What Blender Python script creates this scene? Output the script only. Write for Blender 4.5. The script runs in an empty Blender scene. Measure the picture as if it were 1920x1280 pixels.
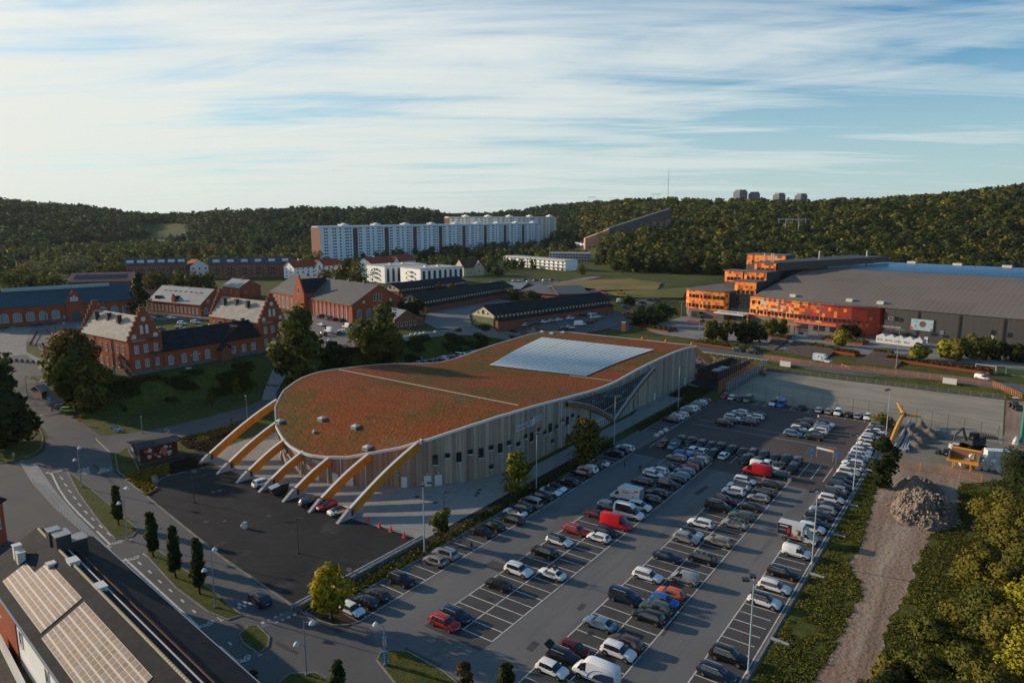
import bpy,bmesh,math,random
import numpy as np
from mathutils import Vector,Matrix
random.seed(7); NR = np.random.RandomState(11)
C = bpy.context.scene.collection
SC = bpy.context.scene
R = math.radians
# ------------------------------------------------------------------ camera
F_,CX,CY,HC = 1320.,960.,640.,56.
PITCH = math.atan(235 / F_); YAW = R(35.15)
cd = bpy.data.cameras.new('camera'); cam = bpy.data.objects.new('camera',cd); C.objects.link(cam)
cd.sensor_width = 36; cd.lens = F_ / 1920 * 36; cd.clip_start = 1; cd.clip_end = 30000
cam.location = (0,0,HC); cam.rotation_euler = (math.pi / 2 - PITCH,0,YAW)
SC.camera = cam
SC.render.resolution_x = 1024; SC.render.resolution_y = 682
SC.view_settings.view_transform = 'Standard'; SC.view_settings.look = 'None'
SC.view_settings.exposure = .15; SC.view_settings.gamma = 1
# ------------------------------------------------------------------ sun and sky
SEL = R(15.5); SAZ = Vector((-.978,-.208,0)).normalized()
tosun = Vector((SAZ.x * math.cos(SEL),SAZ.y * math.cos(SEL),math.sin(SEL)))
sl = bpy.data.lights.new('sun','SUN'); so = bpy.data.objects.new('sun',sl); C.objects.link(so)
sl.energy = 5.0; sl.angle = R(0.6); sl.color = (1.0,.79,.56)
so.rotation_euler = tosun.to_track_quat('Z','Y').to_euler(); so.location = (-100,0,200)
W_ = bpy.data.worlds.new('World'); SC.world = W_; W_.use_nodes = True
nt = W_.node_tree; nt.nodes.clear()
def N(nt,t,**k):
 n = nt.nodes.new(t)
 for a,b in k.items():
  if a in n.bl_rna.properties.keys(): setattr(n,a,b)
  else: n.inputs[a].default_value = b
 return n
def LK(nt,a,b): nt.links.new(a,b)
def math_(nt,op,a,b=None,c=None,clamp=False):
 n = nt.nodes.new('ShaderNodeMath'); n.operation = op; n.use_clamp = clamp
 for i,v in enumerate((a,b,c)):
  if v is None: continue
  if isinstance(v,(int,float)): n.inputs[i].default_value = v
  else: nt.links.new(v,n.inputs[i])
 return n.outputs[0]
def ramp(nt,fac,stops,interp='LINEAR'):
 n = nt.nodes.new('ShaderNodeValToRGB'); cr = n.color_ramp; cr.interpolation = interp
 while len(cr.elements) < len(stops): cr.elements.new(.5)
 for e,(p,c) in zip(cr.elements,stops):
  e.position = p; e.color = (c,c,c,1) if isinstance(c,(int,float)) else (*c,1)
 nt.links.new(fac,n.inputs[0]); return n.outputs[0]
def mixc(nt,fac,a,b,typ='MIX'):
 n = nt.nodes.new('ShaderNodeMix'); n.data_type = 'RGBA'; n.blend_type = typ
 for i,v in ((0,fac),(6,a),(7,b)):
  if isinstance(v,(int,float)) and i == 0: n.inputs[0].default_value = v
  elif isinstance(v,tuple): n.inputs[i].default_value = (*v[:3],1)
  else: nt.links.new(v,n.inputs[i])
 return n.outputs[2]
sky = N(nt,'ShaderNodeTexSky'); sky.sky_type = 'NISHITA'; sky.sun_disc = False
sky.sun_elevation = SEL; sky.sun_rotation = math.atan2(SAZ.x,SAZ.y); sky.air_density = 1.0; sky.dust_density = .6; sky.ozone_density = 2.0
tc = N(nt,'ShaderNodeTexCoord')
mp = N(nt,'ShaderNodeMapping'); mp.inputs['Rotation'].default_value = (0,0,-YAW); LK(nt,tc.outputs['Generated'],mp.inputs[0])
sp = N(nt,'ShaderNodeSeparateXYZ'); LK(nt,mp.outputs[0],sp.inputs[0])
zz = math_(nt,'MAXIMUM',sp.outputs[2],0.0)
den = math_(nt,'ADD',zz,.07)
px_ = math_(nt,'DIVIDE',sp.outputs[0],den); py_ = math_(nt,'DIVIDE',sp.outputs[1],den)
cb = N(nt,'ShaderNodeCombineXYZ')
LK(nt,math_(nt,'ADD',math_(nt,'MULTIPLY',px_,.42),math_(nt,'MULTIPLY',py_,.10)),cb.inputs[0])
LK(nt,math_(nt,'ADD',math_(nt,'MULTIPLY',py_,1.15),math_(nt,'MULTIPLY',px_,.16)),cb.inputs[1])
n1 = N(nt,'ShaderNodeTexNoise',Scale=1.1,Detail=9,Roughness=.62,Distortion=.7); LK(nt,cb.outputs[0],n1.inputs['Vector'])
n2 = N(nt,'ShaderNodeTexNoise',Scale=.33,Detail=4,Roughness=.5,Distortion=.3); LK(nt,cb.outputs[0],n2.inputs['Vector'])
cb3 = N(nt,'ShaderNodeCombineXYZ'); LK(nt,math_(nt,'MULTIPLY',px_,.20),cb3.inputs[0]); LK(nt,math_(nt,'ADD',math_(nt,'MULTIPLY',py_,1.5),math_(nt,'MULTIPLY',px_,-.10)),cb3.inputs[1])
n3 = N(nt,'ShaderNodeTexNoise',Scale=1.5,Detail=7,Roughness=.6,Distortion=.5); LK(nt,cb3.outputs[0],n3.inputs['Vector'])
cov = math_(nt,'ADD',math_(nt,'ADD',math_(nt,'MULTIPLY',n1.outputs[0],.52),math_(nt,'MULTIPLY',n2.outputs[0],.36)),math_(nt,'MULTIPLY',n3.outputs[0],.36))
# more veil towards the sunny side and the horizon, clearer blue high up on the right
bias = math_(nt,'ADD',math_(nt,'MULTIPLY',sp.outputs[0],-.11),math_(nt,'MULTIPLY',zz,-.42))
cov = math_(nt,'ADD',cov,bias)
mask = ramp(nt,cov,[(.40,0.03),(.475,.42),(.56,.82),(.64,1.)])
hz = ramp(nt,zz,[(0,.90),(.05,.68),(.20,.10),(.5,0.)])
mask = math_(nt,'MAXIMUM',mask,hz)
skyb = mixc(nt,1.0,sky.outputs[0],(.30,.95,1.25),'MULTIPLY')
side = math_(nt,'MULTIPLY',math_(nt,'SUBTRACT',.75,sp.outputs[0]),.72,clamp=True)
ccol = mixc(nt,side,(6.0,6.8,7.1),(7.9,8.0,7.6))
low = ramp(nt,zz,[(0,1.),(.12,.6),(.3,0.)])
ccol = mixc(nt,low,ccol,mixc(nt,side,(4.8,6.0,6.2),(7.3,7.6,7.0)))
fin = mixc(nt,mask,skyb,ccol)
bg = N(nt,'ShaderNodeBackground',Strength=.1); LK(nt,fin,bg.inputs[0])
wo = N(nt,'ShaderNodeOutputWorld'); LK(nt,bg.outputs[0],wo.inputs[0])
# ------------------------------------------------------------------ pixel <-> place helpers (the survey of the photograph)
cY,sY,cP,sP = math.cos(YAW),math.sin(YAW),math.cos(PITCH),math.sin(PITCH)
def ray(u,v):
 x = (u - CX) / F_; y = -(v - CY) / F_
 a,b,c = x,cP + y * sP,-sP + y * cP
 return (a * cY - b * sY,a * sY + b * cY,c)
def G(u,v,z=0.):
 r = ray(u,v); t = (z - HC) / r[2]
 return Vector((r[0] * t,r[1] * t,z))
def project(X,Y,Z):
 x = X * cY + Y * sY; y = -X * sY + Y * cY; z = Z - HC
 d = y * cP - z * sP
 return (CX + F_ * x / d,CY - F_ * (y * sP + z * cP) / d)
def S_(t):
 t = max(0.,min(1.,t)); return t * t * (3 - 2 * t)
def lerp(tab,x):
 if x <= tab[0][0]: return tab[0][1]
 for (a,b),(c,d) in zip(tab,tab[1:]):
  if x <= c: return b + (d - b) * (x - a) / (c - a)
 return tab[-1][1]
XF = [(40,-240),(78,-232),(88,-212),(92,-203),(108,-199),(125,-196),(150,-190),(197,-184),(240,-179),(300,-170)]
WF = [(60,70),(78,60),(92,14)]
RV = [(-400,360),(0,372),(100,382),(200,390),(300,402),(330,404),(400,398),(560,393),(750,390),(800,393),(860,405),(900,402),(960,396),(1050,385),(1150,378),(1350,376),(1400,378),(1500,382),(1600,378),(1700,370),(1800,362),(1900,350),(2100,335)]
FD = [(-400,900),(0,930),(300,1150),(500,950),(850,1200),(1000,1250),(1080,900),(1150,620),(1300,600),(1500,560),(1920,560)]
RD = [(-400,1400),(300,1700),(500,1500),(850,1700),(1000,1800),(1150,1500),(1300,1400),(1450,1250),(1600,1100),(1920,1000)]
def hgt(X,Y):
 h1 = 8 * S_((lerp(XF,Y) - X) / lerp(WF,Y)) if X < -150 else 0.
 t = S_((Y - 262) / 6.); h = h1
 if t > 0: h = (1 - t) * h1 + t * (2.5 + 5.5 * S_((-135 - X) / 60.))
 xc = X * cY + Y * sY; yc = -X * sY + Y * cY
 if yc > 400:
  u = CX + F_ * xc / yc * .985; fd,rd = lerp(FD,u),lerp(RD,u)
  zr = 56 + (405 - lerp(RV,u)) * rd / 1340. - 13
  h += (zr - h) * S_((yc - fd) / (rd - fd))
  if yc > rd: h -= min(60,(yc - rd) * .04)
 return h
def hit(u,v,dz=0.):
 r = ray(u,v); P = lambda t: (r[0] * t,r[1] * t,HC + r[2] * t)
 t = pt = 20.
 while t < 6000:
  p = P(t)
  if p[2] < hgt(p[0],p[1]) + dz: break
  pt = t; t += max(1.,t * .01)
 a,b = pt,t
 for _ in range(22):
  m = (a + b) / 2; p = P(m)
  if p[2] < hgt(p[0],p[1]) + dz: b = m
  else: a = m
 return Vector(P(b))
# ------------------------------------------------------------------ object helpers
def thing(name,label,cat,loc=(0,0,0),rz=0.,group=None,kind=None):
 o = bpy.data.objects.new(name,None); C.objects.link(o); o.empty_display_size = .5
 o.location = loc; o.rotation_euler = (0,0,rz); o['label'] = label; o['category'] = cat
 if group: o['group'] = group
 if kind: o['kind'] = kind
 return o
def link(name,me,parent=None,loc=None,rz=None):
 o = bpy.data.objects.new(name,me); C.objects.link(o); o.parent = parent
 if loc is not None: o.location = loc
 if rz is not None: o.rotation_euler = (0,0,rz)
 return o
def tag(o,label,cat,group=None,kind=None):
 o['label'] = label; o['category'] = cat
 if group: o['group'] = group
 if kind: o['kind'] = kind
 return o
def struct(o,label=None):
 o['kind'] = 'structure'
 if label: o['label'] = label
 return o
class MB:
 def __init__(s): s.v = []; s.f = []; s.m = []; s.T = None
 def add(s,vs,fs,m=0):
  k = len(s.v)
  if s.T is not None: vs = [tuple(s.T @ Vector(p)) for p in vs]
  s.v += [tuple(p) for p in vs]
  for f in fs: s.f.append([i + k for i in f]); s.m.append(m)
 def quad(s,a,b,c,d,m=0): s.add([a,b,c,d],[(0,1,2,3)],m)
 def box(s,x0,x1,y0,y1,z0,z1,m=0):
  s.add([(x0,y0,z0),(x1,y0,z0),(x1,y1,z0),(x0,y1,z0),(x0,y0,z1),(x1,y0,z1),(x1,y1,z1),(x0,y1,z1)],
   [(0,3,2,1),(4,5,6,7),(0,1,5,4),(1,2,6,5),(2,3,7,6),(3,0,4,7)],m)
 def cbox(s,cx,cy,cz,sx,sy,sz,m=0): s.box(cx - sx / 2,cx + sx / 2,cy - sy / 2,cy + sy / 2,cz - sz / 2,cz + sz / 2,m)
 def prism(s,poly,z0,z1,m=0,mt=None):
  n = len(poly); s.add([(p[0],p[1],z0) for p in poly] + [(p[0],p[1],z1) for p in poly],
   [(i,(i + 1) % n,n + (i + 1) % n,n + i) for i in range(n)] + [tuple(range(n))[::-1]],m)
  s.add([(p[0],p[1],z1) for p in poly],[tuple(range(n))],m if mt is None else mt)
 def ext(s,poly,a0,a1,ax='y',m=0):   # polygon in the (other,z) plane extruded along ax
  n = len(poly)
  P = (lambda p,a: (p[0],a,p[1])) if ax == 'y' else (lambda p,a: (a,p[0],p[1]))
  s.add([P(p,a0) for p in poly] + [P(p,a1) for p in poly],
   [(i,(i + 1) % n,n + (i + 1) % n,n + i) for i in range(n)] + [tuple(range(n))[::-1],tuple(range(n,2 * n))],m)
 def tube(s,p,q,r0,r1=None,n=8,m=0,cap=True):
  p,q = Vector(p),Vector(q); d = (q - p).normalized(); r1 = r0 if r1 is None else r1
  a = d.orthogonal().normalized(); b = d.cross(a)
  vs = [tuple(c + (a * math.cos(t) + b * math.sin(t)) * r) for c,r in ((p,r0),(q,r1)) for t in (2 * math.pi * i / n for i in range(n))]
  fs = [(i,(i + 1) % n,n + (i + 1) % n,n + i) for i in range(n)]
  if cap: fs += [tuple(range(n))[::-1],tuple(range(n,2 * n))]
  s.add(vs,fs,m)
 def mesh(s,mats,smooth=None,name='m'):
  me = bpy.data.meshes.new(name); me.from_pydata(s.v,[],s.f)
  for m in (mats if isinstance(mats,(list,tuple)) else [mats]): me.materials.append(m)
  me.polygons.foreach_set('material_index',s.m)
  bm = bmesh.new(); bm.from_mesh(me)
  if smooth: bmesh.ops.remove_doubles(bm,verts=bm.verts,dist=1e-4)
  bmesh.ops.recalc_face_normals(bm,faces=bm.faces); bm.to_mesh(me); bm.free()
  if smooth:
   me.polygons.foreach_set('use_smooth',[True] * len(me.polygons)); me.set_sharp_from_angle(angle=R(smooth))
  me.update(); return me
 def build(s,name,mats,parent=None,smooth=None,loc=None,rz=None):
  return link(name,s.mesh(mats,smooth,name),parent,loc,rz)
# ------------------------------------------------------------------ materials
def mat(name,col,rough=.7,col2=None,scale=1.,metal=0.,detail=4,bump=0.,bscale=None,lo=.35,hi=.65,coord='pos',stretch=None,spec=None,coat=0.,dist=0.):
 m = bpy.data.materials.new(name); m.use_nodes = True; t = m.node_tree; b = t.nodes['Principled BSDF']
 b.inputs['Base Color'].default_value = (*col,1); b.inputs['Roughness'].default_value = rough; b.inputs['Metallic'].default_value = metal
 if spec is None and rough >= .75: spec = .12
 if spec is not None: b.inputs['Specular IOR Level'].default_value = spec
 if coat: b.inputs['Coat Weight'].default_value = coat; b.inputs['Coat Roughness'].default_value = .06
 if col2 or bump:
  if coord == 'pos': src = N(t,'ShaderNodeNewGeometry').outputs['Position']
  else: src = N(t,'ShaderNodeTexCoord').outputs['UV' if coord == 'uv' else 'Object']
  if stretch:
   q = N(t,'ShaderNodeMapping'); q.inputs['Scale'].default_value = stretch; LK(t,src,q.inputs[0]); src = q.outputs[0]
  if col2:
   n = N(t,'ShaderNodeTexNoise',Scale=scale,Detail=detail,Roughness=.6,Distortion=dist); LK(t,src,n.inputs['Vector'])
   LK(t,ramp(t,n.outputs[0],[(lo,col),(hi,col2)]),b.inputs['Base Color'])
  if bump:
   n = N(t,'ShaderNodeTexNoise',Scale=bscale or scale * 4,Detail=5); LK(t,src,n.inputs['Vector'])
   bp = N(t,'ShaderNodeBump',Strength=min(1,bump),Distance=bump); LK(t,n.outputs[0],bp.inputs['Height']); LK(t,bp.outputs[0],b.inputs['Normal'])
 return m
def M2(name,layers,rough=.85,bump=0.,bscale=2.):
 """base colour plus several noise layers: (colour, scale, lo, hi, stretch, strength)"""
 m = bpy.data.materials.new(name); m.use_nodes = True; t = m.node_tree; b = t.nodes['Principled BSDF']; b.inputs['Roughness'].default_value = rough; b.inputs['Specular IOR Level'].default_value = .12 if rough > .7 else .4
 src = N(t,'ShaderNodeNewGeometry').outputs['Position']; cur = layers[0]
 for i,(c,sc,lo,hi,st,k) in enumerate(layers[1:]):
  q = N(t,'ShaderNodeMapping'); q.inputs['Scale'].default_value = st or (1,1,1); q.inputs['Location'].default_value = (i * 7.3,i * 3.1,0); LK(t,src,q.inputs[0])
  n = N(t,'ShaderNodeTexNoise',Scale=sc,Detail=6,Roughness=.62,Distortion=.4); LK(t,q.outputs[0],n.inputs['Vector'])
  f = math_(t,'MULTIPLY',ramp(t,n.outputs[0],[(lo,0.),(hi,1.)]),k)
  cur = mixc(t,f,cur,c)
 LK(t,cur,b.inputs['Base Color'])
 if bump:
  n = N(t,'ShaderNodeTexNoise',Scale=bscale,Detail=6); LK(t,src,n.inputs['Vector'])
  bp = N(t,'ShaderNodeBump',Strength=1.,Distance=bump); LK(t,n.outputs[0],bp.inputs['Height']); LK(t,bp.outputs[0],b.inputs['Normal'])
 return m
M = {}
M['white'] = mat('white_paint',(.58,.59,.59),.7)
M['offwhite'] = mat('offwhite_render',(.60,.60,.57),.8,(.52,.53,.51),.3)
M['black'] = mat('black_trim',(.012,.012,.013),.5)
M['dark'] = mat('dark_metal',(.03,.032,.035),.5)
M['steel'] = mat('galvanised_steel',(.33,.36,.38),.42,metal=.5)
M['chrome'] = mat('silver_trim',(.6,.61,.62),.25,metal=.8)
M['glass'] = mat('window_glass',(.02,.028,.034),.08,spec=.8)
M['glassb'] = mat('pale_window_glass',(.16,.22,.26),.12,spec=1.)
M['concrete'] = mat('cast_concrete',(.40,.41,.41),.85,(.30,.31,.32),.8)
M['orange'] = mat('orange_mesh',(.75,.22,.04),.7)
M['yellow'] = mat('yellow_paint',(.72,.34,.02),.5)
M['red'] = mat('red_paint',(.55,.03,.02),.4)
M['blue'] = mat('blue_sign',(.02,.22,.55),.5)
M['line'] = mat('road_marking_paint',(.56,.55,.51),.8,(.26,.255,.24),.9,lo=.48,hi=.75)
M['tyre'] = mat('tyre_rubber',(.012,.012,.012),.9)
M['rim'] = mat('alloy_rim',(.34,.35,.36),.35,metal=.7)
M['wood_beam'] = mat('oiled_glulam',(.66,.25,.030),.8,(.50,.17,.02),.6,stretch=(1,1,.5),lo=.3,hi=.7)
def brick(name,a,b,c=None):
 return M2(name,[a,(b,3.,.35,.7,(1,1,2),1.),(c or (a[0] * .5,a[1] * .5,a[2] * .5),.22,.5,.8,(1,1,.4),.6)],.9)
M['brick'] = brick('red_brick',(.36,.10,.045),(.26,.072,.036))
M['brick2'] = brick('dull_red_brick',(.25,.10,.065),(.17,.075,.05))
M['roofdark'] = mat('black_roof_felt',(.018,.020,.024),.9,(.032,.034,.037),.5)
M['roofteal'] = mat('blue_green_sheet_roof',(.040,.078,.100),.5,(.028,.055,.075),.4,stretch=(1,3,1))
M['roofgrey'] = mat('grey_sheet_roof',(.24,.25,.26),.5,(.17,.18,.19),.3)
M['roofcream'] = mat('pale_sheet_roof',(.36,.34,.30),.8,(.26,.25,.23),.6,stretch=(1,.3,1))
M['roofred'] = mat('red_tile_roof',(.38,.085,.035),.8,(.27,.06,.03),.8)
M['plinth'] = mat('grey_stone_plinth',(.17,.17,.17),.9,(.10,.10,.10),1.5)
# ------------------------------------------------------------------ ground, one sheet to the horizon
def axis(spec):
 out = []
 for a,b,st in spec:
  n = max(1,round((b - a) / st)); out += [a + (b - a) * i / n for i in range(n)]
 return out + [spec[-1][1]]
gx = axis([(-12000,-4000,2000),(-4000,-1600,300),(-1600,-460,28),(-460,-300,6),(-300,-140,2.5),(-140,60,8),(60,500,28),(500,3000,250),(3000,12000,3000)])
gy = axis([(-3000,-200,700),(-200,30,40),(30,290,2.6),(290,460,6),(460,700,12),(700,1900,28),(1900,4000,150),(4000,14000,1500)])
Z = [[hgt(x,y) for x in gx] for y in gy]
nx = len(gx)
vs = [(x,y,Z[j][i]) for j,y in enumerate(gy) for i,x in enumerate(gx)]
fs = [(j * nx + i,j * nx + i + 1,(j + 1) * nx + i + 1,(j + 1) * nx + i) for j in range(len(gy) - 1) for i in range(nx - 1)]
me = bpy.data.meshes.new('ground'); me.from_pydata(vs,[],fs); me.polygons.foreach_set('use_smooth',[True] * len(fs))
M['grass'] = M2('grass_ground',[(.058,.078,.015),((.105,.108,.022),.12,.35,.65,None,1.),((.026,.038,.010),.9,.4,.7,None,.8),((.13,.105,.035),.06,.52,.7,None,.6)],.95,.12,2.5)
me.materials.append(M['grass']); g = link('ground',me); struct(g)
M['asphalt'] = M2('worn_asphalt',[(.135,.136,.137),((.178,.174,.166),.06,.35,.7,(1,.5,1),1.),((.082,.086,.092),.22,.50,.72,(1.6,.12,1),.75),((.17,.165,.16),6.,.6,.8,None,.3),((.045,.045,.048),.8,.70,.76,None,.6)],.8)
M['asphalt_brown'] = M2('reddish_asphalt',[(.085,.070,.066),((.115,.092,.084),.07,.35,.7,None,1.),((.06,.055,.055),.3,.55,.8,(1,.3,1),.6)],.8)
M['asphalt_stall'] = M2('stall_asphalt',[(.082,.080,.079),((.060,.06,.062),.25,.4,.7,None,1.),((.09,.086,.082),2.,.6,.85,None,.5),((.015,.015,.015),.9,.70,.78,None,.8)],.85)
M['asphalt_dark'] = M2('new_dark_asphalt',[(.022,.022,.024),((.036,.035,.036),.12,.4,.7,None,1.),((.095,.09,.085),.22,.58,.76,(1,.5,1),.6),((.014,.014,.015),.5,.62,.72,(.4,2,1),.7)],.8)
M['asphalt_road'] = M2('road_asphalt',[(.100,.100,.103),((.135,.128,.12),.05,.35,.7,None,1.),((.055,.056,.06),.14,.55,.8,(.5,1,1),.6)],.8)
M['pave'] = M2('pale_concrete_paving',[(.30,.295,.275),((.24,.235,.225),.8,.4,.7,None,1.),((.19,.19,.19),.12,.5,.8,None,.6)],.85)
M['plaza'] = M2('plaza_paving',[(.27,.255,.235),((.20,.19,.18),.5,.4,.6,(1,3,1),1.),((.13,.125,.12),.08,.5,.75,None,.7)],.85)
M['gravel'] = M2('pale_gravel',[(.34,.30,.235),((.24,.215,.17),.12,.4,.7,(.4,1,1),1.),((.13,.11,.08),.10,.62,.75,(.35,1.6,1),.7),((.36,.33,.27),.6,.5,.8,None,.4)],.95,.04,3.)
M['dirt'] = M2('trodden_dirt',[(.25,.175,.128),((.36,.285,.22),.16,.38,.65,(2.4,.16,1),1.),((.105,.070,.052),.16,.50,.72,(1.8,.2,1),.7),((.25,.125,.09),.05,.52,.68,None,.65),((.07,.05,.04),1.3,.62,.8,(1,.5,1),.6)],.95,.16,1.4)
M['mulch'] = mat('brown_mulch',(.055,.032,.022),.95,(.03,.018,.013),1.5,bump=.05)
M['soil'] = mat('dark_bed_soil',(.028,.022,.018),.95,(.018,.016,.014),1.2)
LV = [0.0]
def sheet(name,pts,m,z=None,off=.02,px=True,label=None,skirt=0.):
 """flat sheet with its outline; z=None follows the ground"""
 P = []
 for p in pts:
  if not px: P.append(Vector((p[0],p[1],0)))
  elif z is None: P.append(hit(*p))
  else: P.append(G(p[0],p[1],z))
 bm = bmesh.new(); vv = [bm.verts.new((p.x,p.y,0)) for p in P]
 es = [bm.edges.new((vv[i],vv[(i + 1) % len(vv)])) for i in range(len(vv))]
 bmesh.ops.triangle_fill(bm,edges=es,use_beauty=True,use_dissolve=False)
 if z is None:
  for _ in range(7):
   lg = [e for e in bm.edges if e.calc_length() > 6]
   if not lg: break
   bmesh.ops.subdivide_edges(bm,edges=lg,cuts=1); bmesh.ops.triangulate(bm,faces=bm.faces)
  for v in bm.verts: v.co.z = hgt(v.co.x,v.co.y) + off
 else:
  for v in bm.verts: v.co.z = z + off
 for f in bm.faces:
  if f.normal.z < 0: f.normal_flip()
 if skirt:
  for e in [e for e in bm.edges if len(e.link_faces) == 1]:
   a,b = e.verts
   c = bm.verts.new((a.co.x,a.co.y,a.co.z - skirt)); d = bm.verts.new((b.co.x,b.co.y,b.co.z - skirt)); bm.faces.new((a,b,d,c))
 me = bpy.data.meshes.new(name); bm.to_mesh(me); bm.free(); me.materials.append(m)
 o = link(name,me); struct(o,label); return o
def ribbon(name,pts,w,m,off=.1,step=4.,label=None,world=False,z=None):
 P = [Vector((p[0],p[1],0)) if world else (hit(*p) if z is None else G(p[0],p[1],z)) for p in pts]
 Q = []
 for a,b in zip(P,P[1:]):
  n = max(1,int((b - a).length / step)); Q += [a.lerp(b,i / n) for i in range(n)]
 Q.append(P[-1])
 for _ in range(3): Q = [Q[0]] + [(Q[i - 1] + Q[i] * 2 + Q[i + 1]) / 4 for i in range(1,len(Q) - 1)] + [Q[-1]]
 b = MB(); L = []
 for i,q in enumerate(Q):
  d = (Q[min(i + 1,len(Q) - 1)] - Q[max(i - 1,0)]); d.z = 0; d.normalize(); nrm = Vector((-d.y,d.x,0))
  row = []
  for k in (-1,-.5,0,.5,1):
   p = q + nrm * w / 2 * k; row.append((p.x,p.y,(hgt(p.x,p.y) if z is None else z) + off))
  L.append(row)
 for r0,r1 in zip(L,L[1:]):
  for k in range(4): b.quad(r0[k],r0[k + 1],r1[k + 1],r1[k])
 o = b.build(name,m)
 if label is not False: struct(o,label)
 return o
def kerb(name,pts,w=.22,h=.14,z=0.,m=None,closed=False,px=True,label=None):
 P = [G(p[0],p[1],z) if px else Vector((p[0],p[1],z)) for p in pts]
 if closed: P.append(P[0])
 Q = []
 for a,b in zip(P,P[1:]):
  n = max(1,int((b - a).length / 2.)); Q += [a.lerp(b,i / n) for i in range(n)]
 Q.append(P[-1])
 if not closed:
  for _ in range(3): Q = [Q[0]] + [(Q[i - 1] + Q[i] * 2 + Q[i + 1]) / 4 for i in range(1,len(Q) - 1)] + [Q[-1]]
 b = MB(); L = []
 for i,q in enumerate(Q):
  d = (Q[min(i + 1,len(Q) - 1)] - Q[max(i - 1,0)]).normalized(); n = Vector((-d.y,d.x,0)) * w / 2
  L.append([tuple(q - n),tuple(q - n + Vector((0,0,h))),tuple(q + n + Vector((0,0,h))),tuple(q + n)])
 for r0,r1 in zip(L,L[1:]):
  for k in range(3): b.quad(r0[k],r0[k + 1],r1[k + 1],r1[k])
 return struct(b.build(name,m or M['kerb']),label)
M['kerb'] = mat('weathered_kerb',(.25,.245,.235),.9,(.15,.15,.145),.8)
# car park and yards
sheet('parking_lot',[(-76.2,30),(-76.2,216),(-20.9,216),(-20.9,30)],M['asphalt'],0,.012,px=False)
sheet('road',[(60,702),(90,700),(112,752),(150,788),(190,818),(232,822),(206,850),(214,885),(232,897),(275,930),(420,1048),(560,1146),(600,1172),(690,1172),(760,1320),(200,1320),(60,1150),(-30,1040),(-60,880),(60,860),(84,845),(90,815),(70,790),(62,760)],M['asphalt_road'],0,.016)
ribbon('road_up_the_slope',[(120,772),(80,735),(60,705),(40,690),(20,668)],9,M['asphalt_road'],.12)
sheet('upper_parking_lot',[(-69.5,149),(-69.5,215.5),(-21.2,215.5),(-27,149)],M['asphalt_brown'],0,.022,px=False)
def stalls(name,x0,x1,y0,y1,z=.028):
 sheet(name,[(x0,y0),(x0,y1),(x1,y1),(x1,y0)],M['asphalt_stall'],0,z,px=False)
stalls('stall_surface',-74.6,-69.6,58,152); stalls('stall_surface',-74.6,-69.6,168,205)
stalls('stall_surface',-61.4,-51.5,66,154); stalls('stall_surface',-43.8,-33.9,60,152); stalls('stall_surface',-26.9,-21.8,60,210)
sheet('yard',[(232,896),(296,897),(395,874),(400,876),(409,880),(640,972),(668,968),(800,1012),(556,1136),(420,1042),(275,929)],M['asphalt_dark'],0,.024)
sheet('concrete_apron',[(-152,90),(-148,86.5),(-139,86.2),(-96.8,84.4),(-79.3,85.5),(-79.3,240),(-100,240),(-84,180),(-84,124),(-100,104),(-118,97),(-134,100),(-150,112),(-156,108)],M['pave'],0,.028,px=False)
sheet('delivery_yard',[(-85.4,226),(-69.5,216),(-69.5,262),(-145,262),(-145,233),(-85.4,233)],M['asphalt_dark'],0,.034,px=False)
sheet('gravel_pitch',[(-69.3,216.5),(-69.3,260.5),(3,260.5),(3,207.5),(-20,214)],M['gravel'],0,.020,px=False)
sheet('building_site_ground',[(1655,775),(1870,832),(1935,745),(1990,760),(1990,900),(1800,905),(1640,880),(1640,830)],M2('site_gravel',[(.19,.165,.135),((.25,.225,.185),.2,.4,.7,None,1.),((.11,.095,.08),.15,.5,.75,(.5,1,1),.7)],.95,.05,2.),0,.014)
sheet('site_road',[(3.4,205),(3.4,262),(30,262),(40,205)],M['dirt'],0,.018,px=False)
TRK0 = [(1650,876),(1700,868),(1800,900),(1795,950),(1775,985),(1742,1005),(1732,1030),(1717,1060),(1703,1100),(1690,1130),(1668,1160),(1660,1190),(1657,1215),(1645,1250),(1635,1285),(1640,1340),(1490,1340),(1530,1280),(1552,1235),(1566,1208),(1590,1160),(1614,1118),(1612,1090),(1594,1062),(1608,1030),(1620,1005),(1633,960),(1645,915)]
def ragged(pts,j=.45,seed=5):
 rr = random.Random(seed); P = [G(*p) for p in pts]; out = []
 for a,c in zip(P,P[1:] + P[:1]):
  n = max(1,int((c - a).length / 1.1))
  for i in range(n): q = a.lerp(c,i / n); out.append((q.x + rr.uniform(-j,j),q.y + rr.uniform(-j,j)))
 return out
TRK = ragged(TRK0); sheet('dirt_track',TRK,M['dirt'],0,.026,px=False)
for pl in ([(755,1220),(762,1214),(829,1246),(815,1254)],[(905,1060),(925,1050),(975,1068),(955,1080)],[(1080,1140),(1092,1130),(1100,1134),(1088,1145)],[(1300,925),(1322,910),(1330,913),(1308,929)],[(985,1215),(1000,1200),(1012,1206),(997,1222)],[(1380,1200),(1420,1130),(1424,1131),(1385,1202)],[(520,1200),(560,1222),(556,1228),(514,1206)],[(180,870),(215,905),(209,908),(173,872)],[(1150,985),(1300,870),(1303,871),(1153,987)],[(1240,1190),(1420,950),(1423,951),(1243,1193)]):
 sheet('asphalt_patch',pl,M['asphalt_stall'],0,.0245)
ribbon('footpath',[(180,823),(260,815),(350,797),(440,773),(500,755),(540,738)],4.2,M['asphalt_road'],.03,z=0)
ribbon('curved_footpath',[(505,750),(503,735),(508,718),(520,700),(530,690)],4.,M['pave'],.16)
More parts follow.
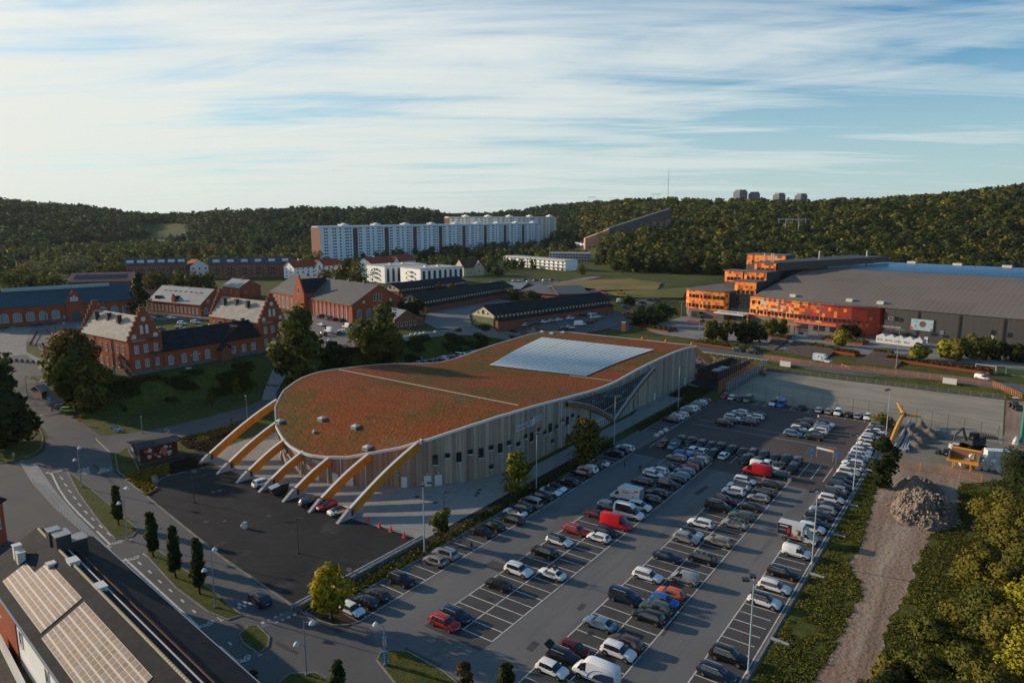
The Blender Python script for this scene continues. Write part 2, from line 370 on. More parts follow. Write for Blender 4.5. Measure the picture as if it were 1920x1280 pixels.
sheet('path_beside_beds',[(205,850),(300,838),(330,826),(420,800),(500,768),(520,752),(500,745),(440,772),(350,796),(228,820)],M['asphalt_road'],0,.027)
sheet('service_path',[(232,896),(214,884),(240,880),(300,865),(345,852),(380,845),(395,852),(384,860),(360,857),(300,872),(250,885)],M['asphalt_dark'],0,.030)
# plateau surfaces
sheet('barracks_parking',[(0,640),(60,640),(110,690),(200,690),(262,600),(430,600),(600,655),(700,648),(745,625),(700,590),(560,590),(440,588),(260,590),(130,600),(40,612),(0,618),(-40,630)],M2('pink_gravel_asphalt',[(.20,.175,.165),((.15,.14,.14),.06,.4,.7,None,1.),((.26,.23,.21),.5,.5,.8,None,.4)],.9),8.,.05)
sheet('square_by_gate',[(-40,660),(20,612),(60,615),(50,640),(50,660),(78,674),(150,678),(150,690),(20,690),(-20,690)],M['plaza'],8.,.07)
sheet('stable_yard',[(800,590),(830,573),(920,560),(990,570),(880,592),(885,612),(1000,612),(820,618),(795,606)],M2('yard_gravel',[(.21,.20,.195),((.15,.15,.155),.05,.4,.7,(1,.3,1),1.)],.9),None,.30)
ribbon('path_on_bank',[(735,636),(775,630),(820,623),(900,619),(1000,613),(1060,609),(1110,604)],5,M2('path_gravel',[(.25,.23,.21),((.18,.17,.16),.1,.4,.7,None,1.)],.9),.22)
sheet('lot_by_stable',[(950,614),(1130,583),(1190,590),(1185,605),(1130,620),(1090,628),(1000,626)],M['asphalt_road'],None,.35)
ribbon('road_to_arena',[(985,628),(1080,632),(1200,638),(1300,652),(1400,665),(1500,680),(1600,692),(1750,706),(1960,732)],10,M['asphalt_road'],.12)
ribbon('side_road',[(1160,620),(1175,600),(1190,590),(1215,565),(1240,545),(1215,535)],9,M['asphalt_road'],.20)
sheet('arena_plaza',[(1222,596),(1290,590),(1410,604),(1560,622),(1660,633),(1960,672),(1990,700),(1900,690),(1700,672),(1460,655),(1330,640),(1240,628),(1190,612)],M['plaza'],2.5,.17)
sheet('far_meadow',[(1030,534),(1090,527),(1180,524),(1240,532),(1232,546),(1110,546),(1040,542)],mat('dry_meadow',(.24,.17,.065),.95,(.15,.125,.045),.04),None,.7)
sheet('meadow_strip',[(1140,548),(1230,545),(1290,540),(1280,560),(1200,560),(1140,556)],mat('green_meadow',(.15,.16,.035),.95,(.20,.17,.05),.05),None,.6)
ribbon('far_road',[(1000,541),(1060,530),(1120,519)],9,M['plaza'],.3)
sheet('far_parking',[(960,531),(1040,523),(1050,530),(975,538)],M['asphalt_road'],None,.3)
sheet('valley_meadow',[(290,436),(345,424),(352,444),(320,452),(200,464),(110,468),(110,462),(230,456),(285,448)],mat('valley_grass',(.075,.095,.030),.95,(.055,.07,.025),.01),None,1.0)
# kerbs and islands on the lower left
def island(pts,m,name='grass_island',k=True,label=None):
 sheet(name,pts,m,0,.135,skirt=.13,label=label)
 if k: kerb('kerb',pts,closed=True,h=.15)
M['verge'] = M2('verge_grass',[(.060,.074,.014),((.11,.105,.020),.35,.4,.7,None,1.),((.028,.036,.010),1.6,.45,.7,None,.8)],.95,.10,4.)
island([(125,882),(150,900),(205,946),(238,975),(259,993),(248,1006),(216,1010),(186,978),(148,925)],M['verge'])
island([(270,1036),(300,1034),(345,1068),(400,1108),(453,1154),(428,1162),(392,1148),(330,1102)],M['verge'])
island([(482,1172),(505,1195),(502,1212),(484,1225),(456,1206),(449,1190),(465,1174)],M['verge'])
island([(216,853),(238,838),(262,884),(243,899),(222,886)],M['verge'])
island([(528,1275),(545,1263),(590,1261),(622,1275),(660,1310),(500,1310)],M['verge'])
island([(707,1238),(713,1224),(738,1219),(765,1222),(830,1258),(905,1320),(780,1330)],M['verge'])
island([(572,1147),(600,1164),(625,1172),(650,1172),(672,1166),(628,1142),(640,1125),(625,1118),(590,1135)],M['mulch'],'planting_bed')
sheet('grass_strip',[(218,1062),(240,1072),(392,1226),(385,1232),(365,1214),(225,1078)],M['verge'],0,.05)
sheet('tree_island',[(-30,782),(30,778),(62,790),(82,818),(76,846),(20,868),(-40,872)],M['verge'],0,.135,skirt=.13)
kerb('kerb',[(30,778),(62,790),(82,818),(76,846),(20,868),(-40,872)])
sheet('ramp_paving',[(39,871),(68,868),(100,915),(140,962),(210,1032),(195,1034),(100,950),(60,905)],M['pave'],0,.045)
sheet('hedge_strip',[(-79.2,58),(-79.2,84),(-77.6,84),(-77.6,152),(-75.2,152),(-75.2,62)],M['verge'],0,.10,px=False,skirt=.1)
sheet('hedge_strip',[(-79,166),(-79,206),(-84,222),(-76,222),(-69,214),(-69.6,206),(-75.2,206),(-75.2,166)],M['verge'],0,.10,px=False,skirt=.1)
sheet('dark_side_path',[(-79.3,84),(-79.3,152),(-77.6,152),(-77.6,84)],M['asphalt_dark'],0,.045,px=False)
kerb('kerb',[(-75.1,62),(-75.1,152)],px=False); kerb('kerb',[(-75.1,166),(-75.1,206)],px=False)
kerb('kerb',[(-21.2,40),(-21.2,206)],px=False)
kerb('kerb',[(275,930),(420,1048),(556,1140),(600,1172)],w=.3)
kerb('kerb',[(232,896),(275,930),(296,922),(292,897),(395,874)],w=.3)
# stall lines and other paint
mk = MB()
def seg(x0,y0,x1,y1,w=.12,z=.036):
 w = max(w,.13) * 1.35
 d = Vector((x1 - x0,y1 - y0,0)).normalized(); n = Vector((-d.y,d.x,0)) * w / 2
 a,b = Vector((x0,y0,z)),Vector((x1,y1,z)); mk.quad(tuple(a - n),tuple(b - n),tuple(b + n),tuple(a + n))
def rowl(x0,x1,y0,y1,step=2.5,longs=(),inset=0):
 for x in longs: seg(x,y0,x,y1,.14)
 n = int(round((y1 - y0) / step))
 for i in range(n + 1):
  y = y0 + i * step; seg(x0,y,x1,y,.13)
rowl(-74.4,-69.6,60.5,150.5,longs=(-69.6,)); rowl(-74.4,-69.6,169,204,longs=(-69.6,))
rowl(-61.4,-51.5,68.5,153.5,longs=(-61.4,-56.45,-51.5)); rowl(-43.8,-33.9,60,152.5,longs=(-43.8,-38.85,-33.9))
rowl(-26.9,-22.4,60,207.5,longs=(-26.9,-21.75))
def segp(a,b,w=.14,z=.036):
 A,B = G(*a),G(*b); seg(A.x,A.y,B.x,B.y,w,z)
mkz = .036
o = mk.build('stall_markings',M['line']); struct(o)
mk = MB()
for yy in (185.7,180.7): seg(-67,yy,-30,yy,.12)
seg(-69,211,-27,209.5,.12)
for i in range(17): seg(-68.5 + i * 2.5,215.2,-68.5 + i * 2.5,210.6 - i * .05,.12)
o = mk.build('upper_stall_markings',M['line']); struct(o)
# cycle path paint, crossings
mk = MB()
for pl in ([(96,886),(110,915),(125,938),(146,961),(176,990)],[(181,995),(207,1021)],[(234,1047),(375,1177)],[(412,1211),(444,1240)]):
 for a,b in zip(pl,pl[1:]): segp(a,b,.24,.030)
for a in [(112,893),(120,906),(128,918),(137,930),(146,943),(158,957),(171,970),(186,984),(201,998),(259,1053),(278,1069),(297,1087),(317,1104),(339,1123),(361,1143),(428,1203)]:
 segp(a,(a[0] + 6,a[1] + 5.5),.2,.030)
def checker(a,b,n=6,s=.85):
 A,B = G(*a),G(*b); d = (B - A) / (2 * n); e = d.normalized(); nn = Vector((-e.y,e.x,0)) * s
 for i in range(2 * n):
  p = A + d * i + (nn if i % 2 else Vector((0,0,0))); p.z = .032
  mk.quad(tuple(p),tuple(p + d),tuple(p + d + nn),tuple(p + nn))
checker((491,1178),(563,1150)); checker((448,1142),(478,1131),3); checker((146,884),(168,880),3); checker((185,888),(209,882),3)
def bike(u,v,sc=1.):
 p = G(u,v);
 for dx in (-.55,.55):
  for k in range(10):
   t0,t1 = k * .628,(k + 1) * .628
   seg(p.x + .35 * math.cos(t0),p.y + dx + .35 * math.sin(t0),p.x + .35 * math.cos(t1),p.y + dx + .35 * math.sin(t1),.09,.031)
 seg(p.x,p.y - .55,p.x + .6,p.y - .2,.09,.031); seg(p.x + .6,p.y - .2,p.x,p.y + .1,.09,.031); seg(p.x,p.y + .55,p.x + .8,p.y + .35,.09,.031); seg(p.x + .6,p.y - .2,p.x + .6,p.y + .4,.09,.031)
 for s_ in (-1.7,1.7): seg(p.x - .3,p.y + s_,p.x + 1.,p.y + s_,.10,.031); seg(p.x + 1,p.y + s_ - .3,p.x + 1,p.y + s_ + .3,.10,.031)
for q in ((220,1016),(250,1046),(388,1169),(457,1235),(108,883)): bike(*q)
for q in ((198,1024),(228,1052),(363,1180),(433,1245),(86,887)): segp(q,(q[0] + 5,q[1] - 2),.5,.030)
for q in ((75,779),(82,778),(90,776),(308,806),(314,808),(311,811)): segp(q,(q[0] + 5,q[1] - 2),.35,.031)
segp((179,822),(206,848),.14,.031)
o = mk.build('road_markings',M['line']); struct(o)
sheet('crossing_paving',[(481,1175),(552,1140),(560,1146),(486,1182)],mat('grey_setts',(.17,.17,.17),.9,(.12,.12,.12),4.),0,.034)
sheet('crossing_paving',[(153,880),(165,877),(171,888),(158,890)],M['pave'],0,.034)
sheet('crossing_paving',[(186,878),(197,877),(207,883),(190,886)],M['pave'],0,.034)
# shallow bank of rubble beside the track and manholes
mk = MB()
for q in ((226,1130),(299,991),(386,978),(504,967),(526,935),(412,920),(400,922),(421,977),(893,948 - 19),(0,0)):
 if q[0]:
  p = G(*q); mk.tube((p.x,p.y,0.03),(p.x,p.y,.045),.45,n=14)
for q in ((782,931),(816,942),(899,918),(896,924),(1216,761),(1238,752),(920,1123),(1171,1189),(1108,1187)):
 p = G(*q); mk.tube((p.x,p.y,0.03),(p.x,p.y,.045),.5,n=14)
struct(mk.build('manhole_covers',M['dark']))
# ------------------------------------------------------------------ the timber hall
ZY = [(82,1.2),(90,4.3),(93.4,5.6),(95.3,6.4),(98.3,7.6),(101,8.9),(105.4,10.6),(110,12.0),(115,13.1),(121,13.8),(126,13.75),(130,13.45),(140,12.7),(150,11.95),(158,11.4),(166,11.15),(172,11.3),(183,12.1),(191,12.5),(200,12.8),(212,13.0),(222,12.8),(228,12.3),(232,11.8)]
def zr(y):   # smoothed roof line
 return sum(lerp(ZY,y + d) * w for d,w in ((-3,.2),(-1.5,.2),(0,.2),(1.5,.2),(3,.2))) if y > 94 else lerp(ZY,y)
XL = [(93.3,-120.5),(93.4,-122),(94,-126),(95,-129.5),(98,-136.5),(103.4,-144),(109.6,-149),(117,-151.5),(125,-152.4),(131.5,-152.6),(142.5,-152),(147,-151),(151,-149.3),(155,-146),(158.6,-143.2),(163,-141.6),(170,-141.6),(222,-142.3),(228,-140.5),(231,-138),(232,-135)]
XR = [(93.3,-120.5),(93.4,-118),(94,-114.2),(95.4,-109.3),(98.3,-104.3),(101,-99.6),(105.4,-94.8),(110,-91.3),(115,-88.4),(121,-86.1),(125,-85.5),(232,-85.5)]
ys = [93.3,93.35,93.4,93.7,94,94.5,95,95.4,96,97,98.3,99.6,101,103.4,105.4,107.5,110,112.5,115,118,121] + [123 + 1.5 * i for i in range(73)] + [232]
hall = thing('timber_hall','long low hall with wavy rust-brown planted roof, grey-brown wood cladding and solar panels','sports hall',(-118,160,0))
HO = Vector((-118,160,0))
def hb(b,name,m,parent=hall,smooth=None):
 off = HO if parent is hall else HO
 b.v = [(p[0] - HO.x,p[1] - HO.y,p[2] - HO.z) for p in b.v]
 return b.build(name,m,parent,smooth)
M['sedum'] = M2('rust_sedum',[(.19,.054,.017),((.085,.068,.016),.045,.46,.58,None,1.),((.29,.083,.025),.9,.45,.75,(.6,1.4,1),.8),((.25,.12,.075),.055,.56,.72,(.4,1.2,1),.6),((.045,.022,.009),1.5,.52,.75,None,.75),((.05,.035,.014),.16,.60,.72,(.5,1.5,1),.6)],.95,.25,1.6)
rf = MB()
for y0,y1 in zip(ys,ys[1:]):
 for k in range(12):
  a0,a1 = [lerp(XL,y0) + (lerp(XR,y0) - lerp(XL,y0)) * q / 12 for q in (k,k + 1)]
  b0,b1 = [lerp(XL,y1) + (lerp(XR,y1) - lerp(XL,y1)) * q / 12 for q in (k,k + 1)]
  rf.quad((a0,y0,zr(y0)),(a1,y0,zr(y0)),(b1,y1,zr(y1)),(b0,y1,zr(y1)))
roof = hb(rf,'roof',M['sedum'],smooth=60)
# outline, counter-clockwise seen from above: right side going back, then left side coming forward
rim = [Vector((lerp(XR,y),y,0)) for y in ys[1:]] + [Vector((lerp(XL,y),y,0)) for y in reversed(ys[1:])]
rim2 = [rim[0]]
for p in rim[1:]:
 if (p - rim2[-1]).length > .25:
  n = max(1,int((p - rim2[-1]).length / 1.5)); q = rim2[-1]; rim2 += [q.lerp(p,(i + 1) / n) for i in range(n)]
rim = rim2; NRm = len(rim); arc = [0]
for a,b in zip(rim,rim[1:]): arc.append(arc[-1] + (b - a).length)
cen = Vector((-118,160,0))
def off_in(i,d):
 a,b = rim[(i - 1) % NRm],rim[(i + 1) % NRm]; t = (b - a); t.z = 0; t.normalize(); n = Vector((-t.y,t.x,0))
 return rim[i] + n * d
m = bpy.data.materials.new('timber_cladding'); m.use_nodes = True; t = m.node_tree; b = t.nodes['Principled BSDF']; b.inputs['Roughness'].default_value = .85
uv = N(t,'ShaderNodeTexCoord').outputs['UV']; sx = N(t,'ShaderNodeSeparateXYZ'); LK(t,uv,sx.inputs[0])
def plank(k,seed):
 w = N(t,'ShaderNodeTexWhiteNoise'); w.noise_dimensions = '1D'
 LK(t,math_(t,'FLOOR',math_(t,'ADD',math_(t,'MULTIPLY',sx.outputs[0],k),seed)),w.inputs['W']); return w.outputs[0]
c1 = ramp(t,plank(3.4,0),[(0,(.19,.145,.105)),(.35,(.31,.25,.195)),(.7,(.42,.36,.295)),(1,(.52,.465,.40))])
c2 = ramp(t,plank(1.1,40),[(0,(.17,.13,.095)),(.6,(.34,.285,.225)),(1,(.47,.415,.35))])
q = N(t,'ShaderNodeMapping'); q.inputs['Scale'].default_value = (2.2,.05,1); LK(t,uv,q.inputs[0])
nn = N(t,'ShaderNodeTexNoise',Scale=1.,Detail=6); LK(t,q.outputs[0],nn.inputs['Vector'])
col = mixc(t,.45,c1,c2); col = mixc(t,math_(t,'MULTIPLY',ramp(t,nn.outputs[0],[(.45,0.),(.7,1.)]),.5),col,(.10,.068,.05))
warm = ramp(t,math_(t,'DIVIDE',sx.outputs[0],400.),[(.0,0.),(.45,0.),(.50,0.),(.86,.0),(.90,1.),(1.,1.)])
at = N(t,'ShaderNodeAttribute'); at.attribute_name = 'fresh'
col = mixc(t,math_(t,'MULTIPLY',at.outputs['Fac'],.75),col,mixc(t,.5,mixc(t,.5,c1,c2),(.24,.105,.045)))
LK(t,col,b.inputs['Base Color'])
wv = math_(t,'FRACT',math_(t,'MULTIPLY',sx.outputs[0],3.4)); gv = math_(t,'GREATER_THAN',wv,.86)
bp = N(t,'ShaderNodeBump',Strength=1.,Distance=.04); bp.invert = True; LK(t,gv,bp.inputs['Height']); LK(t,bp.outputs[0],b.inputs['Normal'])
M['clad'] = m
wb = MB(); uvs = []; fr = []
for i in range(NRm):
 j = (i + 1) % NRm; a,c = off_in(i,.18),off_in(j,.18); s0 = arc[i]; s1 = arc[i + 1] if i + 1 < NRm else arc[i] + (rim[j] - rim[i]).length
 za,zc = zr(a.y) - .12,zr(c.y) - .12
 wb.quad((a.x,a.y,0),(c.x,c.y,0),(c.x,c.y,zc),(a.x,a.y,za)); uvs += [(s0,0),(s1,0),(s1,zc),(s0,za)]
 f = 1. if a.y < 103 else max(0.,1 - (a.y - 103) / 3.); fr += [f]
wall = hb(wb,'wall',M['clad'])
ul = wall.data.uv_layers.new(name='UVMap')
for p in wall.data.polygons:
 for k,li in enumerate(p.loop_indices):
  vi = wall.data.loops[li].vertex_index; ul.data[li].uv = uvs[vi]
at_ = wall.data.attributes.new('fresh','FLOAT','FACE'); at_.data.foreach_set('value',fr)
# white eaves trim all round
tb = MB(); L = []
for i in range(NRm):
 o_,n_ = off_in(i,-.22),off_in(i,.12); z = zr(rim[i].y)
 L.append([(o_.x,o_.y,z - .45),(o_.x,o_.y,z + .10),(n_.x,n_.y,z + .10),(n_.x,n_.y,z - .10)])
for i in range(NRm):
 r0,r1 = L[i],L[(i + 1) % NRm]
 for k in range(3): tb.quad(r0[k],r1[k],r1[k + 1],r0[k + 1])
hb(tb,'eaves_trim',M['white'])
def wallpt(u,v):
 """where a sight line meets the facade: nearest rim segment facing us"""
 r = ray(u,v); best = None
 for i in range(NRm):
  a,c = rim[i],rim[(i + 1) % NRm]; d = c - a
  den = r[0] * d.y - r[1] * d.x
  if abs(den) < 1e-9: continue
  tt = (a.x * d.y - a.y * d.x) / den; s = ((r[0] * tt - a.x) * d.x + (r[1] * tt - a.y) * d.y) / d.length_squared
  if tt > 0 and -.001 <= s <= 1.001 and (best is None or tt < best[0]):
   t_ = d.normalized(); best = (tt,Vector((r[0] * tt,r[1] * tt,HC + r[2] * tt)),t_)
 if best is None: return wallpt(u + 4,v)
 return best[1],best[2]
def onwall(name,u,v,w,h,mats,fn,z=None):
 p,t_ = wallpt(u,v); n = Vector((t_.y,-t_.x,0))
 zc = p.z if z is None else z
 b = MB(); fn(b,w,h)
 Tm = Matrix.Translation(Vector((p.x,p.y,zc)) - HO) @ Matrix(((t_.x,-n.x,0,0),(t_.y,-n.y,0,0),(0,0,1,0),(0,0,0,1)))
 me = b.mesh(mats,name=name); o = link(name,me,hall); o.matrix_local = Tm; return o
def f_win(b,w,h):   # local: x along wall, -y outwards
 b.box(-w / 2,w / 2,-.0,.1,-h / 2,h / 2,1)
 for x0,x1,z0,z1 in ((-w / 2 - .06,-w / 2,-h / 2,h / 2),(w / 2,w / 2 + .06,-h / 2,h / 2),(-w / 2 - .06,w / 2 + .06,h / 2,h / 2 + .06)): b.box(x0,x1,-.10,.1,z0,z1,2)
 b.box(-w / 2 - .12,w / 2 + .12,-.28,.1,-h / 2 - .14,-h / 2,0)
WM = [M['white'],M['glass'],M['dark']]
for u,v in ((816,862),(860.5,857),(902,849),(938,840),(997,819),(1032,802),(1064,789)): onwall('window',u,v,.95,2.1,WM,f_win)
for u,v in ((839,854),(882,847),(921,839),(954,830),(921,875),(972,832),(986,818),(1022,810),(1044,800),(1054,788),(1074,779),(1085,782),(1036,827),(1074,813),(1083,811),(1010,806)): onwall('window',u,v,.95,.95,WM,f_win)
def f_door(b,w,h):
 b.box(-w / 2,w / 2,-.06,.1,0,h,0); b.box(-w / 2 - .08,w / 2 + .08,-.03,.1,0,h + .08,1); b.box(w / 2 - .2,w / 2 - .12,-.1,0,1,1.15,2)
for u,v,w in ((758,905,1.2),(802,903,1.5),(822,900,1.5),(629,898,1.4),(655,905,1.7),(594,897,1.4),(539,868,1.6),(527,865,1.2),(1227,745,1.1),(1284,717,1.1)): onwall('door',u,v,w,2.3,[M['white'],M['steel'],M['dark']],f_door,z=.02)
def f_panel(b,w,h): b.box(-w / 2,w / 2,-.12,.1,-h / 2,h / 2,0); b.box(-w / 2 - .04,w / 2 + .04,-.06,.1,-h / 2 - .04,h / 2 + .04,1)
for u,v,w,h in ((595,866,2.6,1.1),(535,843,1.6,1.2),(746,890,.7,.7),(769,890,.5,.35),(1190,757,1.6,2.4)): onwall('wall_cabinet',u,v,w,h,[M['steel'],M['dark']],f_panel)
for u,v in ((628,886),(801,888),(822,886),(1104,768),(1262,712)):
 onwall('wall_lamp',u,v,.25,.2,[M['white']],lambda b,w,h: b.box(-w / 2,w / 2,-.3,.1,-h / 2,h / 2))
for u in (566,562,640,615,686,1052,517):   # downpipes
 def f_pipe(b,w,h): b.tube((0,-.12,0),(0,-.12,h),.09,n=8)
 p,t_ = wallpt(u,890 if u < 900 and u > 530 else (860 if u < 530 else 800)); onwall('downpipe',u,890 if 530 < u < 900 else (850 if u < 530 else 800),.2,zr(p.y) - .3,[M['white']],f_pipe,z=.02)
# lettering and emblem
def text_mesh(s,size,ext=.02,font_shear=0.,align='CENTER'):
 cu = bpy.data.curves.new('t','FONT'); cu.body = s; cu.size = size; cu.extrude = ext; cu.align_x = align; cu.align_y = 'CENTER'; cu.shear = font_shear; cu.space_line = .8
 o = bpy.data.objects.new('t',cu); C.objects.link(o); dg = bpy.context.evaluated_depsgraph_get(); me = bpy.data.meshes.new_from_object(o.evaluated_get(dg))
 C.objects.unlink(o); bpy.data.objects.remove(o); return me
def lettering(name,s,size,mat_,parent,Tm,ext=.03):
 me = text_mesh(s,size,ext); me.materials.clear(); me.materials.append(mat_); o = link(name,me,parent); o.matrix_local = Tm; return o
XZ = Matrix(((1,0,0,0),(0,0,-1,0),(0,1,0,0),(0,0,0,1)))       # text plane (x,y) -> (x,z), facing -y
FX = Matrix(((0,0,1,0),(1,0,0,0),(0,1,0,0),(0,0,0,1)))        # text facing +x, reading along +y
p,t_ = wallpt(983,797); lettering('lettering','Göteborgs Stad\nPrioritet Hallen',1.15,M['white'],hall,Matrix.Translation(Vector((p.x + .15,p.y,p.z)) - HO) @ FX)
p,t_ = wallpt(999,789); eb = MB(); eb.cbox(0,0,.35,.08,1.2,.5,0); eb.cbox(0,-.25,-.45,.08,.6,.9,0); eb.cbox(0,.4,-.45,.08,.3,.7,0); eb.cbox(0,0,1.0,.08,.5,.3)
o = eb.build('emblem',M['white'],hall); o.location = Vector((p.x + .2,p.y,p.z)) - HO
p,t_ = wallpt(1008,783); lettering('lettering','idrott &\nförening',.9,M['white'],hall,Matrix.Translation(Vector((p.x + .15,p.y,p.z)) - HO) @ FX)
# glazed opening between two arches, right hand wall
XW = -85.30
def WP(u,v,dx=0.):
 r = ray(u,v); t = (XW + dx) / r[0]; return Vector((XW + dx,r[1] * t,HC + r[2] * t))
top = [WP(*p) for p in ((1064,752),(1085,747),(1110,740),(1140,731),(1165,722),(1185,712),(1205,700),(1224,688))]
archL = [WP(*p) for p in ((1062,753),(1080,753),(1100,757),(1120,765),(1138,776),(1150,785))]
archR = [WP(*p) for p in ((1226,687),(1212,702),(1198,719),(1184,737),(1170,756),(1158,773),(1150,785))]
gl = MB(); bot = archL + archR[::-1][1:]
poly = top + bot[::-1]
def zon(line,y):
 for a,b in zip(line,line[1:]):
  if a.y <= y <= b.y: return a.z + (b.z - a.z) * (y - a.y) / max(1e-6,b.y - a.y)
 return line[-1].z if y > line[-1].y else line[0].z
Y0,Y1 = top[0].y,top[-1].y; n = 44
for i in range(n):
 a,b = Y0 + (Y1 - Y0) * i / n,Y0 + (Y1 - Y0) * (i + 1) / n
 gl.quad((XW + .05,a,zon(bot,a)),(XW + .05,b,zon(bot,b)),(XW + .05,b,zon(top,b)),(XW + .05,a,zon(top,a)),0)
 if i: gl.box(XW + .06,XW + .16,a - .04,a + .04,zon(bot,a),zon(top,a),1)
for zz_ in (6.5,):
 pass
for a,b in zip(top,top[1:]): gl.tube(tuple(a + Vector((.1,0,0))),tuple(b + Vector((.1,0,0))),.08,n=6,m=1)
la = [archL[-1].lerp(WP(1215,700),1)]
a_,b_ = WP(1130,770,.1),WP(1190,737,.1); gl.tube(tuple(a_),tuple(b_),.10,n=6,m=1)
for q in ((1134,722 + 20),(1168,735),(1190,722),(1112,752),(1146,741)):
 p = WP(*q,-.0); gl.cbox(XW + .09,p.y,p.z,.04,1.6,.5,2)  # blue boxes on the glass, painted as reflections
glaze = hb(gl,'glazing',[M['glass'],M['steel'],mat('painted_blue_reflection',(.03,.20,.34),.3)])
lg = MB(); g0,g1 = WP(1109,772),WP(1147,787)
lowL = [WP(*p) for p in ((1109,773),(1120,776),(1132,782),(1146,789))]
for i in range(10):
 a,b = lowL[0].y + (lowL[-1].y - lowL[0].y) * i / 10,lowL[0].y + (lowL[-1].y - lowL[0].y) * (i + 1) / 10
 lg.quad((XW + .05,a,.1),(XW + .05,b,.1),(XW + .05,b,zon(lowL,b)),(XW + .05,a,zon(lowL,a)),0)
 lg.box(XW + .06,XW + .16,a - .05,a + .05,0,zon(lowL,a),1)
lg.box(XW + .07,XW + .17,lowL[0].y,lowL[-1].y,2.4,2.6,1)
hb(lg,'entrance_glazing',[M['glassb'],M['white']])
lr = MB(); lowR = [WP(*p) for p in ((1157,783),(1170,766),(1181,750))]
for i in range(6):
 a,b = lowR[0].y + (lowR[-1].y - lowR[0].y) * i / 6,lowR[0].y + (lowR[-1].y - lowR[0].y) * (i + 1) / 6
 lr.quad((XW + .05,a,.1),(XW + .05,b,.1),(XW + .05,b,max(.3,zon(lowR,b))),(XW + .05,a,max(.3,zon(lowR,a))),0)
 lr.box(XW + .06,XW + .16,b - .05,b + .05,0,max(.3,zon(lowR,b)),1)
hb(lr,'entrance_glazing',[M['glassb'],M['white']])
def archbeam(name,pts,d=1.1):
 b = MB(); cap_ = MB()
 for p,q in zip(pts,pts[1:]):
  dd = (q - p).normalized(); up = Vector((0,-dd.z,dd.y)); up = up if up.z > 0 else -up
  lo0,lo1 = p - up * d,q - up * d; lo0.z = max(.05,lo0.z); lo1.z = max(.05,lo1.z)
  x0,x1 = XW + .0,XW + .55
  P = [(x,*c) for x in (x0,x1) for c in ((p.y,p.z),(q.y,q.z),(lo1.y,lo1.z),(lo0.y,lo0.z))]
  b.add(P,[(0,1,2,3),(7,6,5,4),(0,4,5,1),(3,2,6,7)],0)
  cap_.add([(x0,p.y,p.z),(x1 + .05,p.y,p.z),(x1 + .05,q.y,q.z),(x0,q.y,q.z),(x0,p.y,p.z + .12),(x1 + .05,p.y,p.z + .12),(x1 + .05,q.y,q.z + .12),(x0,q.y,q.z + .12)],[(4,5,6,7),(1,2,6,5),(0,1,5,4),(3,2,6,7)],0)
 o = hb(b,name,M['wood_arch']); cap_.v = [(p[0] - HO.x,p[1] - HO.y,p[2] - HO.z) for p in cap_.v]; cap_.build('beam_capping',M['white'],o)
M['wood_arch'] = mat('weathered_arch_boards',(.22,.13,.065),.8,(.15,.10,.06),2.,stretch=(1,3,.4))
def fine(pts,k=3):
 out = []
 for a,b in zip(pts,pts[1:]): out += [a.lerp(b,i / k) for i in range(k)]
 out.append(pts[-1])
 for _ in range(3): out = [out[0]] + [(out[i - 1] + out[i] * 2 + out[i + 1]) / 4 for i in range(1,len(out) - 1)] + [out[-1]]
 return out
archbeam('arch_beam',fine(archL)); archbeam('arch_beam',fine(archR),1.2)
# seven raking beams at the front on concrete feet
def beam(x,yf,yj,zj,zf=1.9):
 b = MB(); c = MB(); n = 14; W2 = .28; D = 1.75; P = []
 for i in range(n + 1):
  s = i / n; y = yf + (yj - yf) * s; z = zf + (zj - zf) * s + math.sin(math.pi * s) * (.10 * (yj - yf) * .32)
  P.append(Vector((x,y,z)))
 for p,q in zip(P,P[1:]):
  d = (q - p).normalized(); up = Vector((0,-d.z,d.y))
  l0,l1 = p - up * D,q - up * D
  V = [(xx,*k) for xx in (x - W2,x + W2) for k in ((p.y,p.z),(q.y,q.z),(l1.y,l1.z),(l0.y,l0.z))]
  b.add(V,[(0,1,2,3),(7,6,5,4),(0,4,5,1),(3,2,6,7)])
  e = up * .10; w = W2 + .03
  c.add([(x - w,p.y,p.z),(x + w,p.y,p.z),(x + w,q.y,q.z),(x - w,q.y,q.z),(x - w,p.y + e.y,p.z + e.z),(x + w,p.y + e.y,p.z + e.z),(x + w,q.y + e.y,q.z + e.z),(x - w,q.y + e.y,q.z + e.z)],[(4,5,6,7),(1,2,6,5),(0,4,7,3),(0,1,5,4),(3,2,6,7)])
 for S0,sgn in ((P[0],1),(P[-1],-1)):
  d = (P[1] - P[0]).normalized() if sgn > 0 else (P[-1] - P[-2]).normalized(); up = Vector((0,-d.z,d.y)); l = S0 - up * D
  b.add([(x - W2,S0.y,S0.z),(x + W2,S0.y,S0.z),(x + W2,l.y,l.z),(x - W2,l.y,l.z)],[(0,1,2,3)])
 o = hb(b,'raking_beam',M['wood_beam']); hb2(c,'beam_capping',M['white'],o)
 f = MB(); s = -1 if yf < yj else 1
 pr = [(yf + s * 3.3,0),(yf - s * 1.2,0),(yf - s * 1.2,.25),(yf + s * .15,zf - .15),(yf + s * .55,zf - .05)]
 f.ext(pr,x - .36,x + .36,'x'); hb2(f,'concrete_foot',M['concrete'],o)
 k = MB(); k.box(x - .4,x + .4,min(yf,yf - s * .6),max(yf,yf - s * .6),zf - 1.5,zf - .3); hb2(k,'steel_shoe',M['dark'],o)
def hb2(b,name,m,parent):
 b.v = [(p[0] - HO.x,p[1] - HO.y,p[2] - HO.z) for p in b.v]; return b.build(name,m,parent)
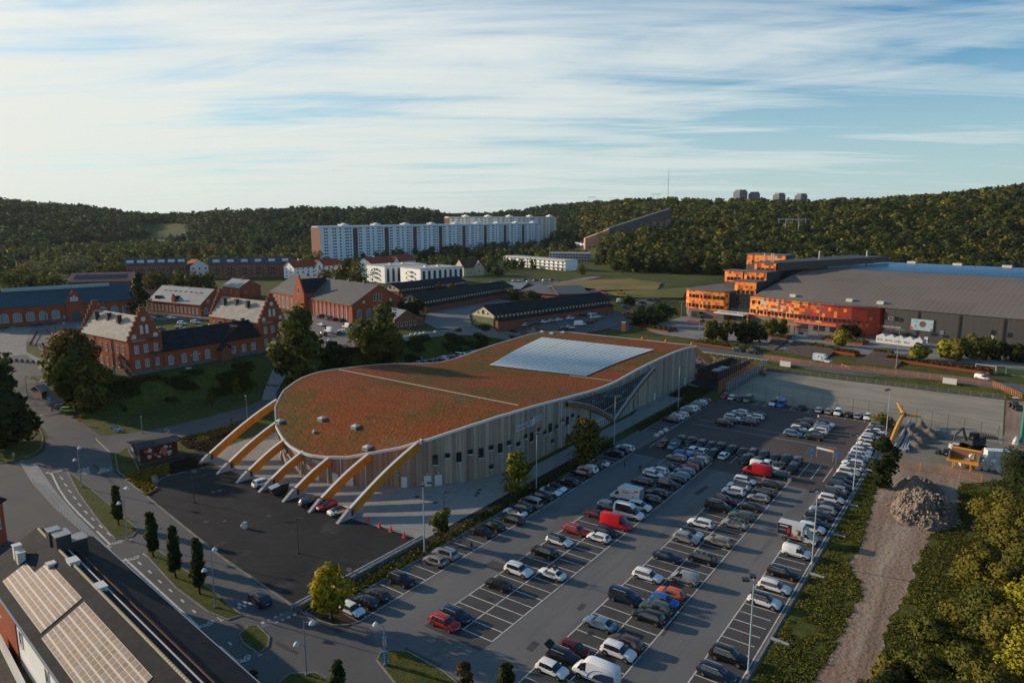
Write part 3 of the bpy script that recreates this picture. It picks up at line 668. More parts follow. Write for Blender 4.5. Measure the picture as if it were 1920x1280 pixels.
for x,yf,yj in ((-147.2,87.3,106.2),(-138.3,86.5,100.0),(-130.2,85.9,95.6),(-121.8,85.5,93.8),(-113.6,85.2,94.3),(-105.3,84.9,97.9),(-96.9,84.6,103.9)):
 beam(x,yf,yj,zr(max(yj,93.4)) - .1)
for x,yf in ((-87.5,254.5),(-97,254.5),(-106,254.5)): beam(x,yf,231.5,11.4)
# solar field on the rear wave, roof hatches, seam
def roofpt(u,v,dz=0.):
 r = ray(u,v); lo,hi = 60.,400.
 for _ in range(50):
  m_ = (lo + hi) / 2
  if HC + r[2] * m_ > zr(r[1] * m_) + dz: lo = m_
  else: hi = m_
 return Vector((r[0] * lo,r[1] * lo,HC + r[2] * lo))
c00,c10,c01,c11 = roofpt(916,685),roofpt(1098,706),roofpt(1016,633),roofpt(1228,656)
PM = bpy.data.materials.new('solar_glass'); PM.use_nodes = True; t = PM.node_tree; b = t.nodes['Principled BSDF']
b.inputs['Base Color'].default_value = (.06,.085,.12,1); b.inputs['Roughness'].default_value = .16; b.inputs['Metallic'].default_value = .35; b.inputs['Specular IOR Level'].default_value = 1.; b.inputs['Coat Weight'].default_value = 1.; b.inputs['Coat IOR'].default_value = 1.7
sb = MB(); fb = MB(); nc,nr = 20,26
def bil(s,q):
 p = c00.lerp(c10,s).lerp(c01.lerp(c11,s),q); return Vector((p.x,p.y,zr(p.y) + .22))
for j in range(nr):
 for i in range(nc):
  g_ = .006; bx = .012 if i % 5 == 0 else g_; s0,s1 = i / nc + bx / 2,(i + 1) / nc - (.012 if i % 5 == 4 else g_) / 2; q0,q1 = j / nr + .004,(j + 1) / nr - .004
  sb.quad(tuple(bil(s0,q0)),tuple(bil(s1,q0)),tuple(bil(s1,q1)),tuple(bil(s0,q1)))
so_ = hb(sb,'solar_array',PM)
for j in range(nr):
 a,b_,c_,d_ = bil(0,j / nr),bil(1,j / nr),bil(1,(j + 1) / nr),bil(0,(j + 1) / nr)
 for k in (a,b_,c_,d_): k.z -= .04
 fb.quad(tuple(a),tuple(b_),tuple(c_),tuple(d_))
hb2(fb,'panel_frame',M['steel'],so_)
def hatch(u,v,w=1.5):
 p = roofpt(u,v); b = MB(); b.box(-w / 2 - .1,w / 2 + .1,-w / 2 - .1,w / 2 + .1,-.5,.35,1); b.box(-w / 2,w / 2,-w / 2,w / 2,.35,.5,0)
 b.add([(-w / 2,-w / 2,.5),(w / 2,-w / 2,.5),(w / 2,w / 2,.5),(-w / 2,w / 2,.5),(0,0,.75)],[(0,1,4),(1,2,4),(2,3,4),(3,0,4)],0)
 o = b.build('roof_hatch',[M['white'],M['steel']],hall); o.location = p - HO
for q in ((525,791),(604,786),(667,801),(689,840),(1017,623),(1035,626),(1056,624),(790,828)): hatch(*q,1.5 if q[0] != 790 else .6)
hatch(589,811,.5)
smb = MB(); SM = mat('pale_seam_strip',(.42,.33,.28),.8); a,b_ = roofpt(636,693),roofpt(972,760)
for i in range(30):
 p,q = a.lerp(b_,i / 30),a.lerp(b_,(i + 1) / 30); p.z = zr(p.y) + .05; q.z = zr(q.y) + .05; smb.tube(tuple(p),tuple(q),.14,n=5)
hb(smb,'roof_seam',SM); smb = MB(); a,b_ = roofpt(1068,704),roofpt(1148,714)
for i in range(8):
 p,q = a.lerp(b_,i / 8),a.lerp(b_,(i + 1) / 8); p.z = zr(p.y) + .05; q.z = zr(q.y) + .05; smb.tube(tuple(p),tuple(q),.12,n=5)
hb(smb,'roof_seam',SM)
# ------------------------------------------------------------------ buildings
WINC = {}; BLS = []
def win_mesh(w,h,kind='sq',glass='glass',frame='white',nx=1,nz=1,sill=True):
 k = (round(w,2),round(h,2),kind,glass,frame,nx,nz,sill)
 if k in WINC: return WINC[k]
 b = MB(); f = .07
 if kind == 'sq':
  b.box(-w / 2,w / 2,-.04,.05,0,h,1)
  for x0,x1,z0,z1 in ((-w / 2 - f,-w / 2 + f * .6,0,h),(w / 2 - f * .6,w / 2 + f,0,h),(-w / 2 - f,w / 2 + f,h - f * .6,h + f),(-w / 2 - f,w / 2 + f,-f,f * .6)): b.box(x0,x1,-.09,.05,z0,z1,0)
  for i in range(1,nx + 1 - 0):
   if i < nx: x = -w / 2 + w * i / nx; b.box(x - .04,x + .04,-.08,0,0,h,0)
  for i in range(1,nz): z = h * i / nz; b.box(-w / 2,w / 2,-.078,0,z - .04,z + .04,0)
 else:
  n = 12 if kind == 'arch' else 14; r = w / 2
  def outline(q,y):
   if kind == 'arch': return [(-r - q,y,-q),(r + q,y,-q)] + [((r + q) * math.cos(math.pi * i / n),y,h - r + (r + q) * math.sin(math.pi * i / n)) for i in range(n + 1)]
   return [((r + q) * math.cos(2 * math.pi * i / n),y,h / 2 + (h / 2 + q) * math.sin(2 * math.pi * i / n)) for i in range(n)]
  for q,y,m_ in ((.08,-.06,0),(-.05,-.075,1)):
   P = outline(q,y); Q = [(p[0],.05,p[2]) for p in P]; n_ = len(P)
   b.add(P + Q,[tuple(range(n_))] + [(i,(i + 1) % n_,n_ + (i + 1) % n_,n_ + i) for i in range(n_)],m_)
  if kind == 'arch':
   for i in range(1,nx): x = -w / 2 + w * i / nx; b.box(x - .035,x + .035,-.10,-.05,0,h - r * .3,0)
   for i in range(1,nz): z = h * i / nz; b.box(-w / 2 + .05,w / 2 - .05,-.10,-.05,z - .035,z + .035,0)
 if sill: b.box(-w / 2 - .12,w / 2 + .12,-.2,.05,-.16,-.04,2)
 me = b.mesh([M[frame],M[glass],M['offwhite']],name='window'); WINC[k] = me; return me
class Bld:
 """a building in its own frame: x along the front from A to B, y into the depth, z up"""
 def __init__(s,name,label,cat,A,B,depth,z=None,group=None):
  A,B = Vector(A),Vector(B); s.z = A.z if z is None else z; BLS.append(s); A.z = B.z = 0; d = B - A; s.L = d.length; s.D = depth
  s.r = thing(name,label,cat,(A.x,A.y,s.z),math.atan2(d.y,d.x),group); s.nw = 0; s.extra = {}
 def part(s,b,name,m,parent=None,smooth=None): return b.build(name,m,parent or s.r,smooth)
 def place(s,name,me,face,x,z,parent=None,out=0.):
  o = bpy.data.objects.new(name,me); C.objects.link(o); o.parent = parent or s.r
  if face == 'f': o.location = (x,-out,z)
  elif face == 'b': o.location = (x,s.D + out,z); o.rotation_euler = (0,0,math.pi)
  elif face == 'r': o.location = (s.L + out,x,z); o.rotation_euler = (0,0,math.pi / 2)
  elif face == 'l': o.location = (-out,x,z); o.rotation_euler = (0,0,-math.pi / 2)
  return o
 def win(s,face,xs,z,w,h,**k):
  me = win_mesh(w,h,**k)
  for x in xs:
   if s.nw < 100: s.place('window',me,face,x,z); s.nw += 1
   else: s.extra.setdefault(0,[]).append((me,face,x,z))
 def flush(s):
  if not s.extra: return
  b = MB(); mats = []
  for me,face,x,z in s.extra[0]:
   T = {'f': Matrix.Translation((x,0,z)),'r': Matrix.Translation((s.L,x,z)) @ Matrix.Rotation(math.pi / 2,4,'Z'),'l': Matrix.Translation((0,x,z)) @ Matrix.Rotation(-math.pi / 2,4,'Z'),'b': Matrix.Translation((x,s.D,z)) @ Matrix.Rotation(math.pi,4,'Z')}[face]
   k = len(b.v); b.v += [tuple(T @ v.co) for v in me.vertices]
   for p in me.polygons:
    mt = me.materials[p.material_index]
    if mt not in mats: mats.append(mt)
    b.f.append([i + k for i in p.vertices]); b.m.append(mats.index(mt))
  o = b.build('windows',mats,s.r); o['kind'] = 'stuff'
 def box(s,h,wall,roof='roofdark',par=.35,name='wall',x0=0,x1=None,y0=0,y1=None,z0=0):
  x1 = s.L if x1 is None else x1; y1 = s.D if y1 is None else y1
  b = MB(); b.box(x0,x1,y0,y1,z0,h,0); s.part(b,name,M[wall])
  b = MB(); b.box(x0 - .25,x1 + .25,y0 - .25,y1 + .25,h + .003,h + par,0); return s.part(b,'roof',M[roof])
 def gable(s,eave,ridge,wall,roof,axis='x',ov=.5,x0=0,x1=None,y0=0,y1=None,gwall=None,gl=None,gz=None,base=-.5,thick=.22,slopemesh=False):
  x1 = s.L if x1 is None else x1; y1 = s.D if y1 is None else y1; b = MB()
  if axis == 'x':
   m_ = (y0 + y1) / 2; b.ext([(y0,base),(y1,base),(y1,eave),(m_,ridge - .05),(y0,eave)],x0,x1,'x')
   q = (ridge - eave) / (m_ - y0); e = eave - ov * q; P = [(y0 - ov,e),(m_,ridge),(y1 + ov,e),(y1 + ov,e + thick),(m_,ridge + thick),(y0 - ov,e + thick)]
   w = s.part(b,'wall',M[wall]); r = MB(); r.ext(P[:2] + [P[4],P[5]],x0 - ov,x1 + ov,'x'); r.ext([P[1],P[2],P[3],P[4]],x0 - ov,x1 + ov,'x')
  else:
   m_ = (x0 + x1) / 2; b.ext([(x0,base),(x1,base),(x1,eave),(m_,ridge - .05),(x0,eave)],y0,y1,'y')
   q = (ridge - eave) / (m_ - x0); e = eave - ov * q; P = [(x0 - ov,e),(m_,ridge),(x1 + ov,e),(x1 + ov,e + thick),(m_,ridge + thick),(x0 - ov,e + thick)]
   w = s.part(b,'wall',M[wall]); r = MB(); r.ext(P[:2] + [P[4],P[5]],y0 - ov,y1 + ov,'y'); r.ext([P[1],P[2],P[3],P[4]],y0 - ov,y1 + ov,'y')
  return w,s.part(r,'roof',M[roof])
 def cube(s,name,m,x0,x1,y0,y1,z0,z1,parent=None):
  b = MB(); b.box(x0,x1,y0,y1,z0,z1); return s.part(b,name,m if not isinstance(m,str) else M[m],parent)
def rng(a,b,n): return [a + (b - a) * (i + .5) / n for i in range(n)]
P8 = lambda u,v,z=8.: G(u,v,z)
def chimney(B,x,y,z,h=1.6,w=1.1,m='brick2',parent=None):
 b = MB(); b.cbox(x,y,z + h / 2,w,w,h,0); b.cbox(x,y,z + h + .1,w + .25,w + .25,.2,1); return B.part(b,'chimney',[M[m],M['dark']],parent)
# --- the two stepped-gable brick barracks at the bank and the low wing between them
def steps(L,eave,top,n=6,w0=.0):
 half = [(0,0),(0,eave + 1.0)]; dx = (L / 2 - .9) / n; dz = (top - eave - 1.0) / n
 x,z = 0,eave + 1.0
 for i in range(n): x += dx; half.append((x,z)); z += dz; half.append((x,z))
 return half + [(L - a,b_) for a,b_ in reversed(half)]
def barrack(A,B,depth,label,eave=11.,ridge=17.5,top=20.5):
 k = Bld('stepped_gable_barracks',label,'brick building',A,B,depth,8.)
 L = k.L; w,r = k.gable(eave,ridge,'brick','roofcream','y',ov=.35,y0=.7,y1=depth - .7)
 for nm,y0,y1 in (('stepped_gable',0,.7),('stepped_gable',depth - .7,depth)):
  b = MB(); P = steps(L,eave,top)
  b.ext([(x,max(z,-.5) if z else -.5) for x,z in P],y0,y1,'y',0)
  for (xa,za),(xb,zb) in zip(P,P[1:]):
   if abs(za - zb) < 1e-6 and za > 1: b.box(min(xa,xb) - .08,max(xa,xb) + .08,y0 - .08,y1 + .08,za + .002,za + .16,1)
  k.part(b,nm,[M['brick'],M['dark']])
 k.cube('plinth','plinth',-.12,L + .12,-.12,depth + .12,-.6,1.3)
 for z in (2.2,6.7): k.win('f',[L * .22,L * .5,L * .8],z,1.15,2.3,nx=2,nz=3,glass='glassb')
 for z in (2.0,6.5): k.win('l',rng(1.5,depth - 1.5,8),z,1.0,2.4,nx=2,nz=2); k.win('r',rng(1.5,depth - 1.5,8),z,1.0,2.4,nx=2,nz=2)
 k.win('f',[L * .42,L * .58],12.6,.75,2.5,kind='arch',glass='offwhite'); k.win('f',[L * .5],16.3,1.3,1.3,kind='round',glass='offwhite',sill=False); k.win('f',[L * .18,L * .82],11.2,1.2,1.2,kind='arch',glass='offwhite',sill=False)
 b = MB()
 for i in range(22): b.box(L * .12 + i * L * .035,L * .12 + i * L * .035 + L * .02,-.1,0,10.3 + .18 * (i % 2),10.5 + .18 * (i % 2))
 k.part(b,'dentil_course',M['offwhite'])
 for x,y in ((L * .30,depth * .35),(L * .36,depth * .6),(L * .3,depth * .82)): chimney(k,x,y,15,2.4,1.3,'dark',r)
 for y in (depth * .33,depth * .68):
  b = MB(); b.tube((-.15,y,0),(-.15,y,eave),.1,n=6); k.part(b,'downpipe',M['dark'])
 # outside fire stairs on the gable
 b = MB()
 for z in (6.2,10.6): b.box(L * .52,L * .9,-1.2,-.02,z,z + .1,0)
 for i in range(10): b.box(L * .62 + i * .16,L * .62 + i * .16 + .3,-1.1,-.3,1.4 + i * .5,1.5 + i * .5)
 for x,z in ((L * .52,6.2),(L * .9,6.2),(L * .52,10.6),(L * .9,10.6)): b.tube((x,-1.18,z),(x,-1.18,z + 1.1),.03,n=4)
 b.tube((L * .9,-1.15,-.2),(L * .9,-1.15,10.6),.05,n=5); b.tube((L * .62,-1.15,-.2),(L * .62,-1.15,6.2),.05,n=5)
 k.part(b,'fire_stair',M['dark']); return k
barrack((-215.4,104.4,0),(-215.4,114.8,0),31,'nearer stepped-gable red brick building with pale metal roof at the top of the bank')
barrack((-215.4,150.2,0),(-215.4,161.2,0),31,'second stepped-gable brick building with pale roof, behind the tall tree',11.,17.5,20.5)
k = Bld('low_brick_wing','long low brick wing with black roof and arched windows joining the two stepped-gable buildings','brick building',(-215.2,114.9,0),(-215.2,150.1,0),13,8.)
w,r = k.gable(6.3,11.2,'brick','roofdark','x',ov=.5,x0=.02,x1=k.L - .02)
k.cube('plinth','plinth',0,k.L,-.12,1,-.8,1.1)
k.win('f',[2.2,6.6,10.6,14.8],1.6,1.5,2.8,kind='arch',glass='glassb',nx=3,nz=3); k.win('f',[24.5,28.5,32.3],1.7,1.5,2.3,nx=3,nz=3,glass='glassb')
b = MB(); b.ext([(18.5,-.5),(22.0,-.5),(22.0,3.9),(20.2,5.4),(18.5,3.9)],-2.6,-.01,'y'); k.part(b,'porch_wall',M['brick2'])
b = MB(); b.ext([(18.0,3.6),(20.2,5.7),(22.5,3.6),(22.5,3.8),(20.2,5.95),(18.0,3.8)],-3.,-.03,'y'); k.part(b,'porch_roof',M['roofdark'])
b = MB(); b.ext([(20.0,6.0),(33.0,6.0),(26.5,11.0)],-.6,6.4,'y'); k.part(b,'cross_gable',[M['roofdark']])
for x in (8.5,24,29,33): chimney(k,x,6.5,10.2,1.8,1.,'dark',r)
k.cube('skylight','offwhite',5,6.4,-4.2,-2.8,-.1,.25)
b = MB()
for x in (3,6,9,12): b.box(x - .35,x + .35,-.06,0,3.3,3.5)
k.part(b,'stone_band',M['offwhite'])
# --- long teal-roofed barracks hall on the left
A,B = P8(-60,618),P8(252,592)
k = Bld('long_barracks_hall','very long brick barracks with blue-green metal roof and glazed ridge at the far left','brick building',A,B,20,8.)
w,r = k.gable(8.4,15.0,'brick','roofteal','x',ov=.6)
b = MB(); b.ext([(8.2,14.4),(11.8,14.4),(11.8,15.3),(10,16.0),(8.2,15.3)],k.L * .22,k.L * .88,'x'); k.part(b,'ridge_skylight',mat('greenish_glass',(.26,.36,.34),.3),r)
L = k.L; k.win('f',[x for x in rng(1,L - 1,13) if abs(x - L * .62) > 3],1.8,3.0,3.8,kind='arch',glass='glassb',nx=4,nz=4,frame='offwhite')
xm = L * .62; b = MB(); b.ext([(xm - 3.6,-.4),(xm + 3.6,-.4),(xm + 3.6,9.6),(xm + 2.6,9.6),(xm + 2.6,11.4),(xm + 1.6,11.4),(xm + 1.6,13.0),(xm + .7,13.0),(xm + .7,14.2),(xm - .7,14.2),(xm - .7,13.),(xm - 1.6,13.),(xm - 1.6,11.4),(xm - 2.6,11.4),(xm - 2.6,9.6),(xm - 3.6,9.6)],-.5,.3,'y'); k.part(b,'stepped_dormer',M['brick'])
b = MB(); b.ext([(xm - 2.6,9.4),(xm + 2.6,9.4),(xm,12.8)],.3,7,'y'); k.part(b,'dormer_roof',M['roofteal'])
for x in (-1.1,0,1.1): k.place('dormer_window',win_mesh(.7,2.4 if x == 0 else 1.8,kind='arch',glass='offwhite',sill=False),'f',xm + x,9.3,out=.52)
b = MB(); b.box(-1.9,1.9,-.06,.05,0,4.2); k.place('gate',b.mesh(mat('green_doors',(.03,.09,.08),.6)),'f',xm,0,out=.5)
b = MB()
for x in rng(0,L,8): b.tube((x,-.15,0),(x,-.15,8.2),.09,n=5)
k.part(b,'downpipes',M['dark'])
# --- grey-roofed barracks
A,B = P8(281,584),P8(377,594)
k = Bld('grey_roofed_barracks','brick barracks with pale grey roof, rooflights and small stepped dormer','brick building',A,B,17,8.)
w,r = k.gable(6.0,12.6,'brick','roofgrey','x',ov=.5)
L = k.L; k.win('f',rng(1,L - 1,13),1.4,1.1,2.6,nx=2,nz=3,glass='glassb'); k.win('r',[3,7,11,14.5],1.2,1.8,2.8,kind='arch',glass='glassb'); k.win('r',[4.5,8.5,12.5],6.4,1.1,1.5,glass='glassb')
b = MB(); b.box(L * .5 - 1.2,L * .5 + 1.2,-.3,.4,4.5,8.6); b.box(L * .5 - .6,L * .5 + .6,-.3,.4,8.6,10); k.part(b,'dormer_wall',M['brick'])
b = MB(); b.ext([(L * .5 - 1.8,7.2),(L * .5 + 1.8,7.2),(L * .5,9.)],.4,6.5,'y'); k.part(b,'dormer_roof',M['roofdark'])
for i in range(8):
 x = L * .15 + i * L * .1; k.cube('rooflight','glass',x - .9,x + .9,5.6,6.6,10.6,10.95,r)
for i in range(2): k.cube('rooflight','glass',L * .1 + i * 2.4,L * .1 + i * 2.4 + 1.6,.8,3.0,6.8 - .1,8.4,r)
for x in (L * .2,L * .5,L * .8): chimney(k,x,9,12.0,1.3,.9,'dark',r)
# --- small brick house behind
k = Bld('small_brick_house','small brick house with pale roof behind the grey-roofed barracks','house',P8(419,556),P8(450,560),14,8.)
w,r = k.gable(6.5,10.5,'brick','roofgrey','x'); k.win('f',rng(0,k.L,3),3,1,1.6); k.win('r',[4,9],3,1,1.6); chimney(k,k.L * .6,7,10,1.6,1,'brick2',r)
# --- big brick riding hall with cross gable
Bc = P8(660,606); Al = P8(585,590); d = (Al - Bc).normalized()
k = Bld('brick_riding_hall','large brick hall with dark roof, tall arched windows and a stepped cross gable','brick building',Bc + d * 84,Bc,29,8.)
L = k.L; w,r = k.gable(8.2,16.4,'brick','roofdark','x',ov=.5,thick=.25)
r.data.materials[0] = mat('dark_grey_slate',(.075,.075,.078),.7,(.05,.05,.053),.4)
k.win('f',rng(L - 38,L - 1.5,9),.9,2.1,5.6,kind='arch',glass='glassb',nx=2,nz=4); k.win('f',rng(2,L - 52,6),.9,2.1,5.6,kind='arch',glass='glassb')
k.win('r',[4,9,19,24],.9,2.2,5.,kind='arch',glass='glassb'); k.win('r',[12.2,13.9,15.6],9.2,.9,3.2,glass='glass'); k.win('r',[6.5,21],8.6,1.1,1.1,kind='round',glass='offwhite',sill=False)
xg = L - 47; b = MB(); P = steps(11,10,19.5,6); b.ext([(xg - 5.5 + x,z - .4) for x,z in P],-2.2,-1.4,'y'); k.part(b,'stepped_gable',M['brick'])
b = MB(); b.box(xg - 5.4,xg + 5.4,-1.4,2,-.4,10.4); k.part(b,'cross_wall',M['brick'])
b = MB(); b.ext([(xg - 5.4,10.2),(xg + 5.4,10.2),(xg,17.2)],-1.4,13,'y'); k.part(b,'cross_roof',M['roofdark'])
k.place('window',win_mesh(1.4,5,kind='arch',glass='glass'),'f',xg,2.5,out=2.2); k.place('window',win_mesh(1.6,3.4,kind='arch',glass='glass'),'f',xg,10,out=2.2)
for x in (L - 70,L - 58,L - 40,L - 26,L - 12): chimney(k,x,14.5,15.8,1.6,1.2,'dark',r)
b = MB()
for i in range(11): x = L - 39.8 + i * 4.05; b.box(x - .35,x + .35,-.28,0,0,7.6)
k.part(b,'buttresses',M['brick'])
# --- little brick house + stables
A,B = P8(741,618),P8(782,613)
k = Bld('small_brick_stable','small brick gabled house between the big tree and the yard','house',A,B,14,8.)
w,r = k.gable(4.6,7.8,'brick2','roofgrey','y'); k.win('f',rng(0,k.L,5),1.2,.9,1.7)
k.cube('annex','brick2',k.L + .01,k.L + 5,2,10,-.3,3.4)
def stable(corner,toward,width,length,label,eave,ridge,wall='brick2',front='cream',aisle=True,z=None,band=True):
 c = Vector(corner); t_ = Vector(toward); z = c.z if z is None else z; c.z = t_.z = 0; d = (t_ - c).normalized(); n = Vector((d.y,-d.x,0))
 k = Bld('stable_block',label,'stable',c - n * width,c,length,z)
 w_,r_ = k.gable(eave + 1.6,ridge,wall,'roofdark','y',ov=.7,y0=0,y1=length,base=-1.2)
 L = k.L; cream = M['cream']
 b = MB(); b.ext([(.02,eave + .1),(L - .02,eave + .1),(L - .02,eave + 1.6),(L / 2,ridge - .15),(.02,eave + 1.6)],-.15,-.01,'y'); k.part(b,'gable_boards',cream)
 k.place('loft_door',win_mesh(1.6,2.0,glass='glass',sill=False),'f',L / 2,eave + 1.2,out=.15)
 for x in (L * .28,L * .72): k.place('window',win_mesh(1.2,1.1,kind='arch',sill=False),'f',x,eave + 1.2,out=.15)
 b = MB(); b.box(L,L + .08,0,length,eave + .1,eave + 1.2); k.part(b,'clerestory_boards',cream)
 n_ = int(length / 2.4); b = MB()
 for i in range(n_): y = (i + .5) * length / n_; b.box(L + .05,L + .14,y - .7,y + .5,eave + .15,eave + 1.0)
 o = k.part(b,'clerestory_glazing',M['glass'])
 b = MB(); b.add([(L + .1,0,eave + .1),(L + 2.8,0,eave - 1.0),(L + 2.8,length,eave - 1.0),(L + .1,length,eave + .1),(L + .1,0,eave - .1),(L + 2.8,0,eave - 1.2),(L + 2.8,length,eave - 1.2),(L + .1,length,eave - .1)],[(0,1,2,3),(4,7,6,5),(1,5,6,2),(0,4,5,1),(3,2,6,7)]); k.part(b,'lean_to_roof',M['roofdark'])
 k.cube('side_aisle',wall,L + .01,L + 2.3,.2,length - .2,-1.2,eave - .95)
 return k
M['cream'] = mat('cream_boarding',(.52,.47,.34),.8,(.44,.40,.30),.8)
c = hit(927,616); k = stable(c,hit(1135,586),15,82,'black-roofed stable with cream gable and grey-green doors facing the path',4.6,9.8,z=c.z)
b = MB(); b.box(.4,k.L - .4,-.18,-.02,0,4.4);
k.part(b,'stable_doors',mat('grey_green_doors',(.14,.16,.11),.8,(.10,.12,.085),.6,stretch=(3,3,.2)))
c = hit(792,587); k = stable(c,hit(932,561),15,88,'long black-roofed stable with cream gable beyond the empty yard',4.4,9.0,z=8)
c = hit(735,562); k = stable(c + Vector((0,6,0)),c + Vector((0,60,0)),14,62,'black-roofed stable block just behind the big brick hall',4.2,8.6,z=8)
# red sheds with grey roofs behind
A,B = hit(975,556),hit(1048,562)
k = Bld('red_shed_hall','low grey-roofed hall with bright red end wall behind the stables','shed',A,B,40,z=6.5); k.cube('wall',mat('red_sheet_wall',(.36,.035,.025),.6),0,k.L,0,40,-1,4.4)
b = MB(); b.ext([(-1,4.4),(20,7.2),(41,4.4),(41,4.7),(20,7.5),(-1,4.7)],-1,k.L + 1,'x'); k.part(b,'roof',M['roofgrey2'] if 'roofgrey2' in M else mat('mid_grey_roof',(.10,.105,.11),.6)); k.win('f',rng(2,k.L,6),1.5,1.6,1.4,glass='glass')
A,B = hit(1048,562),hit(1140,560)
k = Bld('maroon_shed_hall','dark red hall with grey roof beside the meadow','shed',A,B,30,z=6.0); k.cube('wall',mat('maroon_sheet_wall',(.15,.025,.022),.6),0,k.L,0,30,-1.5,5.2)
b = MB(); b.ext([(-1,5.2),(15,8.4),(31,5.2),(31,5.5),(15,8.8),(-1,5.5)],-1,k.L * .6,'x'); k.part(b,'roof',mat('mid_grey_roof',(.10,.105,.11),.6))
A,B = hit(905,550),hit(975,553)
k = Bld('grey_roofed_shed','low brick shed with wide grey roof behind the stables','shed',A,B,26,z=8); k.gable(3.6,6.2,'brick2','roofgrey','x'); k.win('f',rng(0,k.L,8),1.2,1.2,1.2)
A,B = hit(1243,535),hit(1283,541)
k = Bld('green_shed','long low dark green shed at the edge of the wood','shed',A,B,10,z=2.5); k.box(4.0,'dark','roofteal'); k.win('f',rng(0,k.L,5),1,1.4,1.4)
# --- residential blocks
def modern(A,B,depth,label,h=12.):
 k = Bld('white_apartment_house',label,'apartment house',A,B,depth,8.)
 k.box(h,'white_r','roofpale',.5); L = k.L
 n = 8
 for i in range(n):
  x = (i + .6) * L / n
  b = MB(); b.box(x - 1.0,x + 1.0,-.12,.02,.6,h - 1.2,0)
  for z in (3.6,7.0): b.box(x - 1.05,x + 1.05,-.25,.0,z,z + .9,1)
  k.part(b,'window_bay',[M['glass'],M['dark']])
 for z in (1.4,4.6,7.8): k.win('l',[depth * .25,depth * .7],z,1.6,1.2)
 for z in (3.2,6.4,9.4): k.cube('balcony','steel',-1.4,-.02,depth * .4,depth * .58,z,z + 1.0)
 for x in (L * .3,L * .6): k.cube('roof_vent','white',x,x + 1.6,depth * .4,depth * .5,h + .5,h + 1.5)
 return k
M['white_r'] = mat('white_render',(.86,.86,.86),.85,(.78,.80,.81),.2); M['roofpale'] = mat('pale_flat_roof',(.40,.41,.41),.8)
modern(P8(789,538),P8(868,532),26,'white flat-roofed apartment house with tall window bays, the nearer of two')
modern(P8(722,531),P8(800,525),24,'white flat-roofed apartment house with tall window bays, partly hidden on the left',12)
def villa(A,B,depth,label,h=9.,ridge=13.5):
 k = Bld('red_roofed_house',label,'apartment house',A,B,depth,8.); w,r = k.gable(h,ridge,'white_r','roofred','x',ov=.7); L = k.L
 for z in (1.2,4.2,6.9): k.win('f',rng(1,L - 1,9),z,1.4,1.3); k.win('l',[depth * .3,depth * .7],z,1.2,1.3)
 x = L * .5; b = MB(); b.ext([(x - 3.4,-.3),(x + 3.4,-.3),(x + 3.4,h + .8),(x,h + 4.),(x - 3.4,h + .8)],-.9,-.02,'y'); k.part(b,'front_gable',M['white_r'])
 b = MB(); b.ext([(x - 4,h + .3),(x,h + 4.2),(x + 4,h + .3),(x + 4,h + .6),(x,h + 4.5),(x - 4,h + .6)],-1.2,4,'y'); k.part(b,'gable_roof',M['roofred'])
 k.place('window',win_mesh(1.2,1.4),'f',x,h - 1.2,out=.9); chimney(k,L * .2,depth / 2,ridge - .3,1.8,1.2,'white',r); return k
villa(P8(552,523),P8(642,516),14,'white house with long red tiled roof left of the trees')
villa(P8(700,520),P8(780,508),16,'white house with red tiled roof between the high block and the flat-roofed houses',10,15)
def slab(A,B,depth,label,h,bays,floors,z=8.,front='white_r',stair='dull_red',end='pinkish',cols=7,extra=True):
 k = Bld('high_rise_slab',label,'apartment block',A,B,depth,z); L = k.L
 b = MB(); b.box(0,L,0,depth,-3,h); k.part(b,'wall',M[front]); k.cube('end_wall',end,-.15,-.01,0,depth,-3,h)
 b = MB(); b.box(-.4,L + .4,-.4,depth + .4,h + .003,h + .5); k.part(b,'roof',M['roofpale']); b = MB(); b.box(0,L,3.5,depth - 1,h + .5,h + 2.0); k.part(b,'attic_storey',M[front])
 bw = L / bays; fh = h / floors
 for i in range(bays):
  x = (i + 1) * bw
  if i < bays - 1: k.cube('stair_strip',stair,x - bw * .07,x + bw * .07,-.12,-.01,-3,h - .5)
  b = MB(); b.box(x - bw * .30,x - bw * .10,4,depth - 3,h + 2.0,h + 3.6); b.box(x - bw * .22,x - bw * .16,5,depth - 4,h + 3.6,h + 4.6); k.part(b,'lift_house',M['white_r'])
 for i in range(bays):
  for f in range(floors):
   zz = f * fh + fh * .32
   k.win('f',[i * bw + bw * q for q in (.12,.18,.36,.42,.56,.72,.78,.86)][:cols + 1],zz,bw * .05,fh * .48,sill=False,frame='white_r')
 k.flush(); return k
M['dull_red'] = mat('dull_red_panel',(.15,.075,.075),.8); M['pinkish'] = mat('salmon_and_sunlit_tint',(.50,.27,.19),.85); M['buff'] = mat('buff_render',(.72,.69,.60),.85)  # pinkish paints low sunlight onto the white slab's end wall
slab(P8(603,491),P8(1012,462),14,'very long white high-rise slab with dull red stair strips across the valley',35.5,9,11)
A = Vector((-640,905,0)); B = P8(1057,455,12)
slab(Vector((-700,830,0)),Vector((-634,1030,0)),15,'tall cream high-rise slab standing behind the right end of the long white one',43,5,13,z=10.,front='buff',stair='buff',end='dull_red',cols=7)
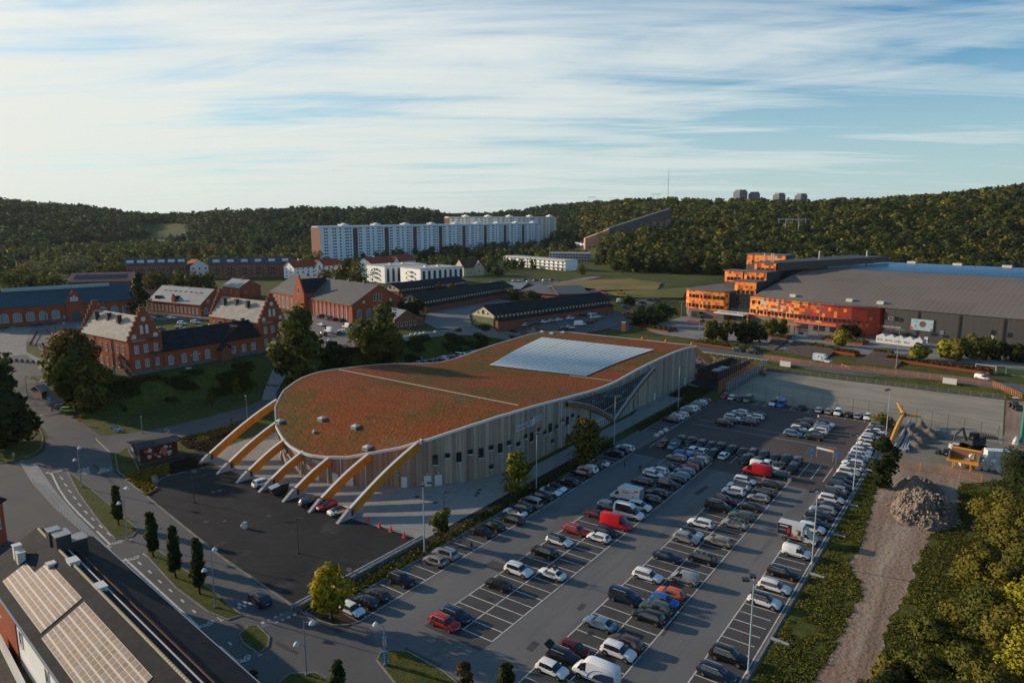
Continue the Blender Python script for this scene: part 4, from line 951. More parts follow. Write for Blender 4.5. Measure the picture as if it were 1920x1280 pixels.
# brown brick blocks at left middle
for A_,B_,dd,lab in ((P8(237,525),P8(352,521),14,'brown brick apartment block with grey sheet roof, left of the two'),(P8(394,523),P8(549,519),14,'brown brick apartment block with balconies and grey roof, right of the two')):
 k = Bld('brown_apartment_block',lab,'apartment block',A_,B_,dd,8.); w,r = k.gable(11.5,15.5,'brick2','roofteal','x',ov=.5); L = k.L
 for z in (1.5,4.6,7.8): k.win('f',rng(1,L - 1,14),z,1.5,1.5)
 for i in range(6):
  x = L * (i + .5) / 6; k.cube('dormer','white',x - 2.4,x + 2.4,1.2,5,12.6,14.4,r)
  for z in (3.6,6.8): k.cube('balcony','dark',x - 2,x + 2,-1.4,-.05,z,z + 1)
k = Bld('pink_roofed_hall','low hall with salmon-red roof beyond the long teal roof','hall',P8(128,541),P8(248,538),24,8.); k.gable(4.5,9.5,'brick2','pinkroof','x') if 'pinkroof' in M else None
M['pinkroof'] = mat('salmon_roof',(.40,.17,.13),.7); k.gable(4.4,9.3,'brick2','pinkroof','x')
b = MB(); b.add([(k.L * .08,2,5.6),(k.L * .92,2,5.6),(k.L * .92,8,8.1),(k.L * .08,8,8.1)],[(0,1,2,3)]); b.v = [(p[0],p[1],p[2] + .45) for p in b.v]; k.part(b,'roof_panels',M['dark'])
k = Bld('red_roofed_shed','small red-roofed building between the trees and the grey-roofed barracks','house',P8(281,563),P8(305,560),12,8.); k.gable(4,7.5,'brick2','pinkroof','x'); k.win('f',rng(0,k.L,3),1,1,1.4)
k = Bld('white_gabled_house','white gabled house with red roof between the two brown blocks','house',P8(358,520),P8(392,518),14,8.); k.gable(9,13.5,'white_r','roofred','y'); k.win('f',rng(0,k.L,3),2,1.2,1.4); k.win('f',rng(0,k.L,3),6,1.2,1.4)
k = Bld('yellow_villa','pale yellow villa with steep dark gables among the trees','house',P8(870,518),P8(908,516),16,8.); w,r = k.gable(7,13.5,'cream','roofred','x')
r.data.materials[0] = mat('brown_tile_roof',(.10,.05,.035),.8)
b = MB(); b.ext([(k.L * .5,-.3),(k.L * .9,-.3),(k.L * .9,7.5),(k.L * .7,12),(k.L * .5,7.5)],-1.5,-.02,'y'); k.part(b,'front_gable',M['cream']); k.win('f',[k.L * .2,k.L * .35],2,1.2,1.5); k.place('window',win_mesh(1.3,1.5),'f',k.L * .7,8.3,out=1.5); k.place('window',win_mesh(1.3,1.5),'f',k.L * .7,3,out=1.5)
# white gallery blocks right of them
for A_,B_,lab in ((P8(948,497),P8(1060,508),'pale row of flats with gallery frames, nearer one behind the dark trees'),(P8(1030,490),P8(1106,491),'pale row of flats with gallery frames beside the wood')):
 k = Bld('gallery_flats',lab,'apartment house',A_,B_,14,8.); k.box(9,'white_r','roofpale',.5); L = k.L; b = MB()
 for z in (2.7,5.6,8.6): b.box(0,L,-2.2,-.02,z,z + .25)
 n = 14
 for i in range(n + 1): b.box(L * i / n - .15,L * i / n + .15,-2.2,-1.9,0,9)
 k.part(b,'gallery',M['white'])
 for z in (.5,3.3,6.2): k.win('f',rng(0,L,14),z,2.6,1.9)
k = Bld('blue_roofed_hall','low hall with pale blue roof far off beside the wood','hall',hit(1066,462),hit(1100,462),20); k.box(7,'white_r','roofteal',.6)
# --- wedge shaped terrace building on the wooded slope
pa,pb,pc = hit(1097,470),hit(1142,452),hit(1256,440)
z0 = 8.; NOBOX = [len(BLS),len(BLS) + 1]; k = Bld('stepped_terrace_flats','wedge-shaped dark apartment building rising up the wooded slope','apartment block',Vector((pb.x,pb.y,0)),Vector((pc.x,pc.y,0)),22,z0)
def ztop(B,x,y,v):   # height above base of a point that appears at image row v
 p = B.r.matrix_basis @ Vector((x,y,0)); lo,hi = 0,250
 for _ in range(40):
  m_ = (lo + hi) / 2
  if project(p.x,p.y,B.z + m_)[1] > v: lo = m_
  else: hi = m_
 return lo
L = k.L; zl,zh = ztop(k,0,0,428),ztop(k,L,0,391); b = MB(); b.ext([(0,-8),(L,-8),(L,zh),(0,zl)],0,22,'y'); k.part(b,'wall',M['wedge'] if 'wedge' in M else mat('slate_grey_wall',(.085,.092,.10),.8))
n = 9
for i in range(n):
 x0,x1 = L * i / n,L * (i + 1) / n; zt = zl + (zh - zl) * i / n - 7
 b = MB(); b.box(x0,x1,-5,-.02,-8,max(1.,zt - 2)); k.part(b,'terrace',mat('brown_terrace',(.13,.085,.055),.8) if i == 0 else bpy.data.materials['brown_terrace'])
 for j in range(int(max(0,zt) / 3)): k.place('window',win_mesh(4.5,1.6,glass='glass',frame='offwhite'),'f',(x0 + x1) / 2,j * 3.0,out=5.05)
k2 = Bld('stepped_terrace_flats','lower tan end of the wedge-shaped building','apartment block',Vector((pa.x,pa.y,0)),Vector((pb.x,pb.y,0)) - (Vector((pb.x,pb.y,0)) - Vector((pa.x,pa.y,0))).normalized() * .1,20,z0)
L = k2.L; b = MB(); b.ext([(0,-4),(L,-4),(L,ztop(k2,L,0,430)),(0,ztop(k2,0,0,447))],0,20,'y'); k2.part(b,'wall',M['pinkish']); k2.win('f',rng(2,L - 2,4),2,3,1.6); k2.win('f',rng(2,L - 2,4),7,3,1.6)
# --- far towers, mast, pylons
def far_tower(u,vb,vt,w,lab,y=3200):
 r = ray(u,vb); t = y / (-r[0] * sY + r[1] * cY); base = Vector((r[0] * t,r[1] * t,0)); zt = HC + ray(u,vt)[2] * (y / (-ray(u,vt)[0] * sY + ray(u,vt)[1] * cY))
 k = thing('distant_tower_block',lab,'tower block',(base.x,base.y,0),YAW + .4,'tower blocks on the skyline'); W2 = w / 2 * y / F_
 b = MB(); b.box(-W2 * .8,W2 * .8,-W2 * .8,W2 * .8,0,zt); k0 = b.build('wall',M['fartower'],k); b = MB(); b.box(-W2 * .86,W2 * .5,-W2 * .86,W2 * .3,zt + .01,zt + 7); b.build('roof',M['dark'],k)
 b = MB()
 for i in range(1,16): b.box(-W2 * .84,W2 * .84,-W2 * .84,W2 * .84,zt - 5 * i,zt - 5 * i + 1.)
 b.build('balcony_bands',M['plinth'],k)
M['fartower'] = mat('blue_grey_tower',(.025,.075,.11),.6)
for i,(u,vt,w) in enumerate(((1387,359,22),(1413,363,18),(1460,365,19),(1501,366,19),(1574,373,20),(1641,375,18))):
 far_tower(u,385,vt,w,'%s from left of the blue-grey tower blocks on the skyline' % ORD_[i] if False else ['leftmost and largest','second from left','third from left','fourth from left','low fifth from left','rightmost and lowest'][i] + ' of the blue-grey tower blocks on the skyline')
k = thing('radio_mast','tall thin radio mast on the wooded skyline','mast',(0,0,0)); r_ = ray(1252,380); t = 2300 / (-r_[0] * sY + r_[1] * cY); p = Vector((r_[0] * t,r_[1] * t,60)); k.location = p
b = MB(); b.tube((0,0,0),(0,0,HC + ray(1252,316)[2] * t - 60),1.1,.6,n=5); b.build('mast_tube',M['steel'],k)
b = MB(); [b.tube((0,0,120),(sx_,sy_,0),.12,n=3) for sx_,sy_ in ((60,0),(-40,50),(-40,-50))]; b.build('guy_wire',M['steel'],k)
def pylon(u,v,s,lab,y):
 r_ = ray(u,v); t = y / (-r_[0] * sY + r_[1] * cY); z = max(0,HC + r_[2] * t); b = MB()
 k = thing('power_pylon',lab,'pylon',(r_[0] * t,r_[1] * t,z),YAW)
 for x in (-.28,.28): b.tube((x * s,0,-8),(x * s,0,s),.022 * s,.014 * s,n=5)
 b.box(-.62 * s,.62 * s,-.02 * s,.02 * s,s * .93,s * .98)
 for x in (-.58,0,.58): b.tube((x * s,0,s * .93),(x * s,0,s * .78),.012 * s,n=4)
 b.build('portal_frame',M['steel'],k)
pylon(1483,453,26,'portal-shaped power pylon standing in the wood above the orange arena',800)
pylon(1109,382,22,'small power pylon on the skyline above the cream high-rise',2300); pylon(1229,378,24,'small power pylon on the skyline left of the radio mast',2300)
for u,v,lab in ((1270,381,'red-roofed house on the skyline right of the mast'),(1335,384,'pale house with pink roof on the skyline, left of a larger one'),(1358,381,'larger pale house with pink roof on the skyline')):
 p = hit(u,v + 2); k = Bld('skyline_house',lab,'house',p + Vector((0,0,0)),p + Vector((24 * cY,24 * sY,0)),12,z=p.z + 8); k.gable(8,12,'pinkish','pinkroof','x',base=-14); k.win('f',rng(0,24,4),3,1.6,1.6)
# ------------------------------------------------------------------ the orange arena
A = hit(1285,592); A.z = 2.5; Bv = hit(1925,666); Bv.z = 2.5
k = Bld('orange_arena','huge arena with orange and red chequered facade, stepped towers and brown curved roof','arena',A,Bv,120,2.6); L0 = k.L
def xat(u,y=0.,zz=6.):   # local x of the point on plane y that appears at column u
 lo,hi = -50.,260.
 for _ in range(40):
  m_ = (lo + hi) / 2; p = k.r.matrix_basis @ Vector((m_,y,zz))
  if project(p.x,p.y,p.z)[0] < u: lo = m_
  else: hi = m_
 return lo
cm = bpy.data.materials.new('chequered_cladding'); cm.use_nodes = True; t = cm.node_tree; bb = t.nodes['Principled BSDF']; bb.inputs['Roughness'].default_value = .55
uvn = N(t,'ShaderNodeTexCoord').outputs['UV']; sx = N(t,'ShaderNodeSeparateXYZ'); LK(t,uvn,sx.inputs[0])
fx,fz = math_(t,'FLOOR',math_(t,'DIVIDE',sx.outputs[0],1.35)),math_(t,'FLOOR',math_(t,'DIVIDE',sx.outputs[1],1.5))
cbn = N(t,'ShaderNodeCombineXYZ'); LK(t,fx,cbn.inputs[0]); LK(t,fz,cbn.inputs[1]); wn = N(t,'ShaderNodeTexWhiteNoise'); wn.noise_dimensions = '2D'; LK(t,cbn.outputs[0],wn.inputs['Vector'])
f0 = wn.outputs[0]; yel = ramp(t,f0,[(0,(.86,.27,.015)),(.32,(.78,.16,.008)),(.55,(.58,.090,.010)),(.72,(.30,.040,.010)),(.86,(.18,.050,.03)),(.94,(.80,.34,.03))],'CONSTANT')
redr = ramp(t,f0,[(0,(.36,.030,.008)),(.55,(.30,.028,.010)),(.80,(.24,.030,.014)),(.90,(.15,.05,.04)),(.96,(.60,.12,.02))],'CONSTANT')
LK(t,mixc(t,math_(t,'SMOOTH_MIN',1.,ramp(t,math_(t,'DIVIDE',sx.outputs[0],160.),[(.38,0.),(.50,.65),(.60,1.)]),.0) if False else math_(t,'GREATER_THAN',math_(t,'ADD',math_(t,'DIVIDE',sx.outputs[0],160.),math_(t,'MULTIPLY',N(t,'ShaderNodeTexWhiteNoise').outputs[0] if False else math_(t,'FRACT',math_(t,'MULTIPLY',f0,7.13)),.28)),.56),yel,redr),bb.inputs['Base Color'])
M['cheq'] = cm; M['arena_dark'] = mat('charcoal_sheet_wall',(.045,.044,.045),.6,(.058,.056,.055),.3,stretch=(4,4,.2)); M['arena_grey'] = mat('grey_brown_base',(.12,.108,.10),.7)
def uvfacade(name,pts,z0,z1,closed=False,top=True,thick=None):
 """cladding along a polyline of local points, with uv = metres; roofed with a flat cap"""
 b = MB(); U = []; s_ = pts[0][0]; P = pts + ([pts[0]] if closed else [])
 for p,q in zip(P,P[1:]):
  l = math.hypot(q[0] - p[0],q[1] - p[1]); b.quad((*p,z0),(*q,z0),(*q,z1),(*p,z1)); U += [(s_,z0),(s_ + l,z0),(s_ + l,z1),(s_,z1)]; s_ += l
 me = bpy.data.meshes.new(name); me.from_pydata(b.v,[],b.f); me.materials.append(cm); uvl = me.uv_layers.new(name='UVMap')
 for p in me.polygons:
  for li in p.loop_indices: uvl.data[li].uv = U[me.loops[li].vertex_index]
 return link(name,me,k.r)
xe0,xe1,xr,xc = xat(1362),xat(1402),xat(1600),xat(1652)
HA = 14.2
# base wings
left = [(-1.2,9),(-1.2,3),(-.3,.6),(2,-.4),(xe0 * .5,-1.),(xe0 - 1.5,.2),(xe0,2.2)]
uvfacade('orange_facade',left,4.6,HA); b = MB(); b.prism([(p[0] + (.35 if p[0] < 1 else 0),p[1] + .35) for p in left] + [(xe0,40),(0,40)],-.3,HA + .25); k.part(b,'left_wing',[M['arena_grey']])
b = MB(); b.prism([(p[0] - (.2 if p[0] < 1 else 0),p[1] - .2) for p in left] + [(xe0 + .2,40),(-1.2,40)],HA + .26,HA + .8); k.part(b,'left_wing_roof',M['roofpale2'] if 'roofpale2' in M else mat('brown_grey_flat_roof',(.15,.135,.12),.8))
right = [(xe1,2.),(xe1 + 1,.2),(xe1 + 10,-1.5),((xe1 + xr) / 2,-3.2),(xr - 8,-3.5),(xr,-2.8),(xr + 6,-.8),(xc - 1.5,2.2),(xc,6),(xc,10)]
uvfacade('orange_facade',right,4.6,HA - .6)
uvfacade('red_facade',[(xr - 6,-3.62),(xr - .5,-2.95),(xr + 6,-.9),(xc - 1.4,2.1),(xc + .1,6),(xc + .1,10)],-.2,4.62)
b = MB(); b.prism([(p[0],p[1] + .4) for p in right[:-2]] + [(xc - .4,6),(xc - .4,30),(xe1,30)],-.3,HA - .62); k.part(b,'right_wing',M['arena_grey'])
# glass entrance
b = MB(); b.box(xe0,xe1,3,4.4,0,HA,0)
for i in range(9): x = xe0 + (xe1 - xe0) * i / 8; b.box(x - .08,x + .08,2.9,3,4.6,HA,1)
for i in range(6): z = 4.6 + i * 1.9; b.box(xe0,xe1,2.92,3,z - .06,z + .06,1)
k.part(b,'entrance_glazing',[M['glass'],M['dark']])
b = MB(); b.box(xe0 - 3.5,xe1 + 1,-6.5,3,4.2,4.9,0); b.box(xe0 - 3.2,xe1 + .7,-6.3,-6.,-.2,.1,1)
for x in (xe0 - 3.2,xe1 + .7): b.box(x - .2,x + .2,-6.3,-5.9,-.2,4.2,1)
k.part(b,'entrance_canopy',[M['offwhite'],M['dark']])
k.cube('canopy_sign','offwhite',xe0 - 1,xe1 - 1.5,-6.6,-6.4,4.95,6.1)
lettering('lettering','PRIORITET SERNEKE ARENA',.78,M['dark'],k.r,Matrix.Translation(Vector(((xe0 + xe1) / 2 - 1.2,-6.64,5.5))) @ XZ,.02)
for x,zz in ((xe0 - 4.5,4.5),(xe1 + 1.8,4.5)): k.cube('orange_pillar','orange',x,x + .9,-4.5,-4,-.2,zz)
# windows in the facades
def fy(pts,x):
 for p,q in zip(pts,pts[1:]):
  if p[0] <= x <= q[0] and q[0] > p[0]: return p[1] + (q[1] - p[1]) * (x - p[0]) / (q[0] - p[0])
 return 0
wm_ = win_mesh(1.5,1.7,frame='dark',sill=False); wn2 = win_mesh(.9,1.7,frame='dark',sill=False)
for z in (5.6,10.6):
 for i,x in enumerate(rng(1.5,xe0 - 1.5,9)): k.place('window',wm_ if i % 3 else wn2,'f',x,z,out=-fy(left,x) + .06)
for i,x in enumerate(rng(xe1 + 1,xr + 4,27)): k.place('window',wm_ if i % 2 else wn2,'f',x,5.6,out=-fy(right,x) + .06)
for x in (xe1 + 3,xe1 + 6.5): k.place('window',wm_,'f',x,10.2,out=-fy(right,x) + .06)
for x in (xr - 22,xr - 14,xr - 6 - .5): k.place('shop_window',win_mesh(5,2.2,frame='dark',sill=False),'f',x,.8,out=-fy(right,x) - .3)
for x in (xr + 1,xr + 4): k.place('window',wn2,'f',x,1.2,out=-fy(right,x) + .25)
# white sponsor marks on the right wing
for i,(dx,z,w,h) in enumerate(((9.5,10.4,4.6,1.5),(16.2,10.5,1.2,1.2),(19.2,10.3,2.6,.5),(9.8,8.2,2.8,.8),(14.5,8.0,3.0,.9),(18.8,7.9,1.5,1.1),(22.6,7.6,3.,.5))):
 x = xe1 + dx; b = MB(); b.box(-w / 2,w / 2,-.12,0,0,h); k.place('sponsor_mark',b.mesh(M['offwhite']),'f',x,z,out=-fy(right,x) + .05)
lettering('lettering','au',2.0,M['white'],k.r,Matrix.Translation(Vector((xe1 + 23.6,fy(right,xe1 + 23.6) - .15,10.4))) @ XZ,.03)
# barrel roof: parallel curve from front eave to a high back
YF,YB = 1.5,78.
def zb(y): s_ = (y - YF) / (YB - YF); return HA - .7 + 15.5 * math.sin(min(1.,s_) * 1.22) / math.sin(1.22)
xl0 = xe1 + 1.5; Xr = L0 + 60
mrf = bpy.data.materials.new('ribbed_brown_roof'); mrf.use_nodes = True; t = mrf.node_tree; bb = t.nodes['Principled BSDF']; bb.inputs['Roughness'].default_value = .75
ob = N(t,'ShaderNodeTexCoord').outputs['Object']; sx = N(t,'ShaderNodeSeparateXYZ'); LK(t,ob,sx.inputs[0])
st_ = math_(t,'GREATER_THAN',math_(t,'FRACT',math_(t,'DIVIDE',sx.outputs[0],2.2)),.78); pt = math_(t,'FLOOR',math_(t,'DIVIDE',sx.outputs[0],22.)); py2 = math_(t,'FLOOR',math_(t,'DIVIDE',sx.outputs[1],15.))
cbn = N(t,'ShaderNodeCombineXYZ'); LK(t,pt,cbn.inputs[0]); LK(t,py2,cbn.inputs[1]); wn = N(t,'ShaderNodeTexWhiteNoise'); wn.noise_dimensions = '2D'; LK(t,cbn.outputs[0],wn.inputs['Vector'])
cc = mixc(t,math_(t,'MULTIPLY',wn.outputs[0],.8),(.165,.138,.115),(.118,.096,.08)); cc = mixc(t,math_(t,'MULTIPLY',st_,.45),cc,(.22,.19,.16))
nn = N(t,'ShaderNodeTexNoise',Scale=.06,Detail=5); LK(t,ob,nn.inputs['Vector']); cc = mixc(t,math_(t,'MULTIPLY',ramp(t,nn.outputs[0],[(.45,0.),(.6,1.)]),.35),cc,(.17,.15,.13)); LK(t,cc,bb.inputs['Base Color'])
N_ = 26
def xlo(y):   # the left edge of the roof runs back along the towers
 return xl0 + max(0,(y - 6)) * .12
b = MB()
for i in range(N_):
 y0,y1 = YF + (YB - YF) * i / N_,YF + (YB - YF) * (i + 1) / N_; yf0,yf1 = (y0,y1)
 for xa,xb in ((None,xr - 10),(xr - 10,xc + .5),(xc + .5,Xr)):
  x0a,x0b = (xlo(y0),xlo(y1)) if xa is None else (xa,xa); d0 = d1 = 0
  b.quad((x0a,y0,zb(y0)),(xb,y0,zb(y0)),(xb,y1,zb(y1)),(x0b,y1,zb(y1)))
for x0,x1,p0,p1 in [(right[i][0],right[i + 1][0],right[i][1],right[i + 1][1]) for i in range(0,7)]:
 b.quad((x0,p0 - .6,HA - .75 - .3),(x1,p1 - .6,HA - .75 - .3),(x1,YF,zb(YF)),(x0,YF,zb(YF)))
ro = k.part(b,'curved_roof',mrf,smooth=50)
b = MB(); prof_ = [(y,zb(y) - .15) for y in [YF + (YB - YF) * i / 14 for i in range(15)]]
b.ext([(YF,-.2)] + prof_ + [(YB,-.2)],xl0 + 2.0,xl0 + 2.4,'x'); k.part(b,'end_wall',M['arena_dark'])
b = MB(); b.box(xc + .5,Xr,1.9,2.4,-.5,HA - 1); b.box(xl0 + 9,Xr,YB - .6,YB,-.5,zb(YB) - .2); k.part(b,'dark_wall',M['arena_dark'])
b = MB()
for i in range(9): x = xc + 14 + i * 15.5; b.box(x - .3,x + .3,1.6,1.9,0,HA - 1.2)
k.part(b,'wall_ribs',M['black'])
# blue glazed strip near the ridge
b = MB(); fr_ = MB(); nb = 70
for i in range(nb):
 x0,x1 = xl0 + 14 + (Xr - xl0 - 14) * i / nb,xl0 + 14 + (Xr - xl0 - 14) * (i + 1) / nb
 for j in range(7):
  y0 = 55 + j * 3.2; y1 = y0 + 3.05
  if y1 < YB - .3: b.quad((x0 + .06,y0,zb(y0) + .12),(x1 - .06,y0,zb(y0) + .12),(x1 - .06,y1,zb(y1) + .12),(x0 + .06,y1,zb(y1) + .12))
gm = mat('blue_solar_glass',(.03,.13,.26),.25,spec=.8); k.part(b,'solar_strip',gm)
for i,x in enumerate([xl0 + 26 + q * 21 for q in range(7)]): k.cube('ridge_hatch','offwhite',x,x + 4,YB - 1.5,YB + .5,zb(YB) - .2,zb(YB) + 1.0)
for u_,v_ in ((1484,561),(1590,577),(1648,580)):
 x = xat(u_,4,14); k.cube('roof_hatch','offwhite',x - 1.4,x + 1.4,5,7,zb(6) - .2,zb(6) + 1.1)
# towers stepping up behind the left wing
def tower(u0,u1,y,vtop,vbot,name,dpt=16.):
 x0,x1 = xat(u0,y,18),xat(u1,y,18); zt = ztop(k,(x0 + x1) / 2,y,vtop); zl_ = min(ztop(k,(x0 + x1) / 2,y,vbot),zt - 3)
 pts = [(x0,y + dpt),(x0,y + 1.2),(x0 + .8,y + .2),(x0 + 2.4,y),(x1,y),(x1 + .0,y + dpt)]
 uvfacade(name,pts[:5],zl_,zt); b = MB(); b.box(x0 + .3,x1,y + .35,y + dpt,-.2,zt - .1); k.part(b,'tower_core',M['arena_dark'])
 b = MB(); b.box(x0 - .3,x1 + .3,y - .3,y + dpt,zt - .08,zt + .35); k.part(b,'tower_roof',M['roofpale3'] if 'roofpale3' in M else M['arena_grey'])
 for x in rng(x0 + 2,x1 - 1,4):
  k.place('window',wm_,'f',x,zl_ + .8,out=-y + .06)
 return x0,x1,zt
tower(1375,1418,9,528,553,'tower_facade'); tower(1392,1436,20,510,528,'tower_facade'); tower(1356,1392,20,508,528,'tower_facade',10)
x0,x1,zt = tower(1410,1453,33,493,511,'tower_facade',40); tower(1396,1470,52,478,497,'tower_facade',12)
b = MB(); b.add([(x0 + 2,34,zt),(x1 + 1,33,zt),(x1 + 42,76,zt + 3.2),(x1 + 22,76,zt + 3.2),(x0 + 2,34,zt + .5),(x1 + 1,33,zt + .5),(x1 + 42,76,zt + 3.8),(x1 + 22,76,zt + 3.8),(x1 + 1,33,zt - 4),(x1 + 42,76,zt + 1)],[(4,5,6,7),(0,1,5,4),(0,4,7,3),(1,8,9,2),(1,2,6,5),(2,3,7,6)]); k.part(b,'tail_roof',M['arena_dark'])
for x,y,h in ((x0 + 5,36,3.2),(x0 + 9,36,3.2),(x0 + 10.2,36,3.2),(x1 + 14,54,4.5),(x1 + 32,72,4.5)):
 b = MB(); b.tube((x,y,zt),(x,y,zt + h + 2),.35,n=8); k.part(b,'flue',M['offwhite'])
# picture screen, wall lettering, doors on the dark wall
xs_ = xat(1729,1.9,7); b = MB(); b.box(-4.4,4.4,-.35,0,0,5.0,0); scr = b.mesh(M['dark']); k.place('picture_screen',scr,'f',xs_,5.0,out=-1.9)
b = MB(); b.box(-4.3,4.3,-.40,-.36,.1,4.9,0); sp = k.place('screen_picture',b.mesh(mat('pale_cyan_print',(.26,.42,.47),.4,(.42,.50,.52),.5,coord='obj')),'f',xs_,5.0,out=-1.9)
for nm,cx_,cz_,rr,c_ in (('print_shape',.2,2.9,1.3,(.14,.07,.07)),('print_shape',.3,2.75,.9,(.55,.52,.50)),('print_shape',-4.0,.9,.6,(.6,.03,.05)),('print_shape',.7,2.1,.45,(.42,.12,.10)),('print_shape',3.9,.7,.6,(.15,.08,.12)),('print_shape',-2.2,3.9,.5,(.20,.38,.42)),('print_shape',-2.4,1.9,.35,(.05,.12,.18)),('print_shape',3.2,3.4,.7,(.30,.45,.48))):
 b = MB(); b.tube((cx_,-.41,cz_),(cx_,-.44 - .01 * rr,cz_),rr,n=18); k.place(nm,b.mesh(mat('print_colour',c_,.5)),'f',xs_,5.0,out=-1.9)
lettering('lettering','MASSCENTER',1.3,M['white'],k.r,Matrix.Translation(Vector((xat(1671,1.9,5),1.85,5.2))) @ XZ,.03)
for u_,z_,w_,h_,f_ in ((1659,8.2,1,1.6,'dark'),(1669,8.6,1.6,.9,'offwhite'),(1681,8.0,2,2,'dark'),(1690,8.0,.9,1.6,'dark'),(1753,3.2,2.6,1.4,'dark'),(1862,6.3,1.6,1.8,'dark'),(1893,6.0,1.6,1.8,'dark'),(1775,3.0,2,1.2,'dark')): k.place('window',win_mesh(w_,h_,frame=f_,sill=False),'f',xat(u_,1.9,6),z_,out=-1.9)
for u_,g_ in ((1736,'white'),(1722,'pinkish'),(1805,'glassb')): b = MB(); b.box(-.7,.7,-.08,0,0,2.5); k.place('door',b.mesh(M[g_]),'f',xat(u_,1.9,1),.05,out=-1.9)
b = MB(); b.box(xat(1655,0,3),xat(1700,0,3),-1.6,1.9,3.2,3.5); k.part(b,'canopy',M['dark'])
k.cube('wall_sign','glassb',xat(1766,1.8,5) - .7,xat(1766,1.8,5) + .7,1.75,1.88,4.4,6.)
b = MB(); b.prism([(xr - 26,-3.1),(xr - 10,-3.75),(xr - 6.1,-3.7),(xr - 6.1,-3.4),(xr - 10,-3.4),(xr - 26,-2.9)],3.4,4.62); k.part(b,'salmon_band',mat('salmon_band',(.55,.13,.07),.6))
# ------------------------------------------------------------------ vehicles
def paint(name,c,metal=.0,rough=.35):
 m = mat('paint_' + name,c,rough,metal=metal,spec=.35,coat=.25); return m
PT = {'white': paint('white',(.74,.75,.76)),'black': paint('black',(.008,.009,.010)),'dgrey': paint('dark_grey',(.030,.034,.038),.3),'grey': paint('grey',(.12,.125,.13),.5),
 'silver': paint('silver',(.42,.43,.44),.6),'beige': paint('beige',(.38,.33,.27),.5),'dblue': paint('dark_blue',(.010,.028,.065),.3),'blue': paint('bright_blue',(.01,.14,.48)),
 'sky': paint('light_blue',(.16,.28,.38),.4),'red': paint('red',(.42,.012,.014)),'dred': paint('dark_red',(.11,.010,.012),.2),'orange': paint('orange_red',(.62,.09,.015)),
 'brown': paint('brown',(.08,.042,.024),.4),'rust': paint('rust_orange',(.30,.09,.03),.3),'green': paint('grey_green',(.07,.11,.09),.4),'teal': paint('dark_teal',(.012,.05,.065),.3),'lime': paint('lime_yellow',(.40,.48,.10)),'redvan': paint('van_red',(.50,.010,.018)),'olive': paint('pale_olive',(.22,.24,.17),.4)}
CN = dict(white='white',black='black',dgrey='dark grey',grey='grey',silver='silver',beige='beige',dblue='dark blue',blue='bright blue',sky='light blue',red='red',dred='dark red',orange='orange-red',brown='brown',rust='rust orange',green='grey-green',teal='dark teal',lime='lime yellow',redvan='red',olive='pale olive')
M['lamp_clear'] = mat('headlight_glass',(.65,.68,.70),.15,coat=1.); M['lamp_red'] = mat('tail_light',(.20,.006,.006),.3)
M['plate'] = mat('number_plate',(.6,.6,.58),.5); M['seats'] = mat('dark_cabin',(.01,.01,.011),.7)
M['carglass'] = mat('car_glass',(.012,.016,.02),.04,spec=.9)
